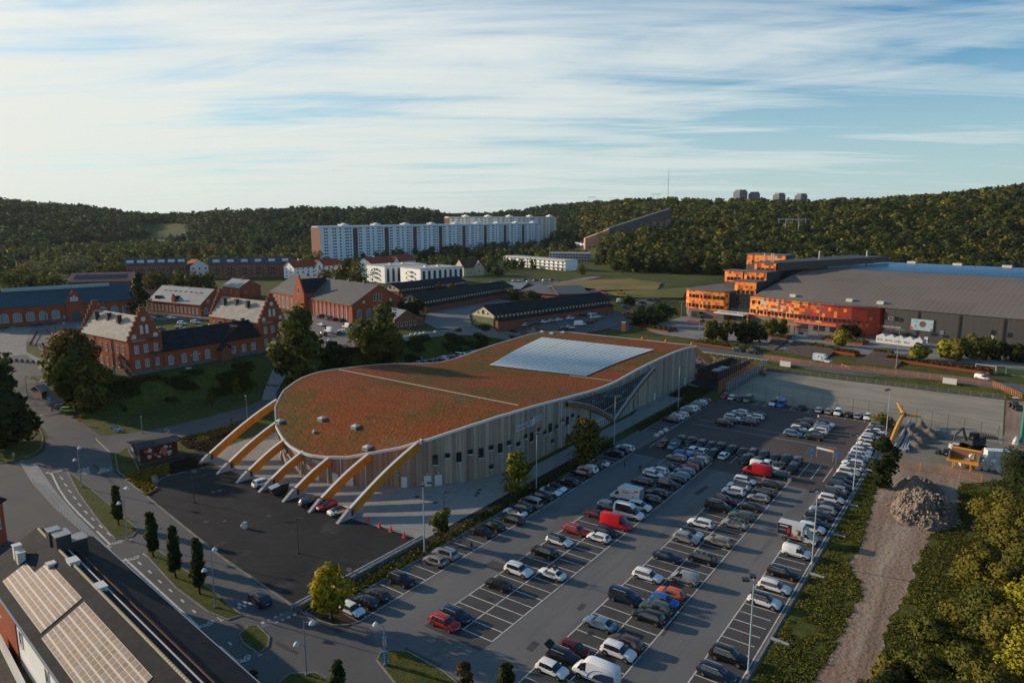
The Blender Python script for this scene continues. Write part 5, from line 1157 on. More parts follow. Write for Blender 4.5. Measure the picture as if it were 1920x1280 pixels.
# stations: (t along length from the rear, top height, side-glass?, top-glass? towards next station)
def prof(k):
 if k == 'hatch': return 4.25,1.80,1.48,.93,[(0,.62,0,0),(.012,.82,0,0),(.03,.95,0,1),(.12,1.40,0,0),(.17,1.45,1,0),(.36,1.48,0,0),(.375,1.48,1,0),(.52,1.46,0,0),(.535,1.46,1,0),(.60,1.42,1,1),(.755,.99,0,0),(.86,.93,0,0),(.95,.84,0,0),(.985,.70,0,0),(1,.52,0,0)]
 if k == 'sedan': return 4.75,1.83,1.45,.92,[(0,.60,0,0),(.01,.86,0,0),(.03,1.00,0,0),(.13,1.05,0,1),(.27,1.38,1,0),(.40,1.44,0,0),(.41,1.44,1,0),(.53,1.43,0,0),(.54,1.43,1,0),(.59,1.39,1,1),(.735,.98,0,0),(.85,.92,0,0),(.95,.82,0,0),(.985,.68,0,0),(1,.50,0,0)]
 if k == 'estate': return 4.80,1.84,1.49,.93,[(0,.60,0,0),(.01,.84,0,0),(.025,.96,0,1),(.10,1.40,0,0),(.13,1.44,1,0),(.27,1.47,0,0),(.28,1.47,1,0),(.42,1.48,0,0),(.432,1.48,1,0),(.55,1.46,0,0),(.56,1.45,1,0),(.61,1.41,1,1),(.745,.99,0,0),(.86,.93,0,0),(.95,.83,0,0),(.985,.68,0,0),(1,.50,0,0)]
 if k == 'suv': return 4.65,1.90,1.68,1.05,[(0,.66,0,0),(.01,.92,0,0),(.025,1.08,0,1),(.10,1.58,0,0),(.14,1.63,1,0),(.29,1.67,0,0),(.30,1.67,1,0),(.45,1.68,0,0),(.465,1.68,1,0),(.56,1.65,1,0),(.61,1.60,1,1),(.745,1.13,0,0),(.87,1.06,0,0),(.955,.97,0,0),(.99,.80,0,0),(1,.55,0,0)]
 if k == 'minivan': return 5.0,1.92,1.95,1.10,[(0,.66,0,0),(.008,1.08,0,1),(.03,1.80,0,0),(.05,1.90,1,0),(.28,1.95,0,0),(.295,1.95,1,0),(.52,1.95,0,0),(.54,1.94,1,0),(.64,1.88,1,0),(.69,1.82,1,1),(.83,1.20,0,0),(.92,1.08,0,0),(.975,.92,0,0),(1,.60,0,0)]
 if k == 'smallvan': return 4.4,1.82,1.83,1.06,[(0,.66,0,0),(.008,1.05,0,0),(.02,1.72,0,0),(.05,1.80,0,0),(.30,1.83,0,0),(.50,1.82,0,0),(.53,1.82,1,0),(.60,1.78,1,0),(.64,1.72,1,1),(.79,1.12,0,0),(.90,1.02,0,0),(.97,.88,0,0),(1,.58,0,0)]
 if k == 'van': return 6.0,2.05,2.55,1.25,[(0,.6,0,0),(.006,1.2,0,0),(.012,2.42,0,0),(.04,2.52,0,0),(.35,2.55,0,0),(.60,2.53,0,0),(.66,2.45,1,0),(.72,2.30,1,0),(.755,2.15,1,1),(.86,1.35,0,0),(.94,1.15,0,0),(.985,.95,0,0),(1,.58,0,0)]
 if k == 'camper': return 5.9,2.02,2.75,1.20,[(0,.6,0,0),(.006,1.15,0,1),(.015,2.0,0,0),(.06,2.65,0,0),(.10,2.72,1,0),(.35,2.75,0,0),(.36,2.75,1,0),(.60,2.70,0,0),(.61,2.68,1,0),(.67,2.35,1,0),(.70,2.15,1,1),(.84,1.28,0,0),(.93,1.10,0,0),(.98,.92,0,0),(1,.58,0,0)]
PROTO = {}
def car_meshes(k):
 if k in PROTO: return PROTO[k]
 L,Wd,H,belt,st = prof(k); w = Wd / 2; rows = []
 for t,z,sg,tg in st:
  e = .80 + .20 * min(1,t / .05) if t < .05 else (1 - .22 * max(0,(t - .90) / .10) ** 1.6 if t > .9 else 1.)
  ww = w * e; x = -L / 2 + t * L; g = max(0.,min(1.,(z - belt) / max(.2,H - belt)))
  zb = .26 if .04 < t < .96 else .34
  bz = min(belt + .02 * (t < .3),z - .05)
  rw = ww * (.97 - .17 * g) if k in ('van','camper','smallvan','minivan') else ww * (.93 - .19 * g)
  p4z = z - .05 - .03 * g
  rows.append([(x,ww * .86,zb),(x,ww * .985,zb + .16),(x,ww,(zb + bz) * .52),(x,ww * .965,bz),(x,rw,max(bz + .01,p4z)),(x,rw * .80,z),(x,0,z + .02)])
 b = MB(); gl = {'windscreen': MB(),'rear_window': MB(),'sl': MB(),'sr': MB()}
 hasroof = lambda i: st[i][1] > belt + .6 * (H - belt) and st[i + 1][1] > belt + .6 * (H - belt)
 for i in range(len(st) - 1):
  for j in range(6):
   for s in (1,-1):
    P = [(r[j][0],r[j][1] * s,r[j][2]) for r in (rows[i],rows[i + 1])] + [(r[j + 1][0],r[j + 1][1] * s,r[j + 1][2]) for r in (rows[i + 1],rows[i])]
    if j == 3 and st[i][2]: gl['sl' if s > 0 else 'sr'].quad(*P)
    elif j >= 4 and st[i][3]: gl['windscreen' if st[i][0] > .5 else 'rear_window'].quad(*P)
    elif j == 3 and 0 < i < len(st) - 2 and st[i - 1][2] and st[i + 1][2]: b.quad(*P,m=1)
    else: b.quad(*P,m=1 if j == 0 else (3 if j >= 4 and hasroof(i) else 0))
 for r in (rows[0],rows[-1]):
  pts = [(p[0],p[1],p[2]) for p in r] + [(p[0],-p[1],p[2]) for p in r[-2::-1]]
  b.add(pts,[tuple(range(len(pts)))],0)
 for i in range(len(st) - 1): b.quad((rows[i][0][0],rows[i][0][1],rows[i][0][2]),(rows[i + 1][0][0],rows[i + 1][0][1],rows[i + 1][0][2]),(rows[i + 1][0][0],-rows[i + 1][0][1],rows[i + 1][0][2]),(rows[i][0][0],-rows[i][0][1],rows[i][0][2]),m=1)
 wr = {'hatch': .31,'sedan': .33,'estate': .33,'suv': .37}.get(k,.34); xs = (-L / 2 + .19 * L,L / 2 - .19 * L)
 for x in xs:       # wheel arches
  for s in (1,-1):
   n = 12; y = s * (w + .006); pts = [(x + (wr + .085) * math.cos(math.pi * q / n),y,wr + (wr + .085) * math.sin(math.pi * q / n)) for q in range(n + 1)] + [(x - wr - .085,y,.24),(x + wr + .085,y,.24)]
   b.add(pts,[tuple(range(len(pts)))],1)
 # lower bumpers, grille, plates, mirrors
 b.box(L / 2 - .12,L / 2 + .012,-w * .62,w * .62,.28,.50,1); b.box(-L / 2 - .012,-L / 2 + .1,-w * .66,w * .66,.30,.46,1)
 b.box(L / 2 - .10,L / 2 + .02,-.26,.26,.52,.62,4); b.box(-L / 2 - .02,-L / 2 + .1,-.26,.26,.60,.71,4)
 mx = -L / 2 + (.64 if k in ('hatch','sedan','estate','suv') else .76) * L
 for s in (1,-1): b.box(mx - .08,mx + .10,s * w - (0 if s > 0 else .16),s * w + (.16 if s > 0 else 0),belt - .02,belt + .14,3 if k in ('hatch','sedan','estate','suv') else 1)
 if k in ('estate','suv','minivan'):
  for s in (1,-1): b.tube((-L * .34,s * w * .70,H - .01),(L * .08,s * w * .71,H - .01),.028,n=5,m=2)
 if k in ('van','smallvan','camper'): b.box(-L / 2 + .5,L / 2 - 1.4,w - .005,w + .02,.55,.63,1); b.box(-L / 2 + .5,L / 2 - 1.4,-w - .02,-w + .005,.55,.63,1)
 # chrome line along the windows
 body = b.mesh([PT['white'],M['black'],M['chrome'],PT['white'],M['plate']],38,k + '_body')
 parts = [('body',body,(0,0,0))]
 for nme,kk in (('windscreen','windscreen'),('rear_window','rear_window'),('side_window','sl'),('side_window','sr')):
  if gl[kk].f: parts.append((nme,gl[kk].mesh(M['carglass'],30,k + '_' + nme),(0,0,0)))
 wm = MB(); wm.tube((0,-.11,0),(0,.11,0),wr,n=18,m=0); wm.tube((0,-.115,0),(0,.115,0),wr * .66,n=12,m=1)
 for q in range(5):
  a = q * 1.2566
  for s in (.118,-.118): wm.add([(math.cos(a + .35) * wr * .2,s,math.sin(a + .35) * wr * .2),(math.cos(a + .35) * wr * .58,s,math.sin(a + .35) * wr * .58),(math.cos(a + .9) * wr * .58,s,math.sin(a + .9) * wr * .58)],[(0,1,2)],0)
 wmesh = wm.mesh([M['tyre'],M['rim']],None,k + '_wheel')
 for x in xs:
  for s in (1,-1): parts.append(('wheel',wmesh,(x,s * (w - .085),wr)))
 hz_ = min(belt - .22,.74) if k in ('hatch','sedan','estate') else belt - .28
 for s in (1,-1):
  h = MB(); h.add([(L / 2 - .05,s * w * .42,hz_ - .07),(L / 2 - .28,s * w * .93,hz_ - .05),(L / 2 - .46,s * w * .965,hz_ + .09),(L / 2 - .17,s * w * .50,hz_ + .06),(L / 2 - .30,s * w * .42,hz_ - .07),(L / 2 - .5,s * w * .80,hz_)],[(0,1,2,3),(0,3,4),(1,2,5)],0)
  v = h.v; h.v = [(p[0] + .02,p[1] + s * .012,p[2] + .012) for p in v]; parts.append(('headlight',h.mesh(M['lamp_clear'],name=k + '_headlight'),(0,0,0)))
  tl = MB(); tz = belt - .14
  if k in ('estate','van','minivan','smallvan','camper'): tl.box(-L / 2 + .0,-L / 2 + .16,s * w * .86 - .05,s * w * .86 + .05,tz - .12,tz + (.20 if k == 'estate' else .14),0)
  else: tl.box(-L / 2 + .005,-L / 2 + .18,s * w * .82 - .11,s * w * .82 + .11,tz - .05,tz + .06,0)
  parts.append(('tail_light',tl.mesh(M['lamp_red'],name=k + '_tail_light'),(0,0,0)))
 PROTO[k] = parts; return parts
NM = dict(hatch=('hatchback','car'),sedan=('saloon_car','car'),estate=('estate_car','car'),suv=('suv_car','car'),minivan=('minivan','van'),smallvan=('small_van','van'),van=('panel_van','van'),camper=('camper_van','van'))
LBN = dict(hatch='hatchback',sedan='saloon car',estate='estate car',suv='SUV',minivan='minivan',smallvan='small van',van='high-roofed panel van',camper='high-roofed camper van')
def car(k,colr,x,y,z,rz,label,group=None,roofcol=None,small=False,sc=1.):
 nm,cat = NM[k]; r = thing(nm,label,cat,(x,y,z),rz,group)
 if sc != 1.: r.scale = (sc,) * 3
 for n_,me,lc in car_meshes(k):
  if small and n_ in ('headlight','tail_light'): continue
  o = bpy.data.objects.new(n_,me); C.objects.link(o); o.parent = r; o.location = lc
  if n_ == 'body':
   for i in (0,3):
    o.material_slots[i].link = 'OBJECT'; o.material_slots[i].material = PT[colr] if i == 0 or not roofcol else PT[roofcol]
 return r
ORD = ['first','second','third','fourth','fifth','sixth','seventh','eighth','ninth','tenth','eleventh','twelfth','thirteenth','fourteenth','fifteenth','sixteenth','seventeenth','eighteenth','nineteenth','twentieth','twenty-first','twenty-second','twenty-third','twenty-fourth','twenty-fifth','twenty-sixth','twenty-seventh','twenty-eighth','twenty-ninth','thirtieth','thirty-first','thirty-second','thirty-third','thirty-fourth','thirty-fifth','thirty-sixth','thirty-seventh','thirty-eighth']
def row(data,axis_,c,where,group,base=0.,near='nearest',mn=2.32):
 """each entry: u, v of the middle of the car, colour[/roof colour], kind, way it faces (+/-), extra words"""
 L = []
 for e in data.strip().split(';'):
  q = e.split()
  if not q: continue
  p = G(float(q[0]),float(q[1]),base + .75); L.append([p.y if axis_ == 'y' else p.x,q,p])
 L.sort(key=lambda e: e[0])
 if axis_ == 'x': pass
 for _ in range(60):
  for a,b in zip(L,L[1:]):
   d = mn - (b[0] - a[0])
   if d > 0: a[0] -= d / 2; b[0] += d / 2
 for i,(s,q,p) in enumerate(L):
  col = q[2].split('/'); k = q[3]; d = 1 if q[4] == '+' else -1; off = float(q[5]) if len(q) > 5 else 0.
  lab = '%s %s%s, %s %s in %s' % (CN[col[0]],LBN[k],' with black roof' if len(col) > 1 else '',ORD[i],near,where)
  if i == 0: lab = '%s %s%s, %s in %s' % (CN[col[0]],LBN[k],' with black roof' if len(col) > 1 else '',near.replace('from left','leftmost'),where)
  j = random.uniform(-.012,.012)
  if axis_ == 'y': car(k,col[0],c + off + random.uniform(-.12,.12),s,base,(0 if d > 0 else math.pi) + j,lab,group,col[1] if len(col) > 1 else None,sc=random.uniform(.985,1.02))
  else: car(k,col[0],s,c + off + random.uniform(-.12,.12),base,(math.pi / 2 if d > 0 else -math.pi / 2) + j,lab,group,col[1] if len(col) > 1 else None,sc=random.uniform(.985,1.02))
GP = 'cars parked in the big car park'
row('''657 1139 white hatch +;688 1126 black hatch -;709 1113 dgrey hatch -;752 1085 black suv +;818 1050 beige hatch -;838 1038 silver suv/x -;906 996 black sedan +;928 986 black suv -;967 958 white/black sedan -;
972 975 black estate - 1.4;995.6 942 silver minivan -;992 956 teal suv - -.3;1027 931 black hatch +;1039 921 white/black sedan +;1050 915 white/black hatch +;1067 902 dgrey estate -;1088 886 black suv -;1105 879 white suv -;1119 873 dgrey hatch -;1126 867 white/black sedan -;1154 850 dgrey estate -;1173 845 dblue hatch -;1180 840 white estate -'''.replace('suv/x','suv'),'y',-72.,'the near hedge row beside the hall',GP)
row('''1259 786 dgrey estate -;1270 781 white hatch -;1281 777 white estate -;1283 771 dgrey suv -;1292 766 white suv -;1298 764 white estate -;1303 760 dblue hatch -;1308 757 sky estate -;1314 753 white hatch -;1324 752 dred hatch -''','y',-72.,'the far hedge row beside the hall',GP)
row('''830 1163 red estate +;852 1149 dblue estate +;931 1092 black hatch -;965 1065 white suv +;1017 1032 black suv -;1042 1010 white/black estate +;1070 989 red estate +;1108 960 dred sedan +;1129 943 silver estate +;1192 899 black estate -;1221 886 white estate +;1228 879 white estate -;1238 871 dblue hatch -;1259 855 beige estate -;1271 848 blue hatch +''','y',-58.9,'the first double row\'s left half',GP)
row('''1041 1076 white sedan -;1120 1005 white hatch -;1135 994 dblue hatch +;1144 978 redvan van +;1171 960 white camper +;1203 949 white suv +;1219 934 dblue estate -;1234 924 black estate -;1246 905 dgrey suv +;1269 897 teal estate -;1273 890 sky estate -;1283 882 sky estate -;1285 873 red hatch -;1298 868 dgrey hatch -;1308 862 silver suv -;1320 857 black estate +''','y',-54.0,'the first double row\'s right half',GP)
row('''1030 1249 white hatch +;1055 1230 black suv +;1072 1211 dred hatch +;1127 1167 sky sedan -;1176 1120 dblue minivan +;1214 1077 white estate +;1250 1041 dblue sedan +;1280 1006 silver suv +;1293 997 white/black hatch +;1314 979 white estate -;1341 948 black minivan +;1355 935 dred estate +;1374 920 white suv -;1382 910 white/black suv -;1396 899 white estate +;1416 883 redvan van - .7;1412 869 white smallvan +''','y',-41.4,'the second double row\'s left half',GP)
row('''1122 1264 white van - ;1160 1219 white suv +;1184 1207 brown estate -;1225 1157 black estate -;1237 1141 green suv -;1257 1127 blue hatch +;1271 1114 orange hatch -;1282 1082 silver smallvan -;1320 1046 black/black suv -;1350 1014 beige estate -;1377 981 silver/black suv -;1393 966 green estate -;1409 948 dgrey sedan -;1423 932 silver hatch -;1433 923 black suv -;1450 908 dgrey sedan -;1468 890 teal estate -'''.replace('black/black','black'),'y',-36.4,'the second double row\'s right half',GP)
row('''1343 1258 dblue estate +;1364 1227 black suv +;1440 1127 white/black suv +;1460 1100 white estate +;1474 1073 black estate +;1494 1035 white smallvan +;1530 991 white suv +;1533 979 dgrey sedan +;1540 966 dblue sedan +;1550 956 silver estate -;1553 946 dgrey sedan -;1565 935 white estate +;1571 924 dgrey suv +;1575 918 silver hatch -;1584 911 dblue estate +;1580 901 black hatch +;1595 895 dblue hatch +;1596 885 white suv +;1603 876 white/black estate -;1600 867 white estate -;1613 860 sky suv +;1616 852 white estate +;1618 845 white suv +;1613 838 dred hatch +;1630 838 white hatch -;1623 831 white/black sedan -;1628 823 white suv +;1630 817 white estate +;1636 812 dgrey hatch +;1645 808 white sedan -;1655 803 grey estate -;1650 799 silver suv +''','y',-24.4,'the row along the grass verge',GP)
row('''1348 748.5 red hatch -;1362 751 white estate +;1380 752 dgrey estate -;1396 753 olive minivan -;1445 759 white/black suv -;1462 760 blue minivan -;1499 766 black sedan -;1532 772 silver hatch +;1550 775 beige hatch +;1568 777 white smallvan -;1586 781 black hatch +;1604.5 784 silver hatch +;1624 786 white suv -''','x',213.0,'the top row below the pitch',GP,near='from left')
row('''1350 791 brown suv +;1362 787 dgrey estate -;1365 781 white suv +;1374 777 dgrey sedan +;1383 771 white estate -''','y',-58.9,'the middle block\'s left column',GP)
row('''1400 791 dblue suv -;1410 787 dgrey sedan +;1414 780 white estate -;1414 775 black sedan -''','y',-54.,'the middle block\'s right column',GP)
row('''1478 811 sky suv +;1487 806 dgrey hatch +;1497 802 white hatch +;1500 796 black estate -;1510 790 black suv -''','y',-41.4,'the upper right block\'s left column',GP)
row('''1521 818 dgrey suv -;1528 812 teal sedan +;1538 808 white suv -;1541 802 silver estate -;1546 797 sky sedan +;1547 793 white/black estate +''','y',-36.4,'the upper right block\'s right column',GP)
row('''1294 812 green suv -;1313 815 dgrey suv -;1334 817 dgrey estate -;1352 820 dblue hatch -;1371 821 black suv -;1391 826 black estate -;1409 832 black sedan -;1429 833 grey suv -;1450 836 dgrey suv -;1471 840 black sedan -;1492 843 black suv -;1512 845 grey suv -''','x',163.2,'the upper cross row',GP,near='from left')
row('''1258 821 rust hatch -;1278 825 sky sedan +;1315 831 white estate +;1334 833 white hatch +;1354 835 black estate -;1373 840 white hatch +;1413 847 black suv -;1433 850 dgrey estate -;1454 854 white suv +;1475 856 white/black suv +;1500 861 black suv -''','x',158.0,'the lower cross row',GP,near='from left')
# cross-row paint follows those cars
mk = MB()
for yy,y2 in ((160.6,165.8),(160.6,155.4)):
 for i in range(19):
  x = -68 + i * 2.5
  if x < -27: seg(x,yy,x,y2,.12)
seg(-68,160.6,-30,160.6,.12)
struct(mk.build('cross_row_markings',M['line']))
# cars at the foot of the raking beams and on the streets
def one(u,v,col,k,rz,label,base=0.,roofcol=None,group=None):
 p = G(u,v,base + .75); return car(k,col,p.x,p.y,base,rz,label,group,roofcol)
one(494,904,'white','suv',R(78),'white SUV parked between the third and fourth concrete beam feet')
one(582,938,'black','estate',R(80),'black estate car parked left of the sixth concrete beam foot')
one(612,946,'red','hatch',R(-100),'red hatchback between the black and the white car under the beams')
one(637,955,'white','sedan',R(80),'white saloon with dark glass roof beside the last beam foot',roofcol='black')
a,b = G(600,1172),G(275,930); dv = b - a
one(487,1120,'dblue','suv',math.atan2(dv.y,dv.x),'dark blue SUV driving along the street by the dark yard')
for u,v,c,k,l in ((108,757,'grey','estate','grey estate car nearest the wooden shed by the bushes'),(117,761,'grey','hatch','grey hatchback in the middle of three beside the big bush'),(128,767,'lime','hatch','lime yellow hatchback beside the big bush')): one(u,v,c,k,R(40),l,1.0)
for u,v,c,k,l in ((1384,655,'teal','suv','dark teal SUV on the road behind the rock wall, left of the pair'),(1411,659,'black','suv','black SUV on the road behind the rock wall, right of the pair')):
 p = hit(u,v + 4); car(k,c,p.x,p.y,p.z + .12,R(-12),l)
p = hit(1841,712); car('smallvan','white',p.x,p.y,p.z + .1,R(-24),'white small van on the road beside the orange site fence')
GB = 'cars parked around the barracks'
def loose(data,where,grp,rzs,small=True):
 L = [e.split() for e in data.strip().split(';') if e.strip()]
 cnt = {}
 for i,q in enumerate(L):
  p = hit(float(q[0]),float(q[1]) + 2.5); k,c = q[3],q[2].split('/')[0]
  car(k,c,p.x,p.y,p.z + .22,rzs + random.uniform(-.06,.06),'%s %s, %s from left %s' % (CN[c],LBN[k],ORD[i],where),grp,small=small)
loose('285 596 silver hatch;295 592 dred hatch;302 617 dgrey hatch;322 596 white estate;339 616 silver estate;342 607 white suv;367 605 white/black suv;377 615 silver sedan;400 611 white hatch','on the square behind the stepped gable',GB,R(15))
loose('70 609 dgrey estate;96 606 dred hatch;165 598 dgrey estate;180 597 dblue suv','in front of the long teal-roofed barracks',GB,R(80))
loose('602 594 black suv;616 597 sky suv;627 599 dgrey sedan;640 601 black sedan','under the big brick hall\'s arched windows',GB,R(-70))
loose('603 609 white sedan;606 627 black hatch;618 622 white van;630 626 dgrey suv;640 622 white estate;652 614 white van;664 621 dgrey sedan','on the square between the two tall trees',GB,R(170))
GS = 'cars parked by the black-roofed stable'
loose('970.5 612 silver hatch;986 609.5 white hatch;997 607.5 grey hatch;1006.6 606 dgrey estate;1020 604 white hatch;1034 602 silver suv;1048 600 white estate;1069 597 white suv;1092 590.5 black estate;1105 589 white hatch;1118 587 grey estate;1129 585 white hatch','along the black-roofed stable\'s red wall',GS,R(75))
loose('1059 617 dgrey suv;1068 615 white suv;1081 602.5 black hatch;1087.5 609 white van;1098 605 dgrey estate;1107 604 red hatch;1114 600 grey hatch;1115 595 white camper;1126 594 silver estate','in the small lot beyond the hall roof',GS,R(60))
GM = 'cars parked by the meadow'
loose('1122 566 white suv;1166 566 white van;1172 575 blue hatch;1174 589 red hatch;1182 567 silver estate;1195 571 white sedan;1205 568 black suv;1220 562 dgrey estate;1231 561 dblue hatch','near the meadow left of the orange arena',GM,R(30))
loose('965 526 white hatch;977 526 silver estate;985 524 dgrey suv;992 527 white sedan;1005 525 grey estate;1022 525 white suv;1035 524 red hatch','in the far car park in front of the trees',GM,R(60))
def along(pts,cols,where,grp):
 L = [G(*p) for p in pts]; n = len(cols)
 for i,(c,k) in enumerate(cols):
  p = L[0].lerp(L[-1],i / (n - 1)); car(k,c,p.x,p.y,0.05,math.pi + random.uniform(-.03,.03),'%s %s, %s from the near end %s' % (CN[c],LBN[k],ORD[i],where),grp,small=True)
along([(783,684),(925,656)],[('silver','hatch'),('sky','estate'),('dgrey','estate'),('dblue','hatch'),('dgrey','sedan'),('white','suv'),('black','estate'),('grey','hatch'),('white','minivan'),('white','estate'),('dgrey','hatch'),('sky','estate'),('dblue','suv'),('black','hatch'),('sky','hatch'),('silver','estate'),('white','hatch')],'of the row behind the hall','cars parked behind the hall')
# ------------------------------------------------------------------ three box lorries
def lorry(x,y,z,rz,label,deco,boxlen=4.2,group=None):
 r = thing('box_lorry',label,'lorry',(x,y,z),rz)
 b = MB(); w = 1.0; x0 = 1.15                                   # cab runs from x0 forward
 P = [(x0,.55),(3.25,.55),(3.3,.95),(2.95,1.22),(2.35,1.42),(1.75,2.15),(x0,2.28)]
 b.ext(P,-w,w,'y',0)
 b.box(x0 - .02,x0 + .5,-w,w,2.2,2.75,0); b.box(3.2,3.36,-w * .8,w * .8,.45,.72,1); b.box(-3.3,3.0,-.45,.45,.45,.62,1)
 for s in (1,-1): b.box(1.9,2.1,s * w - (0 if s > 0 else .22),s * w + (.22 if s > 0 else 0),1.3,1.65,1)
 b.build('cab',[M['white'],M['black']],r)
 g = MB(); g.add([(2.38,-w * .9,1.45),(2.38,w * .9,1.45),(1.80,w * .86,2.13),(1.80,-w * .86,2.13)],[(0,1,2,3)])
 g.v = [(p[0] + .03,p[1],p[2] + .03) for p in g.v]; g.build('windscreen',M['carglass'],r)
 for s in (1,-1):
  g = MB(); y_ = s * (w + .012); g.add([(1.35,y_,1.40),(2.25,y_,1.40),(1.78,y_,2.02),(1.35,y_,2.05)],[(0,1,2,3)]); g.build('side_window',M['carglass'],r)
  h = MB(); h.box(3.22,3.34,s * w * .78 - .14,s * w * .78 + .14,.86,1.02); h.build('headlight',M['lamp_clear'],r)
 c = MB(); c.box(x0 - .08 - boxlen,x0 - .08,-1.08,1.08,.80,3.15,0); c.box(x0 - .1 - boxlen,x0 - .06 - boxlen,-1.02,1.02,.9,3.05,1); bx = c.build('cargo_box',[M['white'],M['steel']],r)
 for xx in (2.35,-1.9):
  for s in (1,-1):
   q = MB(); q.tube((0,-.13,0),(0,.13,0),.36,n=16); q.tube((0,-.14,0),(0,.14,0),.2,n=10,m=1); o = q.build('wheel',[M['tyre'],M['rim']],r); o.location = (xx,s * .88,.36)
 deco(bx,x0 - .08 - boxlen,x0 - .08); return r
SX = Matrix(((-1,0,0,0),(0,0,1,0),(0,1,0,0),(0,0,0,1)))   # facing +y, reading along -x
def deco1(bx,a,b):    # side seen from the camera is local +y (lorry faces -x in the world)
 lettering('lettering','Elektroniskt',.30,M['red'],bx,Matrix.Translation(Vector((b - 1.0,1.10,2.55))) @ SX,.005)
 lettering('lettering','Elevrätt.se',.36,mat('maroon_lettering',(.25,.01,.03),.5),bx,Matrix.Translation(Vector((b - 2.55,1.10,2.38))) @ SX,.005)
 for i in range(3):
  d = MB(); d.tube((b - .7 - i * .45,1.08,2.12),(b - .7 - i * .45,1.095,2.12),.19,n=14); d.build('round_mark',M['red'],bx)
 d = MB(); d.box(b - 3.9,b - 3.1,1.08,1.095,2.62,2.95); d.build('red_badge',M['red'],bx)
 d = MB(); d.add([(b - 2.7,1.09,1.9),(b - 2.7,1.09,1.2),(b - 2.95,1.09,1.4),(b - 3.2,1.09,1.35)],[(0,1,2,3)]); d.build('arrow_mark',M['steel'],bx)
p = G(1168,924,1.4); lorry(-57.8,p.y,0,math.pi,'white box lorry with red lettering and round marks parked in the first double row',deco1)
def deco2(bx,a,b):    # local -y side faces the camera
 d = MB(); d.box(a + .02,a + 2.35,-1.095,-1.08,.86,3.10); d.build('dark_print',mat('navy_print',(.012,.014,.035),.5),bx)
 d = MB(); d.box(a + 1.6,a + 2.1,-1.11,-1.09,1.55,2.45); d.build('red_print',M['red'],bx)
 d = MB(); d.add([(a + 2.3,-1.11,.9),(a + 2.75,-1.11,.9),(a + 2.45,-1.11,1.85)],[(0,1,2)]); d.build('red_print',M['red'],bx)
 d = MB(); d.box(a + .35,a + 1.75,-1.11,-1.09,2.62,2.80); d.box(a + .25,a + 1.7,-1.11,-1.09,1.02,1.09); d.build('white_stripe',M['white'],bx)
 lettering('lettering','HYR SLÄP OCH\nLASTBILAR HÄR',.17,M['white'],bx,Matrix.Translation(Vector((a + .85,-1.10,2.0))) @ XZ,.004)
 d = MB(); d.box(a + 2.4,b - .03,-1.095,-1.08,.9,1.5); d.build('printed_picture',mat('picture_print',(.55,.34,.18),.6,(.08,.06,.06),1.6,lo=.45,hi=.55,coord='obj'),bx)
 d = MB(); d.add([(b - .9,-1.10,1.5),(b - .35,-1.10,1.5),(b - .3,-1.10,2.4),(b - .6,-1.10,2.5),(b - .75,-1.10,2.0)],[(0,1,2,3,4)]); d.build('printed_picture',mat('dark_print',(.05,.04,.04),.6),bx)
 d = MB(); d.tube((b - .9,-1.09,2.35),(b - .9,-1.105,2.35),.22,n=12); d.build('printed_picture',mat('skin_print',(.5,.25,.15),.6),bx)
p = G(1505,1002,1.4); lorry(-25.6,p.y,0,0,'white box lorry with navy and red printed side parked by the grass verge',deco2)
def deco3(bx,a,b):
 d = MB(); d.box(a + .02,b - .02,-1.095,-1.08,1.0,3.0); d.build('printed_side',mat('pale_blue_print',(.25,.45,.58),.5,(.60,.62,.60),1.1,lo=.4,hi=.6,coord='obj'),bx)
 d = MB(); d.tube((a + 2.2,-1.09,2.3),(a + 2.2,-1.105,2.3),.35,n=12); d.build('round_mark',mat('plum_mark',(.3,.05,.12),.5),bx)
 d = MB(); d.box(b - 1.1,b - .4,-1.11,-1.09,1.1,2.7); d.build('blue_panel',mat('cyan_print',(.05,.35,.45),.5),bx)
p = hit(1541,680); lorry(p.x,p.y,p.z + .12,R(-14),'small white lorry with pale blue printed box on the road by the arena steps',deco3)
# a few cars carry extras
def near_car(u,v):
 p = G(u,v,.75); return min((o for o in SC.objects if o.type == 'EMPTY' and o.get('category') in ('car','van')),key=lambda o: (o.location - p).length)
for u,v in ((1320,1046),(1377,981),(1350,1014)):
 c = near_car(u,v); b = MB()
 for x in (-.9,-.1): b.box(x,x + .08,-.62,.62,1.72,1.78)
 b.build('roof_bars',M['chrome'],c)
c = near_car(1041,1076); b = MB()
for y in (-.3,.3):
 for x in (-.75,.25): b.tube((x,y,1.85),(x,y + .04,1.85),.30,n=10)
 b.box(-.75,.25,y,y + .05,1.9,1.96)
b.build('roof_bicycles',M['black'],c)
c = near_car(1055,1230); b = MB(); b.add([(-1.85,-.75,1.6),(-1.85,.75,1.6),(-2.6,.7,1.95),(-2.6,-.7,1.95),(-1.85,-.75,1.68),(-1.85,.75,1.68),(-2.6,.7,2.08),(-2.6,-.7,2.08)],[(0,1,2,3),(4,7,6,5),(0,4,5,1),(1,5,6,2),(2,6,7,3),(3,7,4,0)]); b.build('open_boot_lid',PT['black'],c)
c = near_car(1122,1264); navy = mat('van_navy_print',(.012,.03,.09),.4)
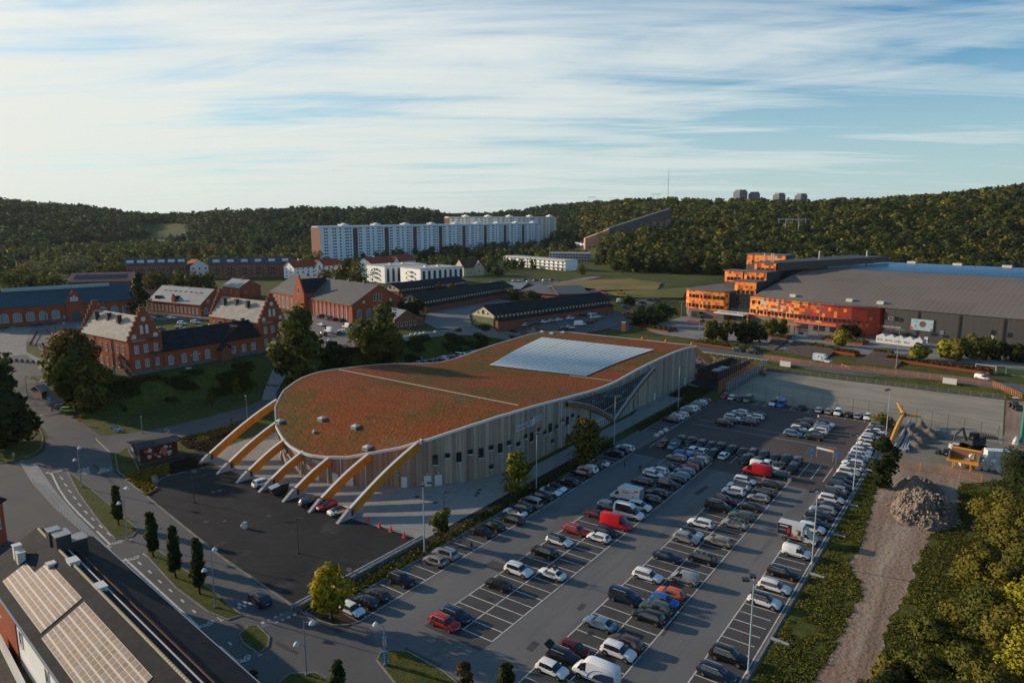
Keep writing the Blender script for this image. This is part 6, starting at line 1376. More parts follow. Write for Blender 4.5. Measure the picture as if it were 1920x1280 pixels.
for s in (1,-1):
 y = s * 1.035; b = MB(); b.add([(-2.85,y,.7),(.1,y,.7),(-.3,y,1.3),(-1.2,y,1.75),(-2.85,y,1.9)],[(0,1,2,3,4)]); b.build('navy_panel',navy,c)
 b = MB(); P_ = [(-1.9 + 2.5 * math.cos(t_ * .17),.55 + 1.5 * math.sin(t_ * .17)) for t_ in range(9)]
 for p,q in zip(P_,P_[1:]): b.quad((p[0],y,p[1]),(q[0],y,q[1]),(q[0] + .14,y,q[1] + .08),(p[0] + .14,y,p[1] + .02))
 b.build('blue_arc',PT['blue'],c)
# ------------------------------------------------------------------ trees
fm = bpy.data.materials.new('foliage'); fm.use_nodes = True; t = fm.node_tree; bb = t.nodes['Principled BSDF']; bb.inputs['Roughness'].default_value = .75; bb.inputs['Specular IOR Level'].default_value = .15
an = N(t,'ShaderNodeAttribute'); an.attribute_name = 'col'; LK(t,an.outputs['Color'],bb.inputs['Base Color'])
tr = N(t,'ShaderNodeBsdfTranslucent'); LK(t,mixc(t,.4,an.outputs['Color'],(.10,.12,.02)),tr.inputs[0])
mx = N(t,'ShaderNodeMixShader'); mx.inputs[0].default_value = .30; LK(t,bb.outputs[0],mx.inputs[1]); LK(t,tr.outputs[0],mx.inputs[2]); LK(t,mx.outputs[0],t.nodes['Material Output'].inputs[0])
M['foliage'] = fm; M['bark'] = mat('bark',(.05,.035,.025),.95,(.03,.022,.016),3.)
GREENS = dict(cool=((.030,.060,.024),(.060,.095,.034)),dark=((.024,.040,.012),(.046,.064,.017)),mid=((.058,.076,.015),(.115,.120,.022)),olive=((.10,.098,.018),(.175,.15,.024)),yellow=((.24,.20,.015),(.48,.38,.02)),autumn=((.13,.075,.018),(.20,.10,.02)),blue=((.022,.045,.030),(.038,.062,.038)),pale=((.10,.115,.065),(.15,.16,.09)),lime=((.14,.15,.018),(.30,.27,.022)),brown=((.065,.040,.022),(.10,.06,.03)))
def cloud(rs,n,rx,rz,size,shape='round',nl=None):
 """leaf clumps: positions, outward directions; crown base at z=0, top at 2*rz"""
 if shape == 'round':
  nl = nl or 14; d = rs.normal(size=(nl,3)); d /= np.linalg.norm(d,axis=1)[:,None]; d *= (rs.uniform(.25,.72,nl))[:,None]; lc = d * [rx,rx,rz] + [0,0,rz]; lr = rs.uniform(.30,.52,nl) * rx
 elif shape == 'column':
  nl = 26; z = np.linspace(.05,.97,nl); lc = np.stack([rs.normal(0,.13,nl) * rx,rs.normal(0,.13,nl) * rx,z * 2 * rz],1); lr = rx * (1.0 - .85 * np.abs(z - .33) ** 1.25) * rs.uniform(.85,1.1,nl)
 elif shape == 'cone':
  nl = nl or 16; z = np.linspace(.04,.97,nl); a = rs.uniform(0,6.28,nl); q = rx * (1 - z) * .45; lc = np.stack([np.cos(a) * q,np.sin(a) * q,z * 2 * rz],1); lr = rx * (.16 + .62 * (1 - z))
 elif shape == 'birch':
  nl = 34; z = rs.uniform(.05,.98,nl); a = rs.uniform(0,6.28,nl); q = rx * .55 * (1 - np.abs(z - .4)) * rs.uniform(.3,1,nl); lc = np.stack([np.cos(a) * q,np.sin(a) * q,z * 2 * rz],1); lr = rx * rs.uniform(.28,.5,nl) * (1.2 - z * .75)
 k = rs.randint(0,nl,n); d = rs.normal(size=(n,3)); d /= np.linalg.norm(d,axis=1)[:,None]
 r = lr[k] * (1 - rs.uniform(0,1,n) ** 2.2 * .6 + .08 * rs.normal(size=n)); p = lc[k] + d * r[:,None] * [1,1,.85]
 z0_,z1_ = np.percentile(p[:,2],[.3,99.7]); p[:,2] = (p[:,2] - z0_) / (z1_ - z0_) * 2 * rz; q_ = np.percentile(np.abs(p[:,0]),97); p[:,:2] *= rx * .95 / q_
 return p,d,k,nl
def leaves(rs,p,d,size,cols,k,nl,var=.28):
 n = len(p); nv = d + rs.normal(size=(n,3)) * .75; nv /= np.linalg.norm(nv,axis=1)[:,None]
 a = np.cross(nv,rs.normal(size=(n,3))); a /= np.linalg.norm(a,axis=1)[:,None]; b = np.cross(nv,a); s = size * rs.uniform(.55,1.25,n)[:,None]
 c = [p + a * s * u * rs.uniform(.7,1.2,(n,1)) + b * s * v * rs.uniform(.5,1.1,(n,1)) for u,v in ((-1,-.8),(1,-.9),(.9,.9),(-1.,.8))]
 V = np.stack(c,1).reshape(-1,3); lo,hi = np.array(cols[0]),np.array(cols[1]); lt = rs.uniform(0,1,nl)[k]
 f = np.clip(lt * .6 + rs.uniform(0,.5,n),0,1)[:,None]; C_ = (lo + (hi - lo) * f) * rs.uniform(1 - var,1 + var,(n,1))
 cz = p.mean(0); o_ = p - cz; o_ /= np.linalg.norm(o_,axis=1)[:,None] + 1e-6; nn = nv * .22 + d * .55 + o_ * .6; nn /= np.linalg.norm(nn,axis=1)[:,None]
 return V,np.concatenate([C_,np.ones((n,1)),nn],1)
def quads_mesh(name,V,C_,m=None):
 n = len(V) // 4; me = bpy.data.meshes.new(name); me.vertices.add(len(V)); me.vertices.foreach_set('co',V.astype(np.float32).ravel()); me.loops.add(4 * n); me.loops.foreach_set('vertex_index',np.arange(4 * n,dtype=np.int32))
 me.polygons.add(n); me.polygons.foreach_set('loop_start',np.arange(n,dtype=np.int32) * 4); me.polygons.foreach_set('loop_total',np.full(n,4,np.int32)); me.update(calc_edges=True)
 at = me.attributes.new('col','FLOAT_COLOR','FACE'); at.data.foreach_set('color',C_[:,:4].astype(np.float32).ravel()); cn = me.attributes.new('custom_normal','FLOAT_VECTOR','POINT'); cn.data.foreach_set('vector',np.repeat(C_[:,4:7],4,0).astype(np.float32).ravel()); me.materials.append(m or M['foliage']); return me
def trunk_mesh(h,r,limbs,rx,seed):
 rd = random.Random(seed); b = MB(); pts = [(0,0,0)]; n = 5
 for i in range(1,n + 1): pts.append((rd.uniform(-.04,.04) * h,rd.uniform(-.04,.04) * h,h * i / n))
 for i in range(n): b.tube(pts[i],pts[i + 1],r * (1 - .75 * i / n),r * (1 - .75 * (i + 1) / n),n=7,cap=False)
 for i in range(limbs):
  p = pts[rd.randint(2,n)]; a = rd.uniform(0,6.28); l = rx * rd.uniform(.5,.9); q = (p[0] + math.cos(a) * l * .8,p[1] + math.sin(a) * l * .8,p[2] + l * rd.uniform(.4,1.)); b.tube(p,q,r * .35,r * .08,n=5,cap=False)
 return b.mesh(M['bark'],60,'trunk')
def tree(name,label,P,h,rx,n,size,shape='round',col='mid',clear=.15,group=None,seed=None,cat='tree',limbs=6,sink=0.):
 seed = seed or random.randint(1,10 ** 6); rs = np.random.RandomState(seed); r = thing(name,label,cat,tuple(P),random.uniform(0,6.28),group)
 rz = h * (1 - clear) / 2; p,d,k,nl = cloud(rs,n,rx,rz,size,shape); V,C_ = leaves(rs,p,d,size,GREENS[col],k,nl)
 if clear > .02:
  o = link('trunk',trunk_mesh(h * (.8 if shape != 'round' else .62),max(.09,h * .018),limbs,rx,seed),r)
 V[:,2] += h * clear; link('crown',quads_mesh('crown',V,C_),r); return r
def ptree(name,label,u,vb,vt,hw,n,size,shape='round',col='mid',clear=.15,z=None,**k):
 P = G(u,vb,z) if z is not None else hit(u,vb); lo,hi = 0,80
 for _ in range(40):
  m_ = (lo + hi) / 2
  if project(P.x,P.y,P.z + m_)[1] > vt: lo = m_
  else: hi = m_
 dep = -P.x * sY + P.y * cY; return tree(name,label,P,lo,hw * dep / F_ * .98,n,size,shape,col,clear,**k)
ptree('tall_broadleaf_tree','tall dense olive-green tree beside the front of the timber hall',560,742,575,42,5200,.55,'round','mid',.08)
ptree('tall_broadleaf_tree','tall dense tree with darker crown right of the bare-branched tree',712,690,570,40,5200,.60,'round','mid',.06)
ptree('small_dark_tree','small dark shrubby tree at the foot of the bank left of the tall trees',628,690,640,22,900,.5,'round','dark',.05)
ptree('autumn_tree','rust-brown autumn tree behind the green trees beside the stepped gable',140,706,619,44,3000,.55,'round','autumn',.08)
ptree('broadleaf_tree','wide dark green tree right above the wooden shed',128,745,653,44,3600,.55,'round','mid',.05)
ptree('broadleaf_tree','olive green tree against the left wall of the stepped gable',178,728,675,28,1600,.5,'round','olive',.03)
ptree('large_shrub','big rounded yellow-green shrub beside the lime yellow car',172,768,712,38,2600,.45,'round','olive',0.,cat='shrub')
ptree('small_broadleaf_tree','small tree between the shed and the big shrub',132,752,706,20,900,.5,'round','mid',.05)
ptree('large_dark_tree','large very dark tree on the traffic island at the left edge',14,836,684,44,5200,.55,'cone','dark',.04)
ptree('large_dark_tree','dark tree cut by the left frame edge behind the large one',-22,828,660,42,3000,.6,'round','dark',.04)
for u,vb,vt,hw,l in ((223,984,911,8,'first from the top'),(288,1043,960,11,'second from the top'),(330,1083,987,11,'third from the top'),(375,1113,1010,12,'fourth from the top')):
 ptree('columnar_tree','slim columnar tree on the grass strip beside the street, ' + l,u,vb,vt,hw,1900,.22,'column','dark',.16,z=.13,group='slim trees along the street',limbs=2)
ptree('columnar_tree','slim columnar tree at the bottom edge below the street lamp',635,1322,1240,15,1700,.2,'column','dark',.14,z=.13,limbs=2)
for u,vb,vt,hw,c,l in ((475,1330,1258,18,'brown','brownish young tree at the bottom edge left of the street lamp'),(873,1325,1242,19,'brown','brownish young tree at the bottom edge beside the traffic island'),(947,1325,1246,20,'dark','dark bushy tree at the bottom edge next to the brownish one')):
 ptree('young_tree',l,u,vb,vt,hw,1000,.2,'birch',c,.1,z=.1)
ptree('yellow_tree','bright yellow tree in the mulch bed at the corner of the car park',622,1166,1060,33,2600,.24,'round','yellow',.20,z=.13)
ptree('small_street_tree','small round green tree in the hedge strip beside the lamp post',826,1016,957,19,1500,.22,'round','mid',.22,z=.1)
ptree('birch_tree','yellow-green birch in the hedge strip, nearer of the two by the hall wall',970,930,848,24,1900,.26,'birch','lime',.12,z=.1)
ptree('birch_tree','larger olive birch in the hedge strip, farther one by the hall wall',1098,872,785,29,2600,.30,'birch','olive',.12,z=.1)
ptree('young_tree','slender young tree on the grass below the low brick wing, right one',445,752,708,10,360,.22,'birch','olive',.2)
ptree('young_tree','slender young tree on the grass below the low brick wing, left one',397,764,733,8,260,.22,'birch','mid',.2)
ptree('dark_bush','dark rounded bush between the parked cars and the pipes',1652,912,818,24,2600,.30,'round','dark',.02,z=0,cat='shrub')
ptree('low_bush','low olive bush behind the last cars of the verge row',1655,800,775,22,500,.3,'round','olive',0,z=0,cat='shrub')
# trees around the barracks, the flats and the arena square
for i,(u,vb,vt,hw,sh,c,l) in enumerate((
 (265,592,512,17,'cone','dark','tall dark pointed tree between the teal roof and the grey-roofed barracks'),(287,560,508,16,'round','olive','first of the green trees behind the grey-roofed barracks, from left'),(310,558,506,17,'round','mid','second of the green trees behind the grey-roofed barracks, from left'),(335,556,506,16,'round','mid','third of the green trees behind the grey-roofed barracks, from left'),(368,556,510,14,'round','olive','fourth of the green trees behind the grey-roofed barracks, from left'),(392,556,510,14,'round','mid','fifth of the green trees behind the grey-roofed barracks, from left'),
 (20,552,508,24,'round','mid','leftmost green tree behind the long teal roof'),(60,548,512,20,'round','mid','green tree behind the long teal roof, left of the yellowish one'),(46,538,502,14,'round','olive','small yellowish tree behind the long teal roof'),(100,550,510,22,'round','olive','wide yellow-green tree left of the salmon roof'),
 (130,520,480,45,'round','pale','broad pale grey-green willow beyond the long teal roof, left one'),(150,512,478,26,'round','pale','broad pale grey-green willow beyond the long teal roof, right one'),
 (612,545,498,20,'round','olive','olive tree in front of the white red-roofed house'),(642,548,495,20,'round','mid','dark green tree left of the gap beneath the high-rise'),(676,550,490,22,'round','olive','olive-brown tree in front of the nearer red-roofed white house'),(592,512,470,16,'round','mid','green tree at the left foot of the long high-rise'),(574,510,476,14,'round','olive','small tree left of the long high-rise'),
 (774,596,560,19,'round','dark','dark round tree at the near end of the long stable'),(1180,574,554,10,'round','dark','small round tree in front of the parked cars by the meadow'),(822,552,532,8,'round','autumn','small rusty tree in front of the white flats'),(808,550,534,8,'round','mid','small green tree in front of the white flats'),(848,551,532,9,'round','olive','small olive tree at the corner of the white flats'),
 (937,558,534,8,'round','mid','small round tree before the grey shed roof, left'),(965,562,542,8,'round','mid','small round tree before the grey shed roof, middle'),(1000,565,545,10,'round','mid','small round tree before the red shed wall'),
 (1195,608,573,16,'round','dark','dark pine at the left of the clump by the arena square'),(1222,611,572,20,'round','dark','dark pine in the middle of the clump by the arena square'),(1240,603,570,16,'round','dark','dark pine at the right of the clump by the arena square'),
 (1335,640,602,14,'round','mid','first planted tree in front of the arena, from left'),(1362,640,600,15,'round','olive','second planted tree in front of the arena, from left'),(1392,642,602,18,'round','dark','third planted tree in front of the arena, from left, dark'),(1412,643,603,18,'round','dark','fourth planted tree in front of the arena, from left, dark'),(1444,630,598,14,'round','olive','thin olive tree in front of the sponsor marks'),(1462,628,600,12,'round','olive','thin olive tree right of the sponsor marks'),
 (1583,632,608,9,'round','dark','small dark tree at the red corner of the arena, left'),(1604,632,610,8,'round','dark','small dark tree at the red corner of the arena, right'),(1578,650,618,12,'round','lime','yellowish tree in the raised bed before the red facade'),(1722,675,648,14,'round','lime','yellowish bush right of the white tent'),
 (1778,672,636,18,'round','lime','golden tree below the picture screen'),(1800,676,634,18,'round','olive','olive tree right of the golden one'),(1838,672,630,20,'round','olive','tall olive tree left of the feather flag'),(1873,676,640,14,'round','dark','dark tree right of the feather flag'),(1908,680,645,18,'round','dark','dark tree at the right edge before the arena'))):
 ptree('planted_tree',l,u,vb,vt,hw * 1.15,900,.6 if hw > 12 else .45,sh,c,.06)
# bare tree
P = hit(660,690); r = thing('bare_tree','thin tree with bare branches between the two tall trees','tree',tuple(P)); b = MB(); rd = random.Random(5)
def br(p,d,l,rr,dp):
 q = p + d * l; b.tube(tuple(p),tuple(q),rr,rr * .6,n=5,cap=False)
 if dp:
  for _ in range(3): br(q,(d + Vector((rd.uniform(-.7,.7),rd.uniform(-.7,.7),rd.uniform(-.1,.4)))).normalized(),l * .72,rr * .6,dp - 1)
br(Vector((0,0,0)),Vector((0,0,1)),3.2,.22,5); b.build('branches',M['bark'],r)
# thicket at the lower right
TH = []
for x,y,h,rx,c,sh in ((5,101,7,3.4,'olive','round'),(-3.5,92,2.8,2.4,'mid','round'),(-6.5,84,3.5,2.6,'dark','round'),(9.5,108,11,4.6,'lime','round'),(9,93,10.5,4.4,'lime','round'),(1.5,84,7,3.6,'dark','round'),(-2,76,6,3.3,'mid','round'),(11,99,11,4.0,'lime','birch'),(10,86,10,3.6,'lime','birch'),(6,76,9,3.6,'mid','birch'),(4,113,8,3.6,'olive','birch'),(12,120,11,4.5,'olive','birch'),(6,127,10,4.,'olive','birch'),(1.5,121,7,3.3,'olive','birch'),(11,136,12,4.6,'olive','birch'),(5,139,9.5,4.,'olive','round'),(16,112,12,5,'mid','round'),(17,128,12,5,'dark','round'),(11,152,11,4.6,'dark','round'),(5.5,156,8.5,4.,'dark','round'),(13,167,12,5.2,'dark','round'),(7.5,171,9,4.4,'dark','round'),(17,150,13,5,'olive','birch'),(-1,110,2.4,1.8,'olive','round'),(-3,103,2.3,1.9,'mid','round'),(-7,90,2.2,1.8,'olive','round'),(14,182,9,4.5,'dark','round'),(1.5,95,4.5,2.8,'mid','birch'),(4,88,7,3.6,'olive','round'),(-1,84,4,2.8,'olive','birch'),(8,100,9,4,'lime','round'),(14,92,11,4.5,'mid','round'),(3,107,6.5,3.2,'mid','round'),(8,117,9,4.,'mid','round'),(3,131,5,2.6,'mid','round'),(8,146,9,4,'mid','round'),(3,148,5.5,3.,'olive','round')):
 TH.append((math.hypot(x,y),x,y,h,rx,c,sh))
TH = sorted(TH)
for i,(_,x,y,h,rx,c,sh) in enumerate(TH):
 lab = '%s %s tree, %s nearest in the thicket right of the dirt track' % ({'olive': 'olive','mid': 'mid green','dark': 'dark green','lime': 'bright yellow-green'}[c],'feathery' if sh == 'birch' else 'bushy',ORD[i])
 tree('thicket_tree',lab,(x,y,0),h * 1.1,rx * 1.12,int(10500 if rx > 4 else 8000),.175,sh,c,.06,group='trees of the thicket right of the track')
P = Vector((8.5,146.5,0)); r = thing('dead_tree','bare pale dead tree sticking out of the thicket','tree',tuple(P)); b = MB(); br(Vector((0,0,0)),Vector((0,0,1)),4.2,.2,4); b.build('branches',mat('pale_dead_wood',(.22,.17,.12),.9),r)
# ---- screen boxes of buildings so that planted woods do not bury them
BX = []
for bi,B_ in enumerate(BLS):
 hh = 4.
 for ch in B_.r.children:
  if ch.name.split('.')[0] in ('wall','roof','tower_core'): hh = max(hh,max(c[2] for c in ch.bound_box))
 T_ = Matrix.Translation(B_.r.location) @ Matrix.Rotation(B_.r.rotation_euler[2],4,'Z'); us,vs_,ds = [],[],[]
 for x in (0,B_.L):
  for y in (0,B_.D):
   for z in (0,hh):
    p = T_ @ Vector((x,y,z)); a = project(*p); us.append(a[0]); vs_.append(a[1]); ds.append(-p.x * sY + p.y * cY)
 if bi in NOBOX: ds = [-1e4]
 BX.append((min(us),max(us),min(vs_),max(vs_),min(ds),B_,T_.inverted()))
def clear_of(x,y,z,h,m=5.):
 yc = -x * sY + y * cY; u,vb = project(x,y,z); vt = project(x,y,z + h)[1]
 for u0,u1,v0,v1,dd,B_,Ti in BX:
  q = Ti @ Vector((x,y,0))
  if -m < q.x < B_.L + m and -m < q.y < B_.D + m: return False
  if yc < dd + 5 and u0 - 4 < u < u1 + 4 and vt < v0 + (v1 - v0) * (.80 if B_.L > 150 else .93) and vb > v0: return False
 return True
MEAD = [[(270,420),(352,420),(358,455),(300,462),(90,474),(90,462),(230,452),(275,446)],[(1000,517),(1240,517),(1300,538),(1300,600),(1150,620),(980,620),(880,600),(880,560),(960,522)]]
def inpoly(u,v,P):
 c = False; n = len(P)
 for i in range(n):
  (x0,y0),(x1,y1) = P[i],P[(i + 1) % n]
  if (y0 > v) != (y1 > v) and u < (x1 - x0) * (v - y0) / (y1 - y0) + x0: c = not c
 return c
rs = np.random.RandomState(3); FT = []
def noise2(x,y): return math.sin(x * .021 + 1.3) * math.cos(y * .017 - .6) + .6 * math.sin(x * .047 + y * .031) + .4 * math.cos(x * .09 - y * .07)
for _ in range(90000):
 tu = rs.uniform(-250,2150); d0 = lerp(FD,tu); d1 = lerp(RD,tu) + 60
 near_ = 455 if tu < 860 else (560 if tu < 1090 else d0 - 12)
 yc = math.sqrt(rs.uniform(near_ ** 2,d1 ** 2)) if tu < 1100 else math.sqrt(rs.uniform(near_ ** 2,d1 ** 2))
 xc = (tu - CX) / F_ * yc / .985; X,Y = xc * cY - yc * sY,xc * sY + yc * cY
 hill = yc > d0 - 10
 if not hill and noise2(X,Y) < (-.8 if yc < 800 else -1.5): continue
 dens = .62 if not hill else 1.
 if rs.uniform() > dens: continue
 Zg = hgt(X,Y); u,v = project(X,Y,Zg)
 if u < -160 or u > 2080: continue
 if any(inpoly(u,v,P) for P in MEAD): continue
 h = rs.uniform(8,15) * (1.22 if hill else .9) * (1 + .18 * noise2(X * 1.3,Y * 1.3) / 2)
 if not clear_of(X,Y,Zg,h): continue
 if yc < 560 and v > 520 and u > 240: continue
 FT.append((yc,X,Y,Zg,h,hill,tu))
 if len(FT) > 15000: break
FT.sort()
def ttype(X,Y,tu,hill):
 q = noise2(X * 2.3 + 50,Y * 2.3) + rs.normal() * .7
 if hill and tu > 1080: return ('round','dark') if q < -.6 else ('round','mid') if q < .7 else (('round','olive') if q < 1.2 else (('cone','dark') if rs.uniform() < .5 else ('round','dark')) if q < 2.1 else ('round','autumn' if rs.uniform() < .3 else 'lime'))
 if hill: return ('cone','blue') if q < -.4 else (('round','dark') if q < .3 else ('round','cool') if q < 1.8 else ('round','mid'))
 return ('round','cool') if q < 0 else (('round','mid') if q < 1.3 else ('round','olive' if rs.uniform() < .7 else 'autumn'))
protos = {}
def proto(sh,c,i,n,size):
 k = (sh,c,i,n)
 if k not in protos:
  r_ = np.random.RandomState(hash(k) % 99991 if False else (i * 17 + len(protos) * 101 + 5)); p,d,kk,nl = cloud(r_,n,.38,.47,size,sh,9 if sh == 'round' else None); V,C_ = leaves(r_,p,d,size,GREENS[c],kk,nl,.14); V[:,2] += .06; protos[k] = (V,C_)
 return protos[k]
GT = 'single trees at the near edges of the woods'
cmesh = {}; tmesh = trunk_mesh(.62,.022,3,.3,9)
vis = [f for f in FT if -20 < project(f[1],f[2],f[3] + f[4])[0] < 1940]
front = vis[:240]; fset = set(id(f) for f in front); rest = [f for f in FT if id(f) not in fset]
LT = {('round','cool'): 'round cool green tree',('cone','blue'): 'pointed blue-green conifer at the near edge of the distant woods',('round','mid'): 'round mid green tree at the near edge of the distant woods',('round','olive'): 'round olive green tree at the near edge of the distant woods',('round','dark'): 'round dark green tree at the near edge of the distant woods',('cone','dark'): 'pointed dark conifer at the near edge of the distant woods',('round','autumn'): 'round rust-coloured tree at the near edge of the distant woods',('round','lime'): 'round yellow-green tree at the near edge of the distant woods'}
REG = [(130,'in the valley behind the teal roof'),(250,'above the salmon roof'),(400,'behind the left brown block'),(560,'behind the right brown block'),(700,'around the left half of the long high-rise'),(860,'around the middle of the long high-rise'),(1000,'below the right end of the high-rise'),(1150,'beside the gallery flats'),(1300,'along the dry meadow'),(1500,'behind the arena towers'),(1700,'behind the middle of the arena roof'),(9999,'behind the right end of the arena roof')]
CTR = {}; DG = ['th','st','nd','rd'] + ['th'] * 6
for f in sorted(front,key=lambda f: project(f[1],f[2],f[3])[0]):
 yc,X,Y,Zg,h,hill,tu = f; rg = next(r for q,r in REG if project(X,Y,Zg)[0] < q); CTR[rg] = nn_ = CTR.get(rg,0) + 1; sh,c = ttype(X,Y,tu,hill); i = rs.randint(4); k = (sh,c,i)
 if k not in cmesh: V,C_ = proto(sh,c,i,420,.045); cmesh[k] = quads_mesh('crown',V,C_)
 r = thing('edge_tree','%s, %s from left %s' % (LT[(sh,c)].split(' at the')[0],ORD[nn_ - 1] if nn_ < 39 else '%d%s' % (nn_,DG[nn_ % 10]),rg),'tree',(X,Y,Zg - .4),rs.uniform(0,6.28),GT); r.scale = (h * rs.uniform(.85,1.2),) * 2 + (h,)
 link('trunk',tmesh,r); link('crown',cmesh[k],r)
VV,CC = [],[]; rs = np.random.RandomState(8)
for yc,X,Y,Zg,h,hill,tu in rest:
 sh,c = ttype(X,Y,tu,hill); n = 150 if yc < 900 else (85 if yc < 1300 else 50); V,C_ = proto(sh,c,rs.randint(5),n,.072 if yc < 900 else .09 if yc < 1300 else .115)
 a = rs.uniform(0,6.28); ca,sa = math.cos(a),math.sin(a); sx_ = h * rs.uniform(.9,1.4); q = np.empty_like(V); q[:,0] = (V[:,0] * ca - V[:,1] * sa) * sx_ + X; q[:,1] = (V[:,0] * sa + V[:,1] * ca) * sx_ + Y; q[:,2] = V[:,2] * h + Zg - .5
 W2_ = C_.copy(); W2_[:,4] = C_[:,4] * ca - C_[:,5] * sa; W2_[:,5] = C_[:,4] * sa + C_[:,5] * ca; W2_[:,:3] *= rs.uniform(.62,1.42); VV.append(q); CC.append(W2_)
o = link('distant_woods',quads_mesh('distant_woods',np.concatenate(VV),np.concatenate(CC))); tag(o,'dense mixed woods covering the hills behind the town and the arena','woods',kind='stuff')
print('TREES',len(FT),sum(len(v) for v in VV) // 4)
# far blue ridge
def far_ridge(name,u0,u1,vt,y,m):
 b = MB(); n = 24; top = []
 for i in range(n + 1):
  u = u0 + (u1 - u0) * i / n; xc = (u - CX) / F_ * y; zt = HC + (405 - (405 - (405 - vt) * math.sin(math.pi * i / n) ** .7)) * y / 1340.; top.append((xc * cY - y * sY,xc * sY + y * cY,zt))
 for a,c in zip(top,top[1:]):
  b.quad((a[0],a[1],-40),(c[0],c[1],-40),c,a); bk = Vector((-sY,cY,0)) * 900; b.quad(a,c,(c[0] + bk.x,c[1] + bk.y,-40),(a[0] + bk.x,a[1] + bk.y,-40))
 struct(b.build(name,m))
fr_m = mat('far_hill_woods',(.035,.06,.06),.95,(.05,.075,.07),.01)
far_ridge('far_hill',230,430,400,5200,fr_m); far_ridge('far_hill',790,1010,399,5200,fr_m); far_ridge('far_hill',-400,2400,405.5,7000,fr_m)
# ---- rough grass, hedges, flower rows (uncountable)
def tufts(name,label,test,n,box,size,cols,zf=lambda x,y: 0.,cat='grass',flat=.6,seed=1):
 r_ = np.random.RandomState(seed); P = []
 while len(P) < n:
  x,y = r_.uniform(box[0],box[1]),r_.uniform(box[2],box[3])
  if test(x,y): P.append((x,y,zf(x,y)))
 P = np.array(P); m_ = 4; p = np.repeat(P,m_,0); sc = np.repeat(r_.uniform(.5,1.4,n),m_); p = p + np.stack([r_.normal(0,size * .6,n * m_),r_.normal(0,size * .6,n * m_),np.abs(r_.normal(0,1,n * m_)) * size * flat * sc],1)
 d = r_.normal(size=(n * m_,3)); d[:,2] = np.abs(d[:,2]); k = np.repeat(np.arange(n),m_); V,C_ = leaves(r_,p,d,size * .55,cols,k,n,.3)
 o = link(name,quads_mesh(name,V,C_)); tag(o,label,cat,kind='stuff')
trp = TRK; site = [(G(*p).x,G(*p).y) for p in ((1655,775),(1870,832),(1935,745),(1990,760),(1990,900),(1800,905),(1640,880),(1640,830))]
free = lambda x,y: not inpoly(x,y,trp) and not inpoly(x,y,site)
tufts('rough_grass','rough tall grass and weeds on the verge beside the dirt track',lambda x,y: free(x,y) and (noise2(x * 14,y * 14) > -.9),42000,(-20.6,20,60,178),.18,((.050,.066,.012),(.165,.155,.024)),seed=2)
tufts('hedge_plants','low green hedge plants on the strip between hall path and parked cars',lambda x,y: (-77.5 < x < -75.3 and (62 < y < 152 or 167 < y < 206)) or (-84 < x < -75 and 205 < y < 221 and x < -70 and (x + 84) > (206 - y) * .3),3600,(-84,-70,60,222),.28,((.04,.05,.012),(.10,.095,.02)),cat='hedge',zf=lambda x,y: .1,flat=1.1,seed=3)
bed = lambda P: [(G(*p).x,G(*p).y) for p in P]
bA = bed([(234,897),(250,886),(360,858),(392,874),(296,896),(292,898),(295,921),(276,928)]); bB = bed([(332,822),(372,813),(465,790),(438,826),(388,848),(350,840)])
sheet('planting_soil',[(234,897),(250,886),(360,858),(392,874),(296,896),(292,898),(295,921),(276,928)],M['soil'],0,.06); sheet('planting_soil',[(332,822),(372,813),(465,790),(438,826),(388,848),(350,840)],M['soil'],0,.06)
def rowtest(P,yel):
 def f(x,y):
  if not inpoly(x,y,P): return False
  u,v = project(x,y,0); isy = (u < 318) if P is bA else (v < 812 + (u - 430) * -.3 and u > 370)
  return isy == yel and math.sin((x * .9 + y * .44) * 4.2) > .2 and math.sin((-x * .44 + y * .9) * 4.2) > -.2
 return f
for P,n_,w_ in ((bA,2400,'in front of the dark yard'),(bB,1300,'behind the painted hut')):
 xs_ = [p[0] for p in P]; ys_ = [p[1] for p in P]; bx = (min(xs_),max(xs_),min(ys_),max(ys_))
 tufts('flowering_plants','rows of yellow flowering plants in the dark bed ' + w_,rowtest(P,True),n_,bx,.22,((.14,.11,.012),(.42,.30,.02)),cat='flower bed',zf=lambda x,y: .08,seed=4)
 tufts('low_plants','rows of dark low plants in the bed ' + w_,rowtest(P,False),n_,bx,.22,((.03,.03,.014),(.07,.04,.025)),cat='flower bed',zf=lambda x,y: .08,seed=5)
tufts('bank_scrub','low scrub and long grass on the steep bank below the barracks',lambda x,y: .4 < hgt(x,y) < 7.6 and noise2(x * 9,y * 9) > .2,6000,(-232,-178,96,262),.5,((.034,.048,.010),(.075,.085,.018)),zf=hgt,seed=6)
# ------------------------------------------------------------------ foreground building with solar panels (bottom left)
k = Bld('solar_roof_building','dark gabled building with pinkish solar panels on its roof at the bottom left','building',(-111.3,32.0,0),(-48,23.8,0),13,0.)
HE,HR = 8.0,11.6
w_,r_ = k.gable(HE,HR,'white_r','roofdark','x',ov=.55,thick=.16)
ang = math.atan2(HR - HE,6.5)
def slope_pt(u,v,back=False):   # sight line -> local point on the roof plane
 Ti = (Matrix.Translation(k.r.location) @ Matrix.Rotation(k.r.rotation_euler[2],4,'Z')).inverted(); o = Ti @ Vector((0,0,HC)); d = (Ti.to_3x3() @ Vector(ray(u,v)))
 q = (HR - HE) / 6.5; t = ((HE + .16) + q * (o.y) - o.z) / (d.z - q * d.y) if not back else ((HE + .16) + q * (13 - o.y) - o.z) / (d.z + q * d.y)
 return o + d * t
sp1 = M2('weathered_solar_cells',[(.115,.078,.062),((.155,.108,.088),.35,.4,.6,None,1.),((.10,.078,.07),.9,.5,.75,None,.7)],.72)
bbx = sp1.node_tree.nodes['Principled BSDF']; bbx.inputs['Roughness'].default_value = .6
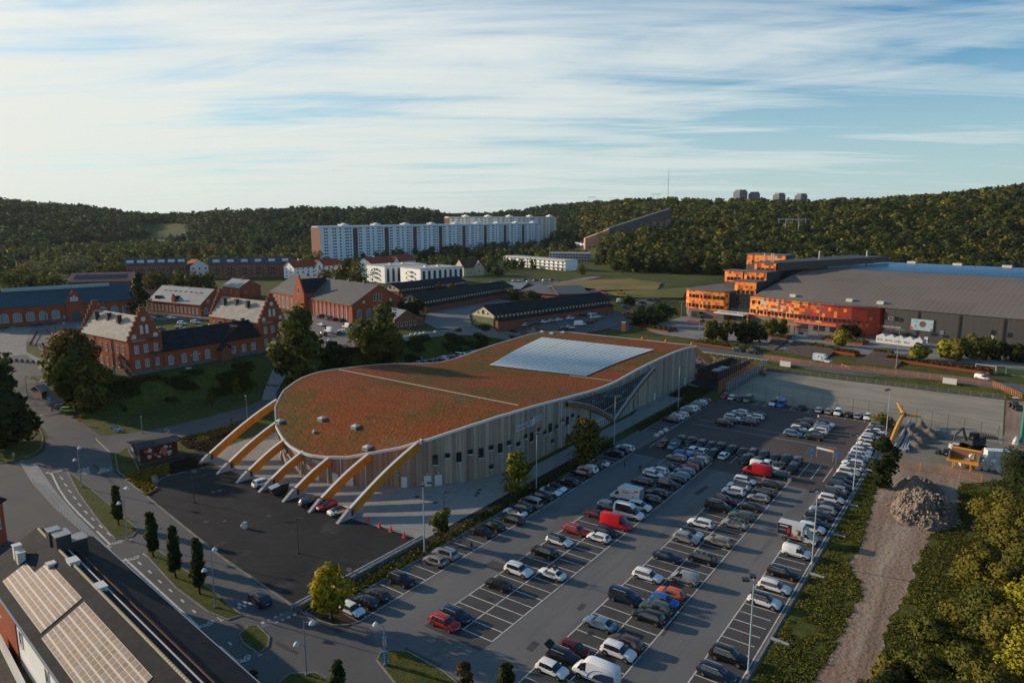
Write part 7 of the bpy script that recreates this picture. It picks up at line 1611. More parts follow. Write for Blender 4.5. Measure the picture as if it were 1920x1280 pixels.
def cells(name,x0,x1,y0,y1,nx,ny,skip=lambda i,j: False):
 b = MB(); f = MB(); q = (HR - HE) / 6.5; Z_ = lambda y,o: HE + q * y + .16 + o
 for i in range(nx):
  for j in range(ny):
   if skip(i,j): continue
   a,c = x0 + (x1 - x0) * i / nx,x0 + (x1 - x0) * (i + 1) / nx; e,g_ = y0 + (y1 - y0) * j / ny,y0 + (y1 - y0) * (j + 1) / ny
   f.add([(a,e,Z_(e,.10)),(c,e,Z_(e,.10)),(c,g_,Z_(g_,.10)),(a,g_,Z_(g_,.10)),(a,e,Z_(e,.02)),(c,e,Z_(e,.02)),(c,g_,Z_(g_,.02)),(a,g_,Z_(g_,.02))],[(0,1,2,3),(0,4,5,1),(1,5,6,2),(2,6,7,3),(3,7,4,0)])
   m_ = .07; n_ = .06 if j % 2 else .14
   b.quad((a + m_,e + .04,Z_(e + .04,.115)),(c - m_,e + .04,Z_(e + .04,.115)),(c - m_,g_ - n_,Z_(g_ - n_,.115)),(a + m_,g_ - n_,Z_(g_ - n_,.115)),random.choice((0,0,0,1,2)))
 o = k.part(b,name,[sp1,M['cell2'],M['cell3']]); k.part(f,'panel_frame',mat('pale_frame',(.45,.39,.35),.7) if 'pale_frame' not in bpy.data.materials else bpy.data.materials['pale_frame'],o)
M['cell2'] = mat('bronze_cells',(.15,.085,.05),.72,(.19,.125,.085),.5); M['cell3'] = mat('greyish_cells',(.15,.125,.12),.72,(.11,.095,.095),.5)
a0,a1,b0,b1 = slope_pt(5,1090),slope_pt(72,1188),slope_pt(58,1057),slope_pt(157,1125)
cells('solar_panels',a0.x,max(a1.x,b1.x - .6),a0.y,min(6.0,b1.y),13,8,lambda i,j: i < 3 and j > 4)
a0,a1,b1 = slope_pt(78,1197),slope_pt(162,1133),slope_pt(250,1233); cells('solar_panels',a0.x,a0.x + 20.5,a0.y,min(6.0,a1.y),19,8)
b = MB(); q = 3.6 / 6.5
for i in range(110): x = .2 + i * .57; b.tube((x,6.5,HR + .22),(x + .46,6.5,HR + .22),.17,n=6)
k.part(b,'ridge_tiles',mat('pale_ridge_tile',(.45,.38,.28),.8));
for y in (7.5,8.6): b = MB(); b.box(3,55,y,y + .12,HR - (y - 6.5) * q + .35,HR - (y - 6.5) * q + .45); k.part(b,'roof_walkway',M['offwhite' if y < 8 else 'brick2'])
b = MB(); b.box(-.6,63.8,-.72,-.55,HE - .45,HE - .2); b.box(-.6,63.8,13.55,13.72,HE - .45,HE - .2); b.box(-.62,-.52,0,13,HE - .4,HE - .2); k.part(b,'gutter',M['steel'])
def roofbox(x,y,w,d,h,m,name,m2='dark'):
 z = HR - abs(y - 6.5) * q; b = MB(); b.box(x - w / 2,x + w / 2,y - d / 2,y + d / 2,z - .8,z + h,0); b.box(x - w / 2 - .08,x + w / 2 + .08,y - d / 2 - .08,y + d / 2 + .08,z + h + .003,z + h + .12,1); k.part(b,name,[M[m],M[m2]],r_)
for (u,v,w,d,h,m,n_) in ((102,1018,1.6,1.4,2.2,'dark','chimney'),(117,1027,2.4,1.8,2.3,'dark','chimney'),(146,1030,2.4,2.,2.,'dark','chimney')):
 p = slope_pt(u,v,True); roofbox(p.x,min(12.4,p.y),w,d,h,m,n_,'concrete')
for u,v in ((137,1054),(188,1102)): p = slope_pt(u,v,True); roofbox(p.x,p.y,1.7,1.1,.5,'white','roof_vent','white')
for u,v,h in ((40,1052,1.5),(34,1044,1.9),(96,1060,.5)): p = slope_pt(u,v); roofbox(p.x,p.y,1.0,.9,h,'offwhite','ventilator','white')
k.win('f',[6,16,27,38,49],3.6,1.4,1.9); k.win('l',[3.5,9],4,1.2,1.8); k.win('b',rng(3,60,9),3,1.4,1.8)
b = MB(); b.box(-.02,13.9,-.14,-.02,0,HE - .5); k.part(b,'brick_facing',M['brick'])
B2 = Bld('brick_annex','brown brick building cut by the left frame edge beside the solar roof','brick building',G(-40,1050),G(14,1013),16,0.); B2.gable(7.5,10.5,'brick','roofdark','x',base=-.2)
B2.win('f',rng(2,B2.L - 1,3),3,1,1.8); B2.win('r',[4,9],3,1,1.8)
o = sheet('courtyard',[(-60,1040),(10,1050),(70,1050),(180,1320),(-60,1330)],mat('mossy_concrete',(.11,.10,.085),.95,(.06,.06,.045),.5),0,.055)
r = thing('garden_wall','pale-capped low wall at the bottom left corner of the courtyard','wall',G(0,1235)); P0,P1 = G(0,1210),G(40,1290); d = P1 - P0; b = MB(); L_ = d.length; b.box(0,L_ + 8,-.15,.15,0,1.6); b2 = MB(); b2.box(0,L_ + 8,-.2,.2,1.603,1.75); r.location = P0; r.rotation_euler[2] = math.atan2(d.y,d.x); b.build('wall',M['offwhite'],r); b2.build('coping',M['white'],r)
# ------------------------------------------------------------------ lamps
def lamp(P,h,heads,label,name='street_lamp',m='steel',r0=.11,group=None,base=True):
 r = thing(name,label,'lamp post',tuple(P),0,group); b = MB(); b.tube((0,0,0),(0,0,h * .45),r0,r0 * .8,n=8); b.tube((0,0,h * .45),(0,0,h),r0 * .8,r0 * .5,n=8)
 if base: b.tube((0,0,0),(0,0,.3),r0 * 2,n=8)
 b.build('pole',M[m],r)
 for dx,dy,z,k_ in heads:
  hb_ = MB(); L_ = math.hypot(dx,dy); ux,uy = dx / L_,dy / L_
  hb_.tube((0,0,z - .25),(dx,dy,z),.045,n=5,m=1)
  hb_.T = Matrix.Translation((dx,dy,z)) @ Matrix.Rotation(math.atan2(uy,ux),4,'Z')
  if k_ == 'f': hb_.box(-.1,.75,-.36,.36,-.12,.16,0); hb_.box(0,.7,-.32,.32,-.16,-.12,2);
  elif k_ == 'd': hb_.tube((.3,0,-.22),(.3,0,0),.42,.30,n=12); hb_.tube((.3,0,0),(.3,0,.22),.30,.08,n=12)
  else: hb_.box(-.1,.9,-.16,.16,-.08,.10,0); hb_.box(0,.8,-.12,.12,-.11,-.08,2)
  hb_.T = None; hb_.build('lamp_head',[M['white'] if k_ == 'd' else M['steel' if m == 'steel' else 'dark'],M[m],M['lamp_clear']],r)
 return r
M['pale_pole'] = mat('pale_blue_grey_pole',(.34,.40,.44),.5)
GL = 'floodlight posts of the car park'
for i,y in enumerate((81.9,116.3,151.5,192.7)): lamp((-75.7,y,.1),12.6,((.6,.5,12.5,'f'),(.5,-.6,12.5,'f')),'floodlight post in the hedge strip beside the hall, %s nearest' % ORD[i],'floodlight_post','pale_pole',.13,GL)
for i,y in enumerate((81.6,115.8,151.8,197.2)): lamp((-21.5,y,.0),12.6,((-.6,-.3,12.5,'f'),(-.3,.6,12.5,'f')),'floodlight post along the grass verge edge of the car park, %s nearest' % ORD[i],'floodlight_post','pale_pole',.13,GL)
def plamp(u,vb,vt,heads,label,z=None,**k):
 P = G(u,vb,z) if z is not None else hit(u,vb); lo,hi = 0,60
 for _ in range(40):
  m_ = (lo + hi) / 2
  if project(P.x,P.y,P.z + m_)[1] > vt: lo = m_
  else: hi = m_
 return lamp(P,lo,[(a,b,(lo if c > 0 else lo + c),d) for a,b,c,d in heads],label,**k)
plamp(575,1266,1163,((.8,.3,1,'d'),(-.8,-.3,-3.2,'d')),'street lamp with two heads at the bottom, beside the chequered crossing',0)
plamp(620,1160,1108,((-.6,-.1,1,'d'),),'single-headed street lamp in the mulch bed under the yellow tree',0)
plamp(404,1138,1033,((-.2,.5,1,'d'),(-.7,-.5,-2.8,'d')),'street lamp with two heads behind the fourth slim tree',.13)
plamp(240,1012,914,((.3,.3,1,'d'),(-.7,-.3,-2.8,'d')),'street lamp with two heads beside the first slim tree',.13)
plamp(153,913,838,((.3,.1,1,'d'),(-.8,-.2,-2.8,'d')),'street lamp with two heads at the upper road junction',.13)
plamp(722,1246,1170,((-.7,-.3,1,'d'),),'street lamp rising behind the blue totem sign',.13)
plamp(464,788,743,((-.4,.2,1,'s'),),'slim lamp on the footpath left of the raking beams',0); plamp(267,812,783,((-.4,.2,1,'s'),),'slim lamp on the footpath behind the painted hut',0)
for u,vb,vt,l in ((560,1037,972,'black lamp post in the dark yard, left of the seventh beam'),(364,942,884,'black lamp post in the dark yard near the planted bed'),(833,962,922,'black lamp post on the concrete apron by the hall wall')): plamp(u,vb,vt,((.2,.1,1,'s'),),l,0,m='dark',r0=.08,name='black_lamp_post')
for u,vb,vt,l in ((1217,611,567,'first from left'),(1277,597,566,'second from left'),(1311,628,590,'third from left'),(1534,629,574,'fourth from left'),(1733,640,592,'sixth from left'),(1680,690,618,'fifth from left, nearest the road')): plamp(u,vb,vt,((.5,0,1,'s'),(-.5,0,1,'s')),'tall lamp post on the arena square, ' + l,name='square_lamp_post',r0=.14,group='lamp posts of the arena square')
for u,vb,vt,l in ((52,745,706,'wooden-looking pole left of the timber shed'),(155,612,585,'dark lamp before the long teal-roofed barracks'),(105,625,600,'dark lamp by the fenced lawn'),(380,605,582,'dark lamp before the grey-roofed barracks'),(1122,585,560,'slim lamp near the red shed'),(1048,562,543,'slim lamp before the red shed wall')): plamp(u,vb,vt,((.4,0,1,'s'),),l,m='dark',r0=.09,name='lamp_post')
P = G(1914,832); r = thing('net_mast','thick turquoise mast at the right frame edge beside the building site','mast',tuple(P)); b = MB(); b.tube((0,0,0),(0,0,17),.45,.38,n=14); b.build('mast_tube',mat('turquoise_paint',(.015,.20,.16),.5),r); b = MB(); b.tube((0,0,0),(0,0,.5),.8,n=14); b.build('base_collar',M['concrete'],r)
# ------------------------------------------------------------------ signs
P = G(722,1246); P.z = .13; r = thing('totem_sign','tall blue totem sign with orange band on the bottom traffic island','sign',tuple(P),YAW)
def zof(u,v,P):
 lo,hi = 0,60
 for _ in range(40):
  m_ = (lo + hi) / 2
  if project(P.x,P.y,P.z + m_)[1] > v: lo = m_
  else: hi = m_
 return lo
z1,z2,z3 = zof(0,1221,P),zof(0,1218,P),zof(0,1193,P); b = MB(); b.box(-.32,.32,-.09,.09,0,z1); b.build('lower_panel',mat('totem_blue',(.01,.20,.50),.45),r); b = MB(); b.box(-.28,.30,-.09,.09,z2,z3); b.build('upper_panel',bpy.data.materials['totem_blue'],r)
b = MB(); b.add([(-.28,-.10,z2 + .75),(.30,-.10,z2 + .5),(.30,-.10,z2 + 1.15),(-.28,-.10,z2 + 1.4)],[(0,1,2,3)]); b.build('orange_band',mat('totem_orange',(.85,.32,.01),.5),r); b = MB(); b.box(-.08,.22,-.105,-.095,z3 - .85,z3 - .12); b.box(-.12,.12,-.105,-.095,z1 - .75,z1 - .35); b.build('white_mark',mat('pale_mark',(.5,.7,.8),.5),r); b = MB(); b.tube((0,0,z1 - .2),(0,0,z2 + .1),.08,n=8); b.build('post',M['steel'],r)
def sign(u,v,vt,col,label,w=.7,h=.7,shape='sq',z=None,text=None):
 P = G(u,v,z) if z is not None else hit(u,v); zt = zof(u,vt,P); r = thing('road_sign',label,'sign',tuple(P),YAW); b = MB(); b.tube((0,0,0),(0,0,zt - h * .2),.04,n=6); b.build('post',M['steel'],r); b = MB()
 if shape == 'tri': b.add([(-w / 2,-.06,zt - h),(w / 2,-.06,zt - h),(0,-.06,zt),(-w / 2,-.03,zt - h),(w / 2,-.03,zt - h),(0,-.03,zt)],[(0,1,2),(3,5,4),(0,3,4,1),(1,4,5,2),(2,5,3,0)])
 elif shape == 'round': b.tube((0,-.07,zt - h / 2),(0,-.03,zt - h / 2),w / 2,n=16)
 else: b.box(-w / 2,w / 2,-.07,-.03,zt - h,zt)
 pl = b.build('sign_plate',col if not isinstance(col,str) else M[col],r)
 if text: me = text_mesh(text,h * .8,.004); me.materials.clear(); me.materials.append(M['white']); o = link('lettering',me,pl); o.matrix_local = Matrix.Translation((0,-.08,zt - h / 2)) @ XZ
 return r
OS = mat('orange_yellow_sign',(.80,.28,.01),.5); SB = mat('bright_sign_blue',(.01,.30,.75),.5)
sign(742,1246,1225,OS,'orange-yellow triangular warning sign on the bottom traffic island',.9,.9,'tri',.13)
sign(151,797,783,OS,'yellow square sign on the grass by the road junction',1.1,1.1,z=0); sign(70,815,803,OS,'orange sign at the edge of the dark tree island',.9,.9,z=.1); sign(241,974,968,OS,'small orange sign beside the street lamp',.5,.5,z=.1)
sign(93,755,744,SB,'square blue sign in front of the timber shed',1.0,1.0); sign(436,1137,1128,'blue','small round blue sign at the chequered crossing',.5,.5,'round',.1); sign(209,883,874,mat('teal_sign',(.05,.25,.28),.5),'small teal sign at the corner of the hut lawn',.4,.7,z=.1); sign(27,862,848,'steel','small grey sign at the dark tree island',.5,.8,z=.1)
for u,v,vt,l in ((1521,862,840,'bright blue sign on a post at the end of the cross rows'),(1567,873,846,'bright blue sign on a post under the barrier beam')): sign(u,v,vt,SB,l,1.0,1.3,z=0,text='P')
for u,v,vt,l,w in ((1459,757,742,'left',1.6),(1568,771,757,'right',1.6)): sign(u,v,vt,'white','white square board on the pitch fence, %s one of two' % l,w,1.5,z=0)
sign(1480,905,896,'white','small white notice at the end of the second double row',.7,.9,z=0); sign(1641,795,779,'white','small white and red sign beside the top corner of the lot',.5,.6,z=0); sign(1727,792,783,'white','white panel beside the gravel heap',.8,1.6,z=0)
for u,v,vt,l in ((122,605,592,'first'),(121,618,604,'second'),(147,618,610,'third'),(173,622,614,'fourth'),(368,601,590,'fifth'),(407,597,585,'sixth'),(401,609,598,'seventh')): sign(u,v,vt,SB,'small bright blue parking sign on the barracks squares, %s of seven' % l,.9,1.1)
sign(791,680,668,SB,'blue post sign on the bank behind the hall',.5,1.6,z=.6); sign(655,1079 + 0,1064,mat('pale_pink_panel',(.45,.25,.25),.5),'pale pink board at the edge of the dark yard above the yellow tree',.8,.5,z=0)
# barrier beam over the lane
A,B_ = G(1530,858),G(1562,866); r = thing('height_barrier','white height barrier beam with orange end hanging across the lane','barrier',tuple(A)); zt = zof(0,838,A); d = B_ - A; r.rotation_euler[2] = math.atan2(d.y,d.x)
b = MB(); b.box(0,d.length * .82,-.1,.1,zt - .3,zt + .15); b.build('beam',M['white'],r); b = MB(); b.box(d.length * .822,d.length * 1.0,-.12,.12,zt - .35,zt + .2); b.build('beam_end',OS,r); b = MB(); [b.tube((x,0,0),(x,0,zt - .3),.06,n=6) for x in (.1,d.length * .98)]; b.build('posts',M['steel'],r)
# ------------------------------------------------------------------ fences
def fence(name,label,pts,h,spacing,post_m,rail_m=None,rails=(.95,.1),r0=.04,mesh_m=None,z=None,cat='fence',px=True,panel_frac=1.):
 P = [(G(*p,z) if z is not None else hit(*p)) if px else Vector((p[0],p[1],z or 0)) for p in pts]; O = P[0].copy(); r = thing(name,label,cat,tuple(O)); pm,rm,mm = MB(),MB(),MB()
 for a,c in zip(P,P[1:]):
  n = max(1,round((c - a).length / spacing))
  for i in range(n + 1):
   q = a.lerp(c,i / n) - O; pm.tube(tuple(q),(q.x,q.y,q.z + h),r0,n=5)
   if i < n:
    q2 = a.lerp(c,(i + 1) / n) - O
    for f in rails: rm.tube((q.x,q.y,q.z + h * f),(q2.x,q2.y,q2.z + h * f),r0 * .7,n=4)
    if mesh_m: mm.quad(tuple(q + Vector((0,0,.1 * h))),tuple(q2 + Vector((0,0,.1 * h))),(q2.x,q2.y,q2.z + h * .95),(q.x,q.y,q.z + h * .95))
 pm.build('posts',M[post_m],r)
 if rm.f: rm.build('rails',M[rail_m or post_m],r)
 if mesh_m: mm.build('mesh_panels',mesh_m,r)
def netmat(name,c,scale=14.,th=.16,dens=None):
 m = bpy.data.materials.new(name); m.use_nodes = True; t = m.node_tree; bb = t.nodes['Principled BSDF']; bb.inputs['Base Color'].default_value = (*c,1); bb.inputs['Roughness'].default_value = .7
 g_ = N(t,'ShaderNodeNewGeometry').outputs['Position']; s = N(t,'ShaderNodeSeparateXYZ'); LK(t,g_,s.inputs[0]); h_ = math_(t,'ADD',s.outputs[0],s.outputs[1])
 a = math_(t,'LESS_THAN',math_(t,'FRACT',math_(t,'MULTIPLY',h_,scale)),th); b_ = math_(t,'LESS_THAN',math_(t,'FRACT',math_(t,'MULTIPLY',s.outputs[2],scale)),th); al = math_(t,'MAXIMUM',a,b_)
 LK(t,al,bb.inputs['Alpha']); return m
NET = netmat('grey_wire_mesh',(.14,.16,.17),8.,.09); NETO = netmat('orange_wire_mesh',(.70,.24,.05),7.,.20); NETB = netmat('blue_grey_wire_mesh',(.16,.25,.30),7.,.24)
fence('pitch_back_fence','low wire fence along the far side of the gravel pitch',[(-69,261.2),(3,261.2)],1.5,3,'steel',mesh_m=NET,px=False)
r = thing('pitch_kerb_wall','long low dark concrete wall along the far side of the gravel pitch','wall',(-69.5,261.6,0)); b = MB(); b.box(0,73,0,.5,0,.7); b.build('wall',M['plinth'],r)
fence('tall_net_fence','tall thin wire fence between the car park and the gravel pitch',[(-69.3,216.2),(-20,213.6),(2,207)],5.0,4,'dark',rails=(1.,.5,.02),r0=.05,mesh_m=netmat('thin_wire_mesh',(.10,.12,.12),3.,.05),px=False)
fence('blue_mesh_fence','blue-grey mesh fence with pale posts on the left side of the pitch',[(-69.4,216.2),(-69.4,261)],4.2,2.6,'steel',rails=(1.,.5,.05),r0=.06,mesh_m=NETB,px=False)
fence('orange_mesh_fence','orange mesh fence behind the blue one beside the hall end',[(-72,217),(-72,262)],4.0,2.6,'orange',rails=(1.,.05),r0=.05,mesh_m=NETO,px=False)
fence('orange_site_fence','long low orange site fence between the road and the grass above the pitch',[(1432,673),(1500,683),(1600,694),(1700,705),(1810,718),(1860,724),(1915,748)],1.9,3.6,'orange',rails=(1.,.55,.05),r0=.05,mesh_m=netmat('thin_orange_mesh',(.70,.25,.08),4.,.10))
for u,v,l in ((1472,688,'left'),(1780,721,'right')):
 P = hit(u,v); r = thing('white_banner','white banner on the orange site fence, %s one' % l,'banner',tuple(P),R(-8)); b = MB(); b.box(-2.,2.,-.12,-.06,.25,2.2); b.build('banner_sheet',M['white'],r); b = MB(); b.box(-2.05,2.05,-.05,0,2.1,2.2); b.build('top_rail',M['orange'],r)
fence('lower_site_fence','orange mesh barrier closing the building site towards the dirt track',[(1650,872),(1690,878),(1760,888),(1840,905)],2.0,3.4,'orange',rails=(1.,.1),r0=.05,mesh_m=netmat('faint_orange_mesh',(.60,.25,.10),4.,.10),z=0)
fence('yard_gate_barrier','yellow tubular barrier on the grass by the orange site fence',[(1577,692),(1592,698)],1.9,2.5,'yellow',rails=(1.,.5,.05),r0=.08,z=1.5)
fence('ramp_railing','pale steel railing along the curved ramp at the left',[(62,905),(100,948),(145,992),(165,1008)],1.1,2,'steel',rails=(1.,.5),r0=.035,z=0.05)
fence('hedge_post_fence','low dark bollards along the barracks lawn',[(57,648),(70,625),(88,622),(110,640),(70,650),(100,660)],1.3,3.2,'dark',rails=(.6,),r0=.16)
r = thing('stone_pillar_wall','dark stone wall with capped pillars left of the autumn tree','wall',tuple(G(22,690,6.))); A,B_ = G(22,686,6.5),G(95,692,6.5); d = B_ - A; r.location = A; r.rotation_euler[2] = math.atan2(d.y,d.x); b = MB(); b.box(0,d.length,-.25,.25,-2.5,1.2); b.build('wall',M['plinth'],r)
for i in range(8): b = MB(); x = d.length * i / 7; b.box(x - .4,x + .4,-.4,.4,-2,2.3); b.box(x - .25,x + .25,-.25,.25,2.303,2.7); b.build('pillar',M['plinth'],r)
r = thing('gabion_wall','low grey stone wall between the dark yard and the hedge strip','wall',(-79.6,58,0)); b = MB(); b.box(0,.9,0,27.5,0,.75); b.build('stones',mat('grey_gabion_stones',(.20,.205,.21),.95,(.07,.075,.08),3.5,lo=.42,hi=.6,bump=.1),r); b = MB(); b.box(-.25,.0,0,27.5,0,.82); b.build('coping',M['concrete'],r)
# retaining rock slope behind the hall
b = MB(); rr = random.Random(4); pts = [G(*p,2.4) for p in ((1296,664),(1330,668),(1370,674),(1410,682),(1442,690))]; Q = []
for a,c in zip(pts,pts[1:]): Q += [a.lerp(c,i / 6) for i in range(6)]
grid = []
for j in range(7):
 grid.append([Vector((q.x + 3.6 * j / 6 * .35 + rr.uniform(-.3,.3),q.y - 5.2 * j / 6 + rr.uniform(-.3,.3),2.7 - 2.75 * j / 6 + rr.uniform(-.25,.25))) for q in Q])
for r0_,r1_ in zip(grid,grid[1:]):
 for i in range(len(Q) - 1): b.quad(tuple(r0_[i]),tuple(r0_[i + 1]),tuple(r1_[i + 1]),tuple(r1_[i]))
r = thing('rock_slope_wall','slope of rough brown boulders below the road behind the hall','retaining wall',(0,0,0)); b.build('boulders',mat('brown_boulders',(.17,.13,.10),.95,(.05,.04,.035),1.2,lo=.45,hi=.58,bump=.3),r)
P0 = hit(1310,668); b = MB(); A,B_ = hit(1300,662),hit(1440,687); d = B_ - A; n_ = 12
for i in range(n_): q0,q1 = A.lerp(B_,i / n_),A.lerp(B_,(i + 1) / n_); b.tube((q0.x,q0.y,3.3),(q1.x,q1.y,3.3),.12,n=4); b.tube((q0.x,q0.y,2.4),(q0.x,q0.y,3.3),.08,n=4)
r = thing('guard_rail','pale guard rail on top of the boulder slope','guard rail',(0,0,0)); b.build('rail',M['offwhite'],r)
# timber enclosure between the hall and the pitch
A,B_ = G(1345,716),G(1405,692); r = thing('timber_enclosure','dark timber-slatted enclosure with open top beside the pitch corner','enclosure',tuple(A)); d = B_ - A; r.rotation_euler[2] = math.atan2(d.y,d.x); L_ = d.length; W3 = 7.5; b = MB()
for x0,x1,y0,y1 in ((0,L_,0,.15),(0,L_,W3 - .15,W3),(0,.15,.15,W3 - .15),(L_ - .15,L_,.15,W3 - .15)): b.box(x0,x1,y0,y1,0,3.6)
b.build('slat_wall',mat('brown_slats',(.09,.065,.05),.85,(.04,.03,.025),5.,stretch=(3,3,.1)),r); b = MB(); n_ = 16
for i in range(n_): x = L_ * (i + .5) / n_; b.box(x - .08,x + .08,-.12,-.01,0,4.2); b.box(x - .08,x + .08,W3 + .01,W3 + .1,0,3.8)
b.build('vertical_slats',mat('grey_blue_slats',(.16,.20,.22),.7),r); b = MB()
for i in range(3): b.box(2 + i * 5,5.5 + i * 5,2,5.5,0,2.4,i % 2)
b.build('plant_units',[M['steel'],M['offwhite']],r)
# ------------------------------------------------------------------ huts and small things
A,B_ = G(265,868),G(334,852); r = thing('painted_hut','flat dark-roofed hut covered in red, orange and teal graffiti murals','hut',tuple(A)); d = B_ - A; r.rotation_euler[2] = math.atan2(d.y,d.x); L_ = d.length; D_ = 6.
b = MB(); b.box(0,L_,0,D_,0,3.4); b.build('wall',mat('mural_base',(.045,.035,.035),.8,(.12,.02,.02),.8,lo=.45,hi=.6,coord='obj'),r)
b = MB(); b.add([(-.7,-.7,3.45),(L_ + .7,-.7,3.45),(L_ + .7,D_ * .35,4.1),(-.7,D_ * .35,4.1),(L_ + .7,D_ + .7,3.6),(-.7,D_ + .7,3.6),(-.7,-.7,3.65),(L_ + .7,-.7,3.65),(L_ + .7,D_ * .35,4.3),(-.7,D_ * .35,4.3),(L_ + .7,D_ + .7,3.8),(-.7,D_ + .7,3.8)],[(6,7,8,9),(9,8,10,11),(0,3,2,1),(3,5,4,2),(0,1,7,6),(5,11,10,4),(0,6,9,3),(3,9,11,5),(1,2,8,7),(2,4,10,8)]); b.build('roof',mat('grey_felt_roof',(.045,.05,.055),.85,(.065,.07,.075),.5),r)
cols = [(.60,.16,.02),(.45,.08,.03),(.55,.48,.40),(.35,.02,.02),(.10,.20,.28),(.62,.10,.02),(.5,.42,.36),(.18,.02,.03),(.12,.14,.25)]; rr = random.Random(12)
for i in range(26):
 c = cols[rr.randrange(9)]; x,z,s = rr.uniform(.6,L_ - .6),rr.uniform(.5,2.7),rr.uniform(.25,.62); b = MB(); n_ = 11; P = [(x + s * rr.uniform(.55,1.15) * math.cos(6.283 * q / n_),-.012 - i * .002,z + s * rr.uniform(.55,1.1) * math.sin(6.283 * q / n_)) for q in range(n_)]
 b.add(P,[tuple(range(n_))]); nm = 'mural_%d' % cols.index(c); b.build('mural_patch',bpy.data.materials.get(nm) or mat(nm,c,.7),r)
for i in range(14):
 c = [(.06,.22,.24),(.03,.10,.12),(.15,.36,.40),(.015,.03,.04)][i % 4]; y,z,s = rr.uniform(.4,D_ - .4),rr.uniform(.5,2.8),rr.uniform(.3,.7); b = MB(); n_ = 9; P = [(-.012 - i * .002,y + s * rr.uniform(.5,1.1) * math.cos(6.283 * q / n_),z + s * rr.uniform(.6,1.1) * math.sin(6.283 * q / n_)) for q in range(n_)]; b.add(P,[tuple(range(n_))]); nm = 'mural_teal_%d' % (i % 4); b.build('mural_patch',bpy.data.materials.get(nm) or mat(nm,c,.7),r)
P = hit(72,748); k = Bld('timber_shed','small slatted timber shed with pale roof beside the autumn trees','shed',hit(59,735),hit(80,749),5,z=P.z - .2); k.gable(2.6,3.9,'shedwall','roofgrey','y',ov=.4) if 'shedwall' in M else None
M['shedwall'] = mat('dark_shed_boards',(.05,.035,.028),.9); k.gable(2.6,3.9,'shedwall','roofgrey','y',ov=.4,base=-1)
for i in range(6): k.cube('pale_slat','pinkish',.1,k.L - .1,-.08,-.01,.3 + i * .4,.45 + i * .4)
def simple(name,label,cat,u,v,parts,rz=0.,z=None,dz=0.):
 P = G(u,v,z) if z is not None else hit(u,v); r = thing(name,label,cat,(P.x,P.y,P.z + dz),rz)
 for nm,m,fn in parts: b = MB(); fn(b); b.build(nm,M[m] if isinstance(m,str) else m,r)
 return r
r = simple('skip_container','black waste skip with grey lids between two beam feet','skip',523,924,[('body','black',lambda b: b.ext([(-1.9,1.5),(-1.5,.25),(1.5,.25),(1.9,1.9)],-1.,1.,'y')),('lid','steel',lambda b: b.add([(-1.9,-.95,1.52),(0,-.95,1.95),(0,.95,1.95),(-1.9,.95,1.52),(-1.9,-.95,1.45),(0,-.95,1.88),(0,.95,1.88),(-1.9,.95,1.45)],[(0,1,2,3),(4,7,6,5),(0,4,5,1),(2,6,7,3)])),('lid','dark',lambda b: b.box(.02,1.9,-.95,.95,1.9,2.0)),('wheel','black',lambda b: [b.tube((x,y,.15),(x,y + .1,.15),.15,n=8) for x in (-1.2,1.2) for y in (-.9,.8)])],R(75),0)
simple('utility_box','white and grey cabinet in the middle of the dark yard','cabinet',459,990,[('cabinet','offwhite',lambda b: b.box(-.3,.35,-.3,.3,0,1.1)),('lid','steel',lambda b: b.box(-.35,.4,-.35,.35,1.103,1.18)),('side_box','white',lambda b: b.box(-.8,-.31,-.2,.2,.2,.6))],.3,0)
simple('utility_box','grey-green cabinet at the corner of the flower bed','cabinet',291,905,[('cabinet','steel',lambda b: b.box(-.5,.5,-.35,.35,0,1.5)),('lid','dark',lambda b: b.box(-.55,.55,-.4,.4,1.503,1.6))],.3,0)
RC = mat('cone_red',(.75,.05,.02),.5)
for i,(u,v) in enumerate(((690,977),(712,988),(733,996),(758,1007))): simple('traffic_cone','red traffic cone on the yard edge, %s from left' % ORD[i],'traffic cone',u,v,[('cone',RC,lambda b: b.tube((0,0,.05),(0,0,1.25),.28,.05,n=12)),('base',RC,lambda b: b.box(-.35,.35,-.35,.35,0,.06))],0,.028)['group'] = 'traffic cones'
for i,(u,v) in enumerate(((1231,818),(1239,813),(1248,808))):
 P = G(u,v); bm = bmesh.new(); bmesh.ops.create_icosphere(bm,subdivisions=2,radius=.75); rr = random.Random(i)
 for q in bm.verts: q.co *= rr.uniform(.82,1.12); q.co.z = q.co.z * .75 + .35
 me = bpy.data.meshes.new('boulder'); bm.to_mesh(me); bm.free(); me.materials.append(M['offwhite']); o = link('pale_boulder',me,None,(P.x,P.y,.0)); tag(o,'pale rounded boulder closing the lane by the hall, %s from left' % ORD[i],'boulder','pale boulders')
for i,(u,v) in enumerate(((771,629),(780,628),(789,627),(796,626),(816,624),(604,642),(618,640))):
 P = hit(u,v); bm = bmesh.new(); bmesh.ops.create_icosphere(bm,subdivisions=1,radius=.9); rr = random.Random(i + 9)
 for q in bm.verts: q.co *= rr.uniform(.8,1.15); q.co.z = q.co.z * .7 + .4
 me = bpy.data.meshes.new('boulder'); bm.to_mesh(me); bm.free(); me.materials.append(M['offwhite']); o = link('pale_boulder',me,None,(P.x,P.y,P.z + .1)); tag(o,'white boulder beside the path on the bank, %s in the line' % ORD[i],'boulder','white boulders on the bank')
simple('park_bench','teal bench on the lawn left of the footpath','bench',214,803,[('seat',mat('teal_bench',(.04,.22,.26),.6),lambda b: b.box(-1,1,-.25,.25,.4,.5)),('backrest','steel',lambda b: b.box(-1,1,.22,.3,.5,1.)),('leg','dark',lambda b: b.box(-.9,-.8,-.2,.2,0,.4)),('leg','dark',lambda b: b.box(.8,.9,-.2,.2,0,.4))],.5,0)
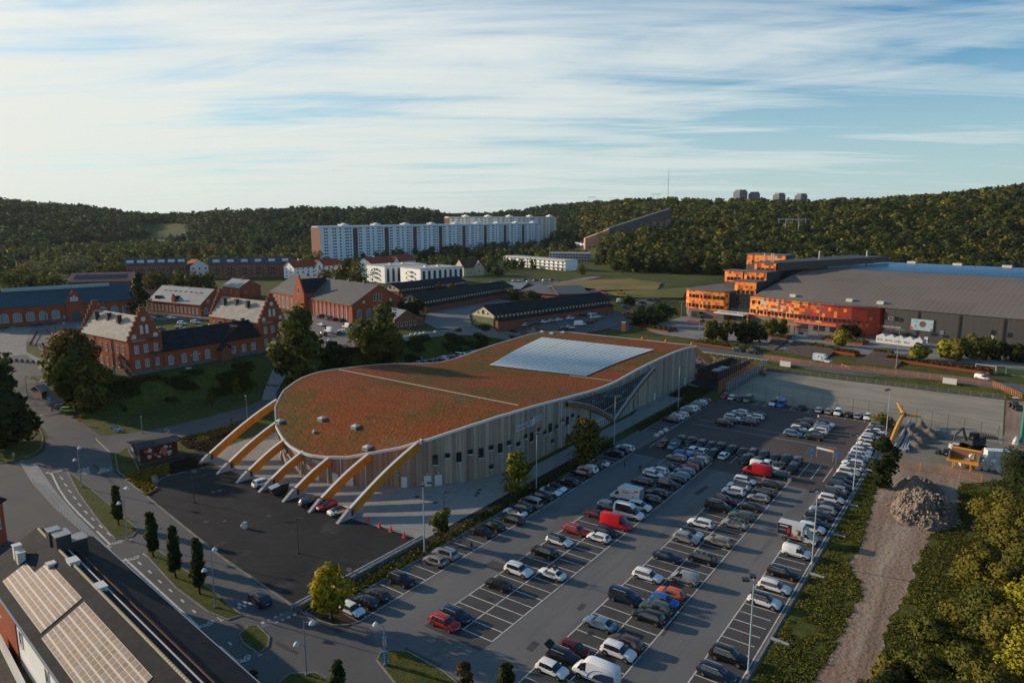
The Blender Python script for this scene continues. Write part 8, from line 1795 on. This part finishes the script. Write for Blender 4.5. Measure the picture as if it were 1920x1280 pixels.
simple('picnic_table','blue picnic table on the lawn beside the teal bench','table',221,809,[('tabletop','blue',lambda b: b.box(-.9,.9,-.4,.4,.7,.78)),('bench_plank','blue',lambda b: b.box(-.9,.9,-.95,-.65,.42,.48)),('bench_plank','blue',lambda b: b.box(-.9,.9,.65,.95,.42,.48)),('trestle','dark',lambda b: (b.box(-.7,-.6,-.9,.9,.3,.36),b.box(.6,.7,-.9,.9,.3,.36),b.box(-.7,-.6,-.1,.1,0,.7),b.box(.6,.7,-.1,.1,0,.7)))],.4,0)
# verge pipes
for i,(u,v,l_) in enumerate(((1462,1204,2.4),(1532,1080,2.2),(1573,1005,2.),(1600,948,1.6),(1641,884,3.4))): simple('concrete_bar','pale concrete kerb bar lying on the grass verge, %s nearest' % ORD[i],'kerb bar',u,v,[('bar','concrete',lambda b: b.box(-l_ / 2,l_ / 2,-.16,.16,0,.32)),('end_block','plinth',lambda b: b.box(l_ / 2 + .01,l_ / 2 + .2,-.2,.2,0,.2))],R(-5),0)['group'] = 'concrete bars on the verge'
# ------------------------------------------------------------------ building site
def vn(x,y):
 s = 0; a = 1.
 for k in range(5): s += a * math.sin(x * 1.7 * 2 ** k + 1.3 * k + 2 * math.sin(y * 1.1 * 2 ** k)) * math.cos(y * 1.5 * 2 ** k + k); a *= .55
 return s
def heap(name,label,u,v,rx,ry,h,m,seed=1,z=0,rough=.12,n=26,cat='heap'):
 P = G(u,v,z); rr = np.random.RandomState(seed); b = MB(); g_ = {}
 for i in range(n + 1):
  for j in range(n + 1):
   x,y = (i / n * 2 - 1),(j / n * 2 - 1); q = math.hypot(x,y); zz = h * max(0,1 - q) ** .85 * (1 + .25 * math.sin(x * 7 + seed) * math.cos(y * 6)) + (vn(x * 2.2 + seed,y * 2.2) * rough * h * 1.3 + rr.normal() * rough * h * .25) * min(1,(1 - q) * 4) if q < 1 else 0
   g_[i,j] = (x * rx,y * ry,max(-.05,zz) - (0.1 if q >= 1 else 0))
 for i in range(n):
  for j in range(n):
   if math.hypot((i + .5) / n * 2 - 1,(j + .5) / n * 2 - 1) < 1.02: b.quad(g_[i,j],g_[i + 1,j],g_[i + 1,j + 1],g_[i,j + 1])
 o = link(name,b.mesh(m if not isinstance(m,str) else M[m],180 if rough < .05 else None,name),None,(P.x,P.y,z)); tag(o,label,cat); return o
gh = mat('grey_gravel_heap',(.17,.15,.125),.95,(.12,.105,.09),2.,bump=.05)
heap('gravel_heap','highest of the grey gravel heaps on the building site',1724,812,4.2,4.2,3.,gh,1,rough=.02); heap('gravel_heap','gravel heap right of the highest one',1742,818,3.6,3.,2.,gh,2,rough=.02); heap('gravel_heap','small grey heap in front of the highest one',1722,826,3.4,3.,1.8,gh,3,rough=.02); heap('gravel_heap','lowest dark heap next to the pipes',1718,836,3.,2.6,1.5,gh,4,rough=.02)
rub = M2('rubble_soil',[(.23,.18,.135),((.15,.12,.10),.7,.45,.6,None,1.),((.38,.33,.27),2.4,.6,.75,None,.8)],.95,.15,2.5)
heap('rubble_heap','large heap of earth and broken concrete beside the dirt track',1733,960,5.8,9.5,3.4,rub,6,rough=.2,n=56,cat='rubble heap'); heap('rubble_heap','darker low earth mound joined to the far end of the rubble heap',1722,918,4.6,6.5,2.2,rub,9,rough=.22,n=36,cat='rubble heap')
RB = []
rr = random.Random(21); b = MB(); P = G(1733,958)
for i in range(260):
 a,q = rr.uniform(0,6.28),rr.uniform(.15,1.05) ; x,y = math.cos(a) * q * 6.2,math.sin(a) * q * 10.5; z = 3.6 * max(0.,1 - q) ** .85; s = rr.uniform(.12,.40) ; b.T = Matrix.Translation((x,y,z + s * .3)) @ Matrix.Rotation(rr.uniform(0,3),4,Vector((rr.uniform(-1,1),rr.uniform(-1,1),rr.uniform(-1,1))).normalized()); b.cbox(0,0,0,s * 1.6,s,s * .7)
b.T = None; o = b.build('rubble_blocks',mat('concrete_chunks',(.30,.27,.23),.9,(.20,.18,.15),1.),None,loc=(P.x,P.y,0)); tag(o,'scattered broken concrete chunks over the earth heap','rubble',kind='stuff')
for i,(a,c,rr_) in enumerate((((1676,845),(1706,792),.38),((1689,846),(1708,803),.24),((1694,848),(1711,803),.24),((1700,846),(1713,806),.24))):
 A,B_ = G(*a),G(*c); r = thing('steel_pipe','grey-blue steel pipe on the site ground, %s from left' % ORD[i],'pipe',tuple(A),0,'steel pipes on the site'); d = B_ - A; b = MB(); b.tube((0,0,rr_ + .15),(d.x,d.y,rr_ + .15),rr_,n=12); b.build('tube',mat('blue_grey_pipe',(.26,.31,.34),.5) if not bpy.data.materials.get('blue_grey_pipe') else bpy.data.materials['blue_grey_pipe'],r); b = MB(); b.cbox(d.x * .03,d.y * .03,.35,.9,.9,.7); b.cbox(d.x * .97,d.y * .97,.25,.6,.6,.5); b.build('support_block',M['concrete'],r)
YO = mat('machine_yellow',(.75,.30,.01),.45)
A,B_,C_2 = G(1668,838),G(1693,795),G(1686,790); r = thing('boom_lift','yellow-orange folded lifting boom lying beside the pipes','lifting boom',tuple(A)); d = B_ - A; b = MB(); n_ = 8
for i in range(n_):
 p,q = d * (i / n_),d * ((i + 1) / n_); z0,z1 = .7 + 2.2 * math.sin(1.5 * i / n_),.7 + 2.2 * math.sin(1.5 * (i + 1) / n_); b.tube((p.x,p.y,z0),(q.x,q.y,z1),.30 + .28 * math.sin(3.1 * (i + .5) / n_),n=8)
b.build('lower_boom',YO,r); b = MB(); b.tube((d.x,d.y,2.8),(d.x - 2.0,d.y + 2.0,5.2),.5,.25,n=7); b.tube((d.x,d.y,2.8),(d.x + 4.,d.y + 1.,2.6),.3,n=7); b.build('upper_boom',YO,r); b = MB(); b.cbox(d.x * .98,d.y * .98,2.8,1.1,1.1,1.0); b.cbox(0,0,.5,.9,.9,.9); b.build('joint',M['dark'],r)
def digger(u,v,rz,label,s=1.):
 P = G(u,v); r = thing('excavator',label,'excavator',tuple(P),rz); r.scale = (s,) * 3; b = MB()
 for y in (-1.2,1.2): b.ext([(-2,.1),(2,.1),(2.4,.5),(2,.95),(-2,.95),(-2.4,.5)],y - .3,y + .3,'y')
 b.build('tracks',M['tyre'],r); b = MB(); b.box(-2.1,1.5,-1.35,1.35,1.15,2.1); b.box(-2.1,-.4,-1.3,1.3,2.103,2.7); b.build('body',M['dark'],r); b = MB(); b.ext([(-.2,2.103),(1.5,2.103),(1.3,3.5),(-.2,3.6)],.25,1.3,'y'); b.build('cab',M['carglass'],r); b = MB(); b.box(-.3,1.4,.2,1.35,3.62,3.7); b.build('cab_roof',M['black'],r)
 b = MB(); b.tube((1.4,-.3,1.8),(2.6,-.3,4.6),.28,.22,n=6); b.tube((2.6,-.3,4.6),(4.4,-.3,3.2),.22,.18,n=6); b.tube((4.4,-.3,3.2),(4.9,-.3,1.2),.16,.14,n=6); b.build('boom_arm',M['dark'],r); b = MB(); b.ext([(4.5,.3),(5.4,.4),(5.3,1.3),(4.7,1.3)],-.8,.2,'y'); b.build('bucket',M['steel'],r)
digger(1822,840,R(-130),'black excavator in the middle of the building site',1.15)
def tractor(u,v,rz,label):
 P = G(u,v); r = thing('wheel_loader',label,'loader',tuple(P),rz); b = MB(); b.box(-1.9,.2,-.7,.7,.8,1.7); b.box(.2,2.,-.6,.6,.7,1.5); b.build('body',M['dark'],r); b = MB(); b.ext([(-.9,1.703),(.4,1.703),(.2,3.1),(-.8,3.1)],-.7,.7,'y'); b.build('cab',M['carglass'],r); b = MB(); b.box(-.95,.35,-.75,.75,3.12,3.2); b.build('cab_roof',M['white'],r)
 for x in (-1.2,1.3):
  for y in (-.95,.95): b = MB(); b.tube((0,-.22,0),(0,.22,0),.65,n=14); b.tube((0,-.24,0),(0,.24,0),.28,n=10,m=1); o = b.build('wheel',[M['tyre'],M['rim']],r); o.location = (x,y,.65)
 b = MB(); b.ext([(2.6,.1),(3.6,.1),(3.5,.9),(2.7,1.)],-1.1,1.1,'y'); b.tube((1.8,.5,1.2),(2.8,.5,.7),.1,n=5); b.build('bucket',M['dark'],r)
tractor(1787,855,R(175),'black wheel loader behind the orange container'); tractor(1903,765,R(-70),'small dark machine at the right edge of the pitch')
simple('attachment','brown metal digging attachment lying behind the excavator','machine part',1852,822,[('frame',mat('rusty_steel',(.12,.07,.04),.8),lambda b: [b.tube((-1.5 + q * .5,0,.3),(-1.2 + q * .5,.8,1.2 - .1 * q),.18,n=6) for q in range(7)]),('beam','dark',lambda b: b.box(-1.8,2.2,-.3,.3,.1,.6))],.3,0)
simple('attachment','round metal drum on the ground right of the excavator','machine part',1849,852,[('drum',bpy.data.materials['rusty_steel'],lambda b: b.tube((-.7,0,.7),(.7,0,.7),.75,n=14)),('axle','dark',lambda b: b.tube((-1.4,0,.7),(1.4,0,.7),.15,n=8))],.5,0)
simple('site_container','orange and brown open-fronted container on stilts at the site fence','container',1806,878,[('roof',YO,lambda b: b.box(-3.,3.,.8,1.1,4.2,4.5)),('back_panel',mat('brown_sheet',(.20,.10,.05),.7),lambda b: b.box(-2.8,2.8,.9,1.,1.9,4.2)),('side_panel','steel',lambda b: (b.box(-2.95,-2.8,-.9,1.,1.9,3.6),b.box(2.8,2.95,-.9,1.,1.9,3.6))),('tray',YO,lambda b: b.box(-3.2,3.0,-1.3,.85,1.6,1.85)),('legs',YO,lambda b: [b.box(x - .1,x + .1,y - .1,y + .1,0,1.6) for x in (-1.9,1.5) for y in (-1.1,.7)])],R(-9),0)
pb = G(1846,882); bl = mat('white_wrap',(.66,.68,.70),.35,coat=.4); kk = 0
for lev,n_,off in ((0,6,0.),(1,5,.6),(2,3,1.5)):
 for i in range(n_):
  kk += 1; x,y = pb.x - 4.2 + i * 1.35 + off,pb.y + .6 * math.sin(i * 2.1) + (i * .25); z = .65 + lev * 1.12; b = MB(); b.tube((0,-.65,0),(0,.65,0),.66,n=14); b.tube((0,-.68,0),(0,-.65,0),.55,.66,n=14); b.tube((0,.65,0),(0,.68,0),.66,.55,n=14); o = b.build('wrapped_bale',bl,None,smooth=40); o.location = (x,y,z); o.rotation_euler = (0,0,R(25)); tag(o,'white wrapped bale beside the orange container, %s from left in the %s layer' % (ORD[i],['bottom','middle','top'][lev]),'bale','pile of white wrapped bales')
for i in range(3):
 o = simple('wrapped_bale_block','stacked white wrapped block behind the bale pile, %s from the ground' % ORD[i],'bale',1866,872,[('wrap',bl,lambda b: b.box(-2.2,2.2,-1.2,1.2,i * 1.25,i * 1.25 + 1.2)),('strap','steel',lambda b: (b.box(-.9,-.8,-1.22,1.22,i * 1.25,i * 1.25 + 1.215),b.box(.8,.9,-1.22,1.22,i * 1.25,i * 1.25 + 1.215)))],R(20),0); o['group'] = 'pile of white wrapped bales'
simple('white_sack','white sack standing at the right edge beyond the bales','sack',1904,832,[('sack',bl,lambda b: b.tube((0,0,0),(0,0,1.5),.8,.45,n=10)),('knot',bl,lambda b: b.tube((0,0,1.5),(0,0,2.),.12,.3,n=8))],0,0)
# ------------------------------------------------------------------ arena square furniture
WA = R(-12); Z2 = 2.5
brn = mat('brown_deck_steps',(.13,.10,.085),.85,(.08,.065,.055),1.5)
for i,pl in enumerate(([(1448,637),(1478,641),(1452,655),(1436,652)],[(1488,643),(1575,655),(1548,671),(1468,659)],[(1640,664),(1700,672),(1680,688),(1600,678)])):
 r = thing('deck_steps','broad brown deck steps down to the road, %s flight from left' % ORD[i],'steps',(0,0,0)); P = [G(*p,Z2 + .3) for p in pl]; n_ = 7
 for j in range(n_):
  f0,f1 = j / n_,(j + .9) / n_; a,c = P[0].lerp(P[3],f0),P[1].lerp(P[2],f0); a2,c2 = P[0].lerp(P[3],f1),P[1].lerp(P[2],f1); z = Z2 + 1.5 - j * .2; b = MB(); b.prism([(q.x,q.y) for q in (a2,c2,c,a)],Z2,z); b.build('step',brn,r)
def planter(u,v,L_,D_,h,label,hedge='olive',rz=WA,n=420):
 P = hit(u,v); r = thing('raised_planter',label,'planter',(P.x,P.y,P.z + .15),rz); b = MB(); b.box(-L_ / 2,L_ / 2,-D_ / 2,D_ / 2,0,h); b.build('rusty_edge',mat('rusty_edge',(.22,.065,.03),.85) if not bpy.data.materials.get('rusty_edge') else bpy.data.materials['rusty_edge'],r)
 q = np.random.RandomState(int(u)); p = np.stack([q.uniform(-L_ / 2 + .3,L_ / 2 - .3,n),q.uniform(-D_ / 2 + .3,D_ / 2 - .3,n),h + np.abs(q.normal(0,.25,n))],1); d = q.normal(size=(n,3)); V,C_ = leaves(q,p,d,.45,GREENS[hedge],np.arange(n),n); link('planting',quads_mesh('planting',V,C_),r)
planter(1360,650,26,9,.8,'large planted bed with rusty edge in front of the arena trees','mid',n=1400); planter(1452,633,13,6,.8,'low planted bed below the thin olive trees','mid'); planter(1585,641,17,7,1.,'planted bed with grass before the red facade','olive',n=700); planter(1540,654,9,5,1.1,'small rusty planter above the brown steps','olive'); planter(1585,664,9,5,1.2,'rust-brown hedge planter at the road','brown'); planter(1656,663,7,3.5,.8,'small planted bed in front of the white tent','olive'); planter(1700,680,14,4,1.1,'dark hedge planter along the road right of the steps','dark',n=600); planter(1790,692,22,5,1.,'long rusty planted bed along the road under the golden trees','brown',n=1100); planter(1328,598 + 8,10,3,.4,'small flat bed on the pale square left of the arena entrance','mid'); planter(1222,616,24,8,.7,'planted bed around the dark pines','dark',n=900)
r = simple('white_tent','long white festival tent with black printed words before the dark arena wall','tent',1688,646,[('tent_walls','white',lambda b: b.box(-9,9,-2.4,2.4,0,2.9)),('tent_roof','white',lambda b: [b.add([(x,-2.4,2.903),(x + 3.6,-2.4,2.903),(x + 3.6,2.4,2.903),(x,2.4,2.903),(x + 1.8,0,3.9)],[(0,1,4),(1,2,4),(2,3,4),(3,0,4)]) for x in (-9,-5.4,-1.8,1.8,5.4)]),('print_mark','black',lambda b: b.ext([(6.4,1.1),(8.2,1.0),(8.4,1.8),(7.6,2.2),(6.6,2.0)],-2.45,-2.41,'y'))],WA,dz=.15)
for i,s_ in enumerate(('ÄTA','BYTA','LEVA','VILA')): lettering('lettering',s_,1.2,M['black'],r,Matrix.Translation(Vector((-7.4 + i * 3.5,-2.43,1.4))) @ XZ,.01)
simple('kiosk','small white kiosk with red roof edge on the arena square','kiosk',1504,631,[('hut','offwhite',lambda b: b.box(-2,2,-1.4,1.4,0,2.6)),('roof','red',lambda b: b.box(-2.2,2.2,-1.6,1.6,2.603,2.8)),('hatch','dark',lambda b: b.box(-1.2,1.2,-1.45,-1.41,1.1,2.1))],WA,dz=.15)
simple('red_pergola','red-roofed pergola on dark posts on the arena square','pergola',1484,626,[('roof','orange',lambda b: b.box(-4,4,-1.,1.,4.2,4.5)),('posts','dark',lambda b: [b.box(x - .15,x + .15,-.15,.15,0,4.2) for x in (-3.7,-1.2,1.3,3.7)])],WA,dz=.15)
simple('orange_column','orange advertising column beside the road roundabout','column',1169,622,[('column','orange',lambda b: b.box(-.9,.9,-.7,.7,0,4.2)),('cap','offwhite',lambda b: b.box(-1,1,-.8,.8,4.203,4.5))],.3,dz=.15)
simple('red_bench_row','row of red seats left of the arena entrance','seating',1301,604,[('seat','red',lambda b: [b.box(-4 + q * 1.3,-3 + q * 1.3,-.5,.5,.4,.55) for q in range(6)]),('frame','dark',lambda b: b.box(-4,4,-.1,.1,.05,.4))],WA,dz=.15)
simple('black_kiosk','black kiosk box beside the arena entrance','kiosk',1306,596,[('hut','black',lambda b: b.box(-2.5,2.5,-1.3,1.3,0,3.2)),('roof','dark',lambda b: b.box(-2.7,2.7,-1.5,1.5,3.203,3.4)),('hatch','glass',lambda b: b.box(-1.8,1.8,-1.35,-1.31,1.1,2.3))],WA,dz=.15)
simple('feather_flag','white and blue feather flag in front of the dark arena wall','flag',1855,660,[('flag','white',lambda b: b.ext([(0,2.2),(.9,2.2),(.9,6.2),(.4,6.8),(0,6.5)],-.03,.03,'y')),('flag_foot','blue',lambda b: b.ext([(0,.6),(1.,.6),(.9,2.19),(0,2.19)],-.03,.03,'y')),('pole','steel',lambda b: b.tube((0,0,0),(0,0,6.8),.05,n=5))],WA,dz=.1)
for u,v,s_,c,l in ((1847,699,1.,'white','white football goal on the road verge'),(1905,706,1.2,'green','green football goal with net at the right edge')):
 gm_ = M['white'] if c == 'white' else mat('green_goal_paint',(.10,.32,.22),.5)
 simple('football_goal',l,'goal',u,v,[('goal_frame',gm_,lambda b: [b.tube(*q,.10,n=6) for q in (((-3,0,0),(-3,0,2.6)),((3,0,0),(3,0,2.6)),((-3,0,2.6),(3,0,2.6)),((-3,0,2.6),(-3,1.6,0)),((3,0,2.6),(3,1.6,0)),((-3,1.6,0),(3,1.6,0)))]),('net',NET,lambda b: b.quad((-3,1.6,0),(3,1.6,0),(3,0,2.6),(-3,0,2.6)))],WA,dz=.12)
r = simple('silo_lift','white silo with orange arm at the right frame edge','lift',1907,656,[('silo','offwhite',lambda b: b.tube((0,0,2),(0,0,9),2.2,n=14)),('arm','orange',lambda b: b.tube((-1.5,-1,7.5),(-5.5,-2,1.2),.35,n=6)),('base','dark',lambda b: b.box(-2,2,-2,2,0,2))],0,dz=.1)
# ------------------------------------------------------------------ people
def body_mesh(walk=True):
 bm = bmesh.new(); me = bpy.data.meshes.new('skel'); s = .16 if walk else .04
 J = dict(pel=(0,0,.95),sp=(0,0,1.15),ch=(.01,0,1.38),nk=(.01,0,1.50),hd=(.03,0,1.60),ht=(.03,0,1.70),ls=(0,.17,1.42),le=(-s * .7,.24,1.14),lh=(.06,.25,.90),lf=(.09,.25,.80),rs=(0,-.17,1.42),re=(s * .7,-.24,1.14),rh=(.14,-.25,.92),rf=(.19,-.25,.84),lp=(0,.09,.90),lk=(s * .9,.10,.50),la=(s * .8,.10,.09),lt=(s * .8 + .16,.11,.04),rp=(0,-.09,.90),rk=(-s * .3,-.10,.50),ra=(-s * 1.5,-.10,.11),rt=(-s * 1.5 + .15,-.11,.05))
 E = 'pel-sp sp-ch ch-nk nk-hd hd-ht ch-ls ls-le le-lh lh-lf ch-rs rs-re re-rh rh-rf pel-lp lp-lk lk-la la-lt pel-rp rp-rk rk-ra ra-rt'.split(); rad = dict(pel=.15,sp=.14,ch=.16,nk=.06,hd=.10,ht=.085,ls=.07,rs=.07,le=.05,re=.05,lh=.035,rh=.035,lf=.03,rf=.03,lp=.10,rp=.10,lk=.07,rk=.07,la=.045,ra=.045,lt=.04,rt=.04)
 ks = list(J); me.from_pydata([J[q] for q in ks],[(ks.index(e.split('-')[0]),ks.index(e.split('-')[1])) for e in E],[]); o = bpy.data.objects.new('skel',me); C.objects.link(o); o.modifiers.new('s','SKIN'); sv = me.skin_vertices[0].data
 for i,q in enumerate(ks): sv[i].radius = (rad[q],rad[q]); sv[i].use_root = (q == 'pel')
 ss = o.modifiers.new('u','SUBSURF'); ss.levels = 1; dg = bpy.context.evaluated_depsgraph_get(); m2 = bpy.data.meshes.new_from_object(o.evaluated_get(dg)); C.objects.unlink(o); bpy.data.objects.remove(o)
 m2.materials.clear()
 for q in (M['skin'],M['black'],M['dark']): m2.materials.append(q)
 for p in m2.polygons: c = p.center; p.material_index = 0 if c.z > 1.5 or (c.z < .90 and abs(c.y) > .20 and c.z > .75) else (1 if c.z > .93 else 2); p.use_smooth = True
 return m2
M['skin'] = mat('skin',(.42,.26,.19),.6); BM = [body_mesh(True),body_mesh(False)]; hm = MB(); hm.T = Matrix.Translation((.01,0,1.67)); hm.tube((0,0,-.07),(0,0,.05),.115,.09,n=10); hm.tube((0,0,.05),(0,0,.08),.09,.03,n=10); HM = hm.mesh(mat('dark_hair',(.02,.014,.01),.8),60,'hair')
def person(u,v,top,leg,label,rz=0.,walk=0,z=None):
 P = G(u,v,z) if z is not None else hit(u,v); r = thing('person',label,'person',(P.x,P.y,P.z + .03),rz); o = link('body',BM[walk],r)
 for i,m_ in ((1,top),(2,leg)): o.material_slots[i].link = 'OBJECT'; o.material_slots[i].material = M[m_]
 link('hair',HM,r)
person(1171,877,'black','black','person in black standing in the aisle beside the hedge row',.5,1,0); person(1200,884,'black','dark','person in dark clothes at the edge of the first double row',2,0,0); person(884,1033,'black','dark','person in dark clothes walking past the empty hedge-row stalls',1.2,0,0)
person(434,793,'dark','black','person in dark clothes walking on the footpath left of the beams',.4,0,0); person(98,773,'dark','dark','person in dark clothes standing in front of the grey car by the bushes',2.,1); person(1534,788,'white','black','person in a white top standing below the top row of cars',1.,1,0)
person(1696,668,'red','dark','person in red standing near the small bed on the arena square',0,1); person(1541,637,'black','black','left one of two people in black on the arena square',0,0); person(1545,637,'dark','black','right one of two people in black on the arena square',.6,1); person(1621,634,'black','dark','person in black at the red arena corner, left one',.6,1); person(1628,634,'dark','dark','person in dark clothes at the red arena corner, right one',0,0); person(1134,629,'black','black','person in black on the road behind the hall roof',.5,0); person(893,617,'dark','dark','person in dark clothes before the cream stable gable',0,0)
# distant small things: goods on the yard edge of the stable
simple('yellow_machine','small yellow roller parked on the meadow strip','machine',1165,553,[('body','yellow',lambda b: b.box(-2,2,-1,1,.7,2.2)),('cab','carglass',lambda b: b.box(-.8,.6,-.8,.8,2.203,3.4)),('drum','dark',lambda b: (b.tube((1.6,-.9,.8),(1.6,.9,.8),.8,n=12),b.tube((-1.6,-.9,.7),(-1.6,.9,.7),.7,n=12)))],.4,dz=.25)
# ------------------------------------------------------------------ air
hm_ = bpy.data.materials.new('haze_air'); hm_.use_nodes = True; t = hm_.node_tree; t.nodes.remove(t.nodes['Principled BSDF']); v_ = N(t,'ShaderNodeVolumePrincipled'); v_.inputs['Color'].default_value = (.78,.90,1.,1); v_.inputs['Density'].default_value = .000022; v_.inputs['Anisotropy'].default_value = .2
LK(t,v_.outputs[0],t.nodes['Material Output'].inputs['Volume'])
b = MB(); b.box(-12500,12500,-3500,14500,-160,260); hz_o = b.build('haze',hm_); tag(hz_o,'faint blue air haze over the whole valley','haze',kind='stuff')
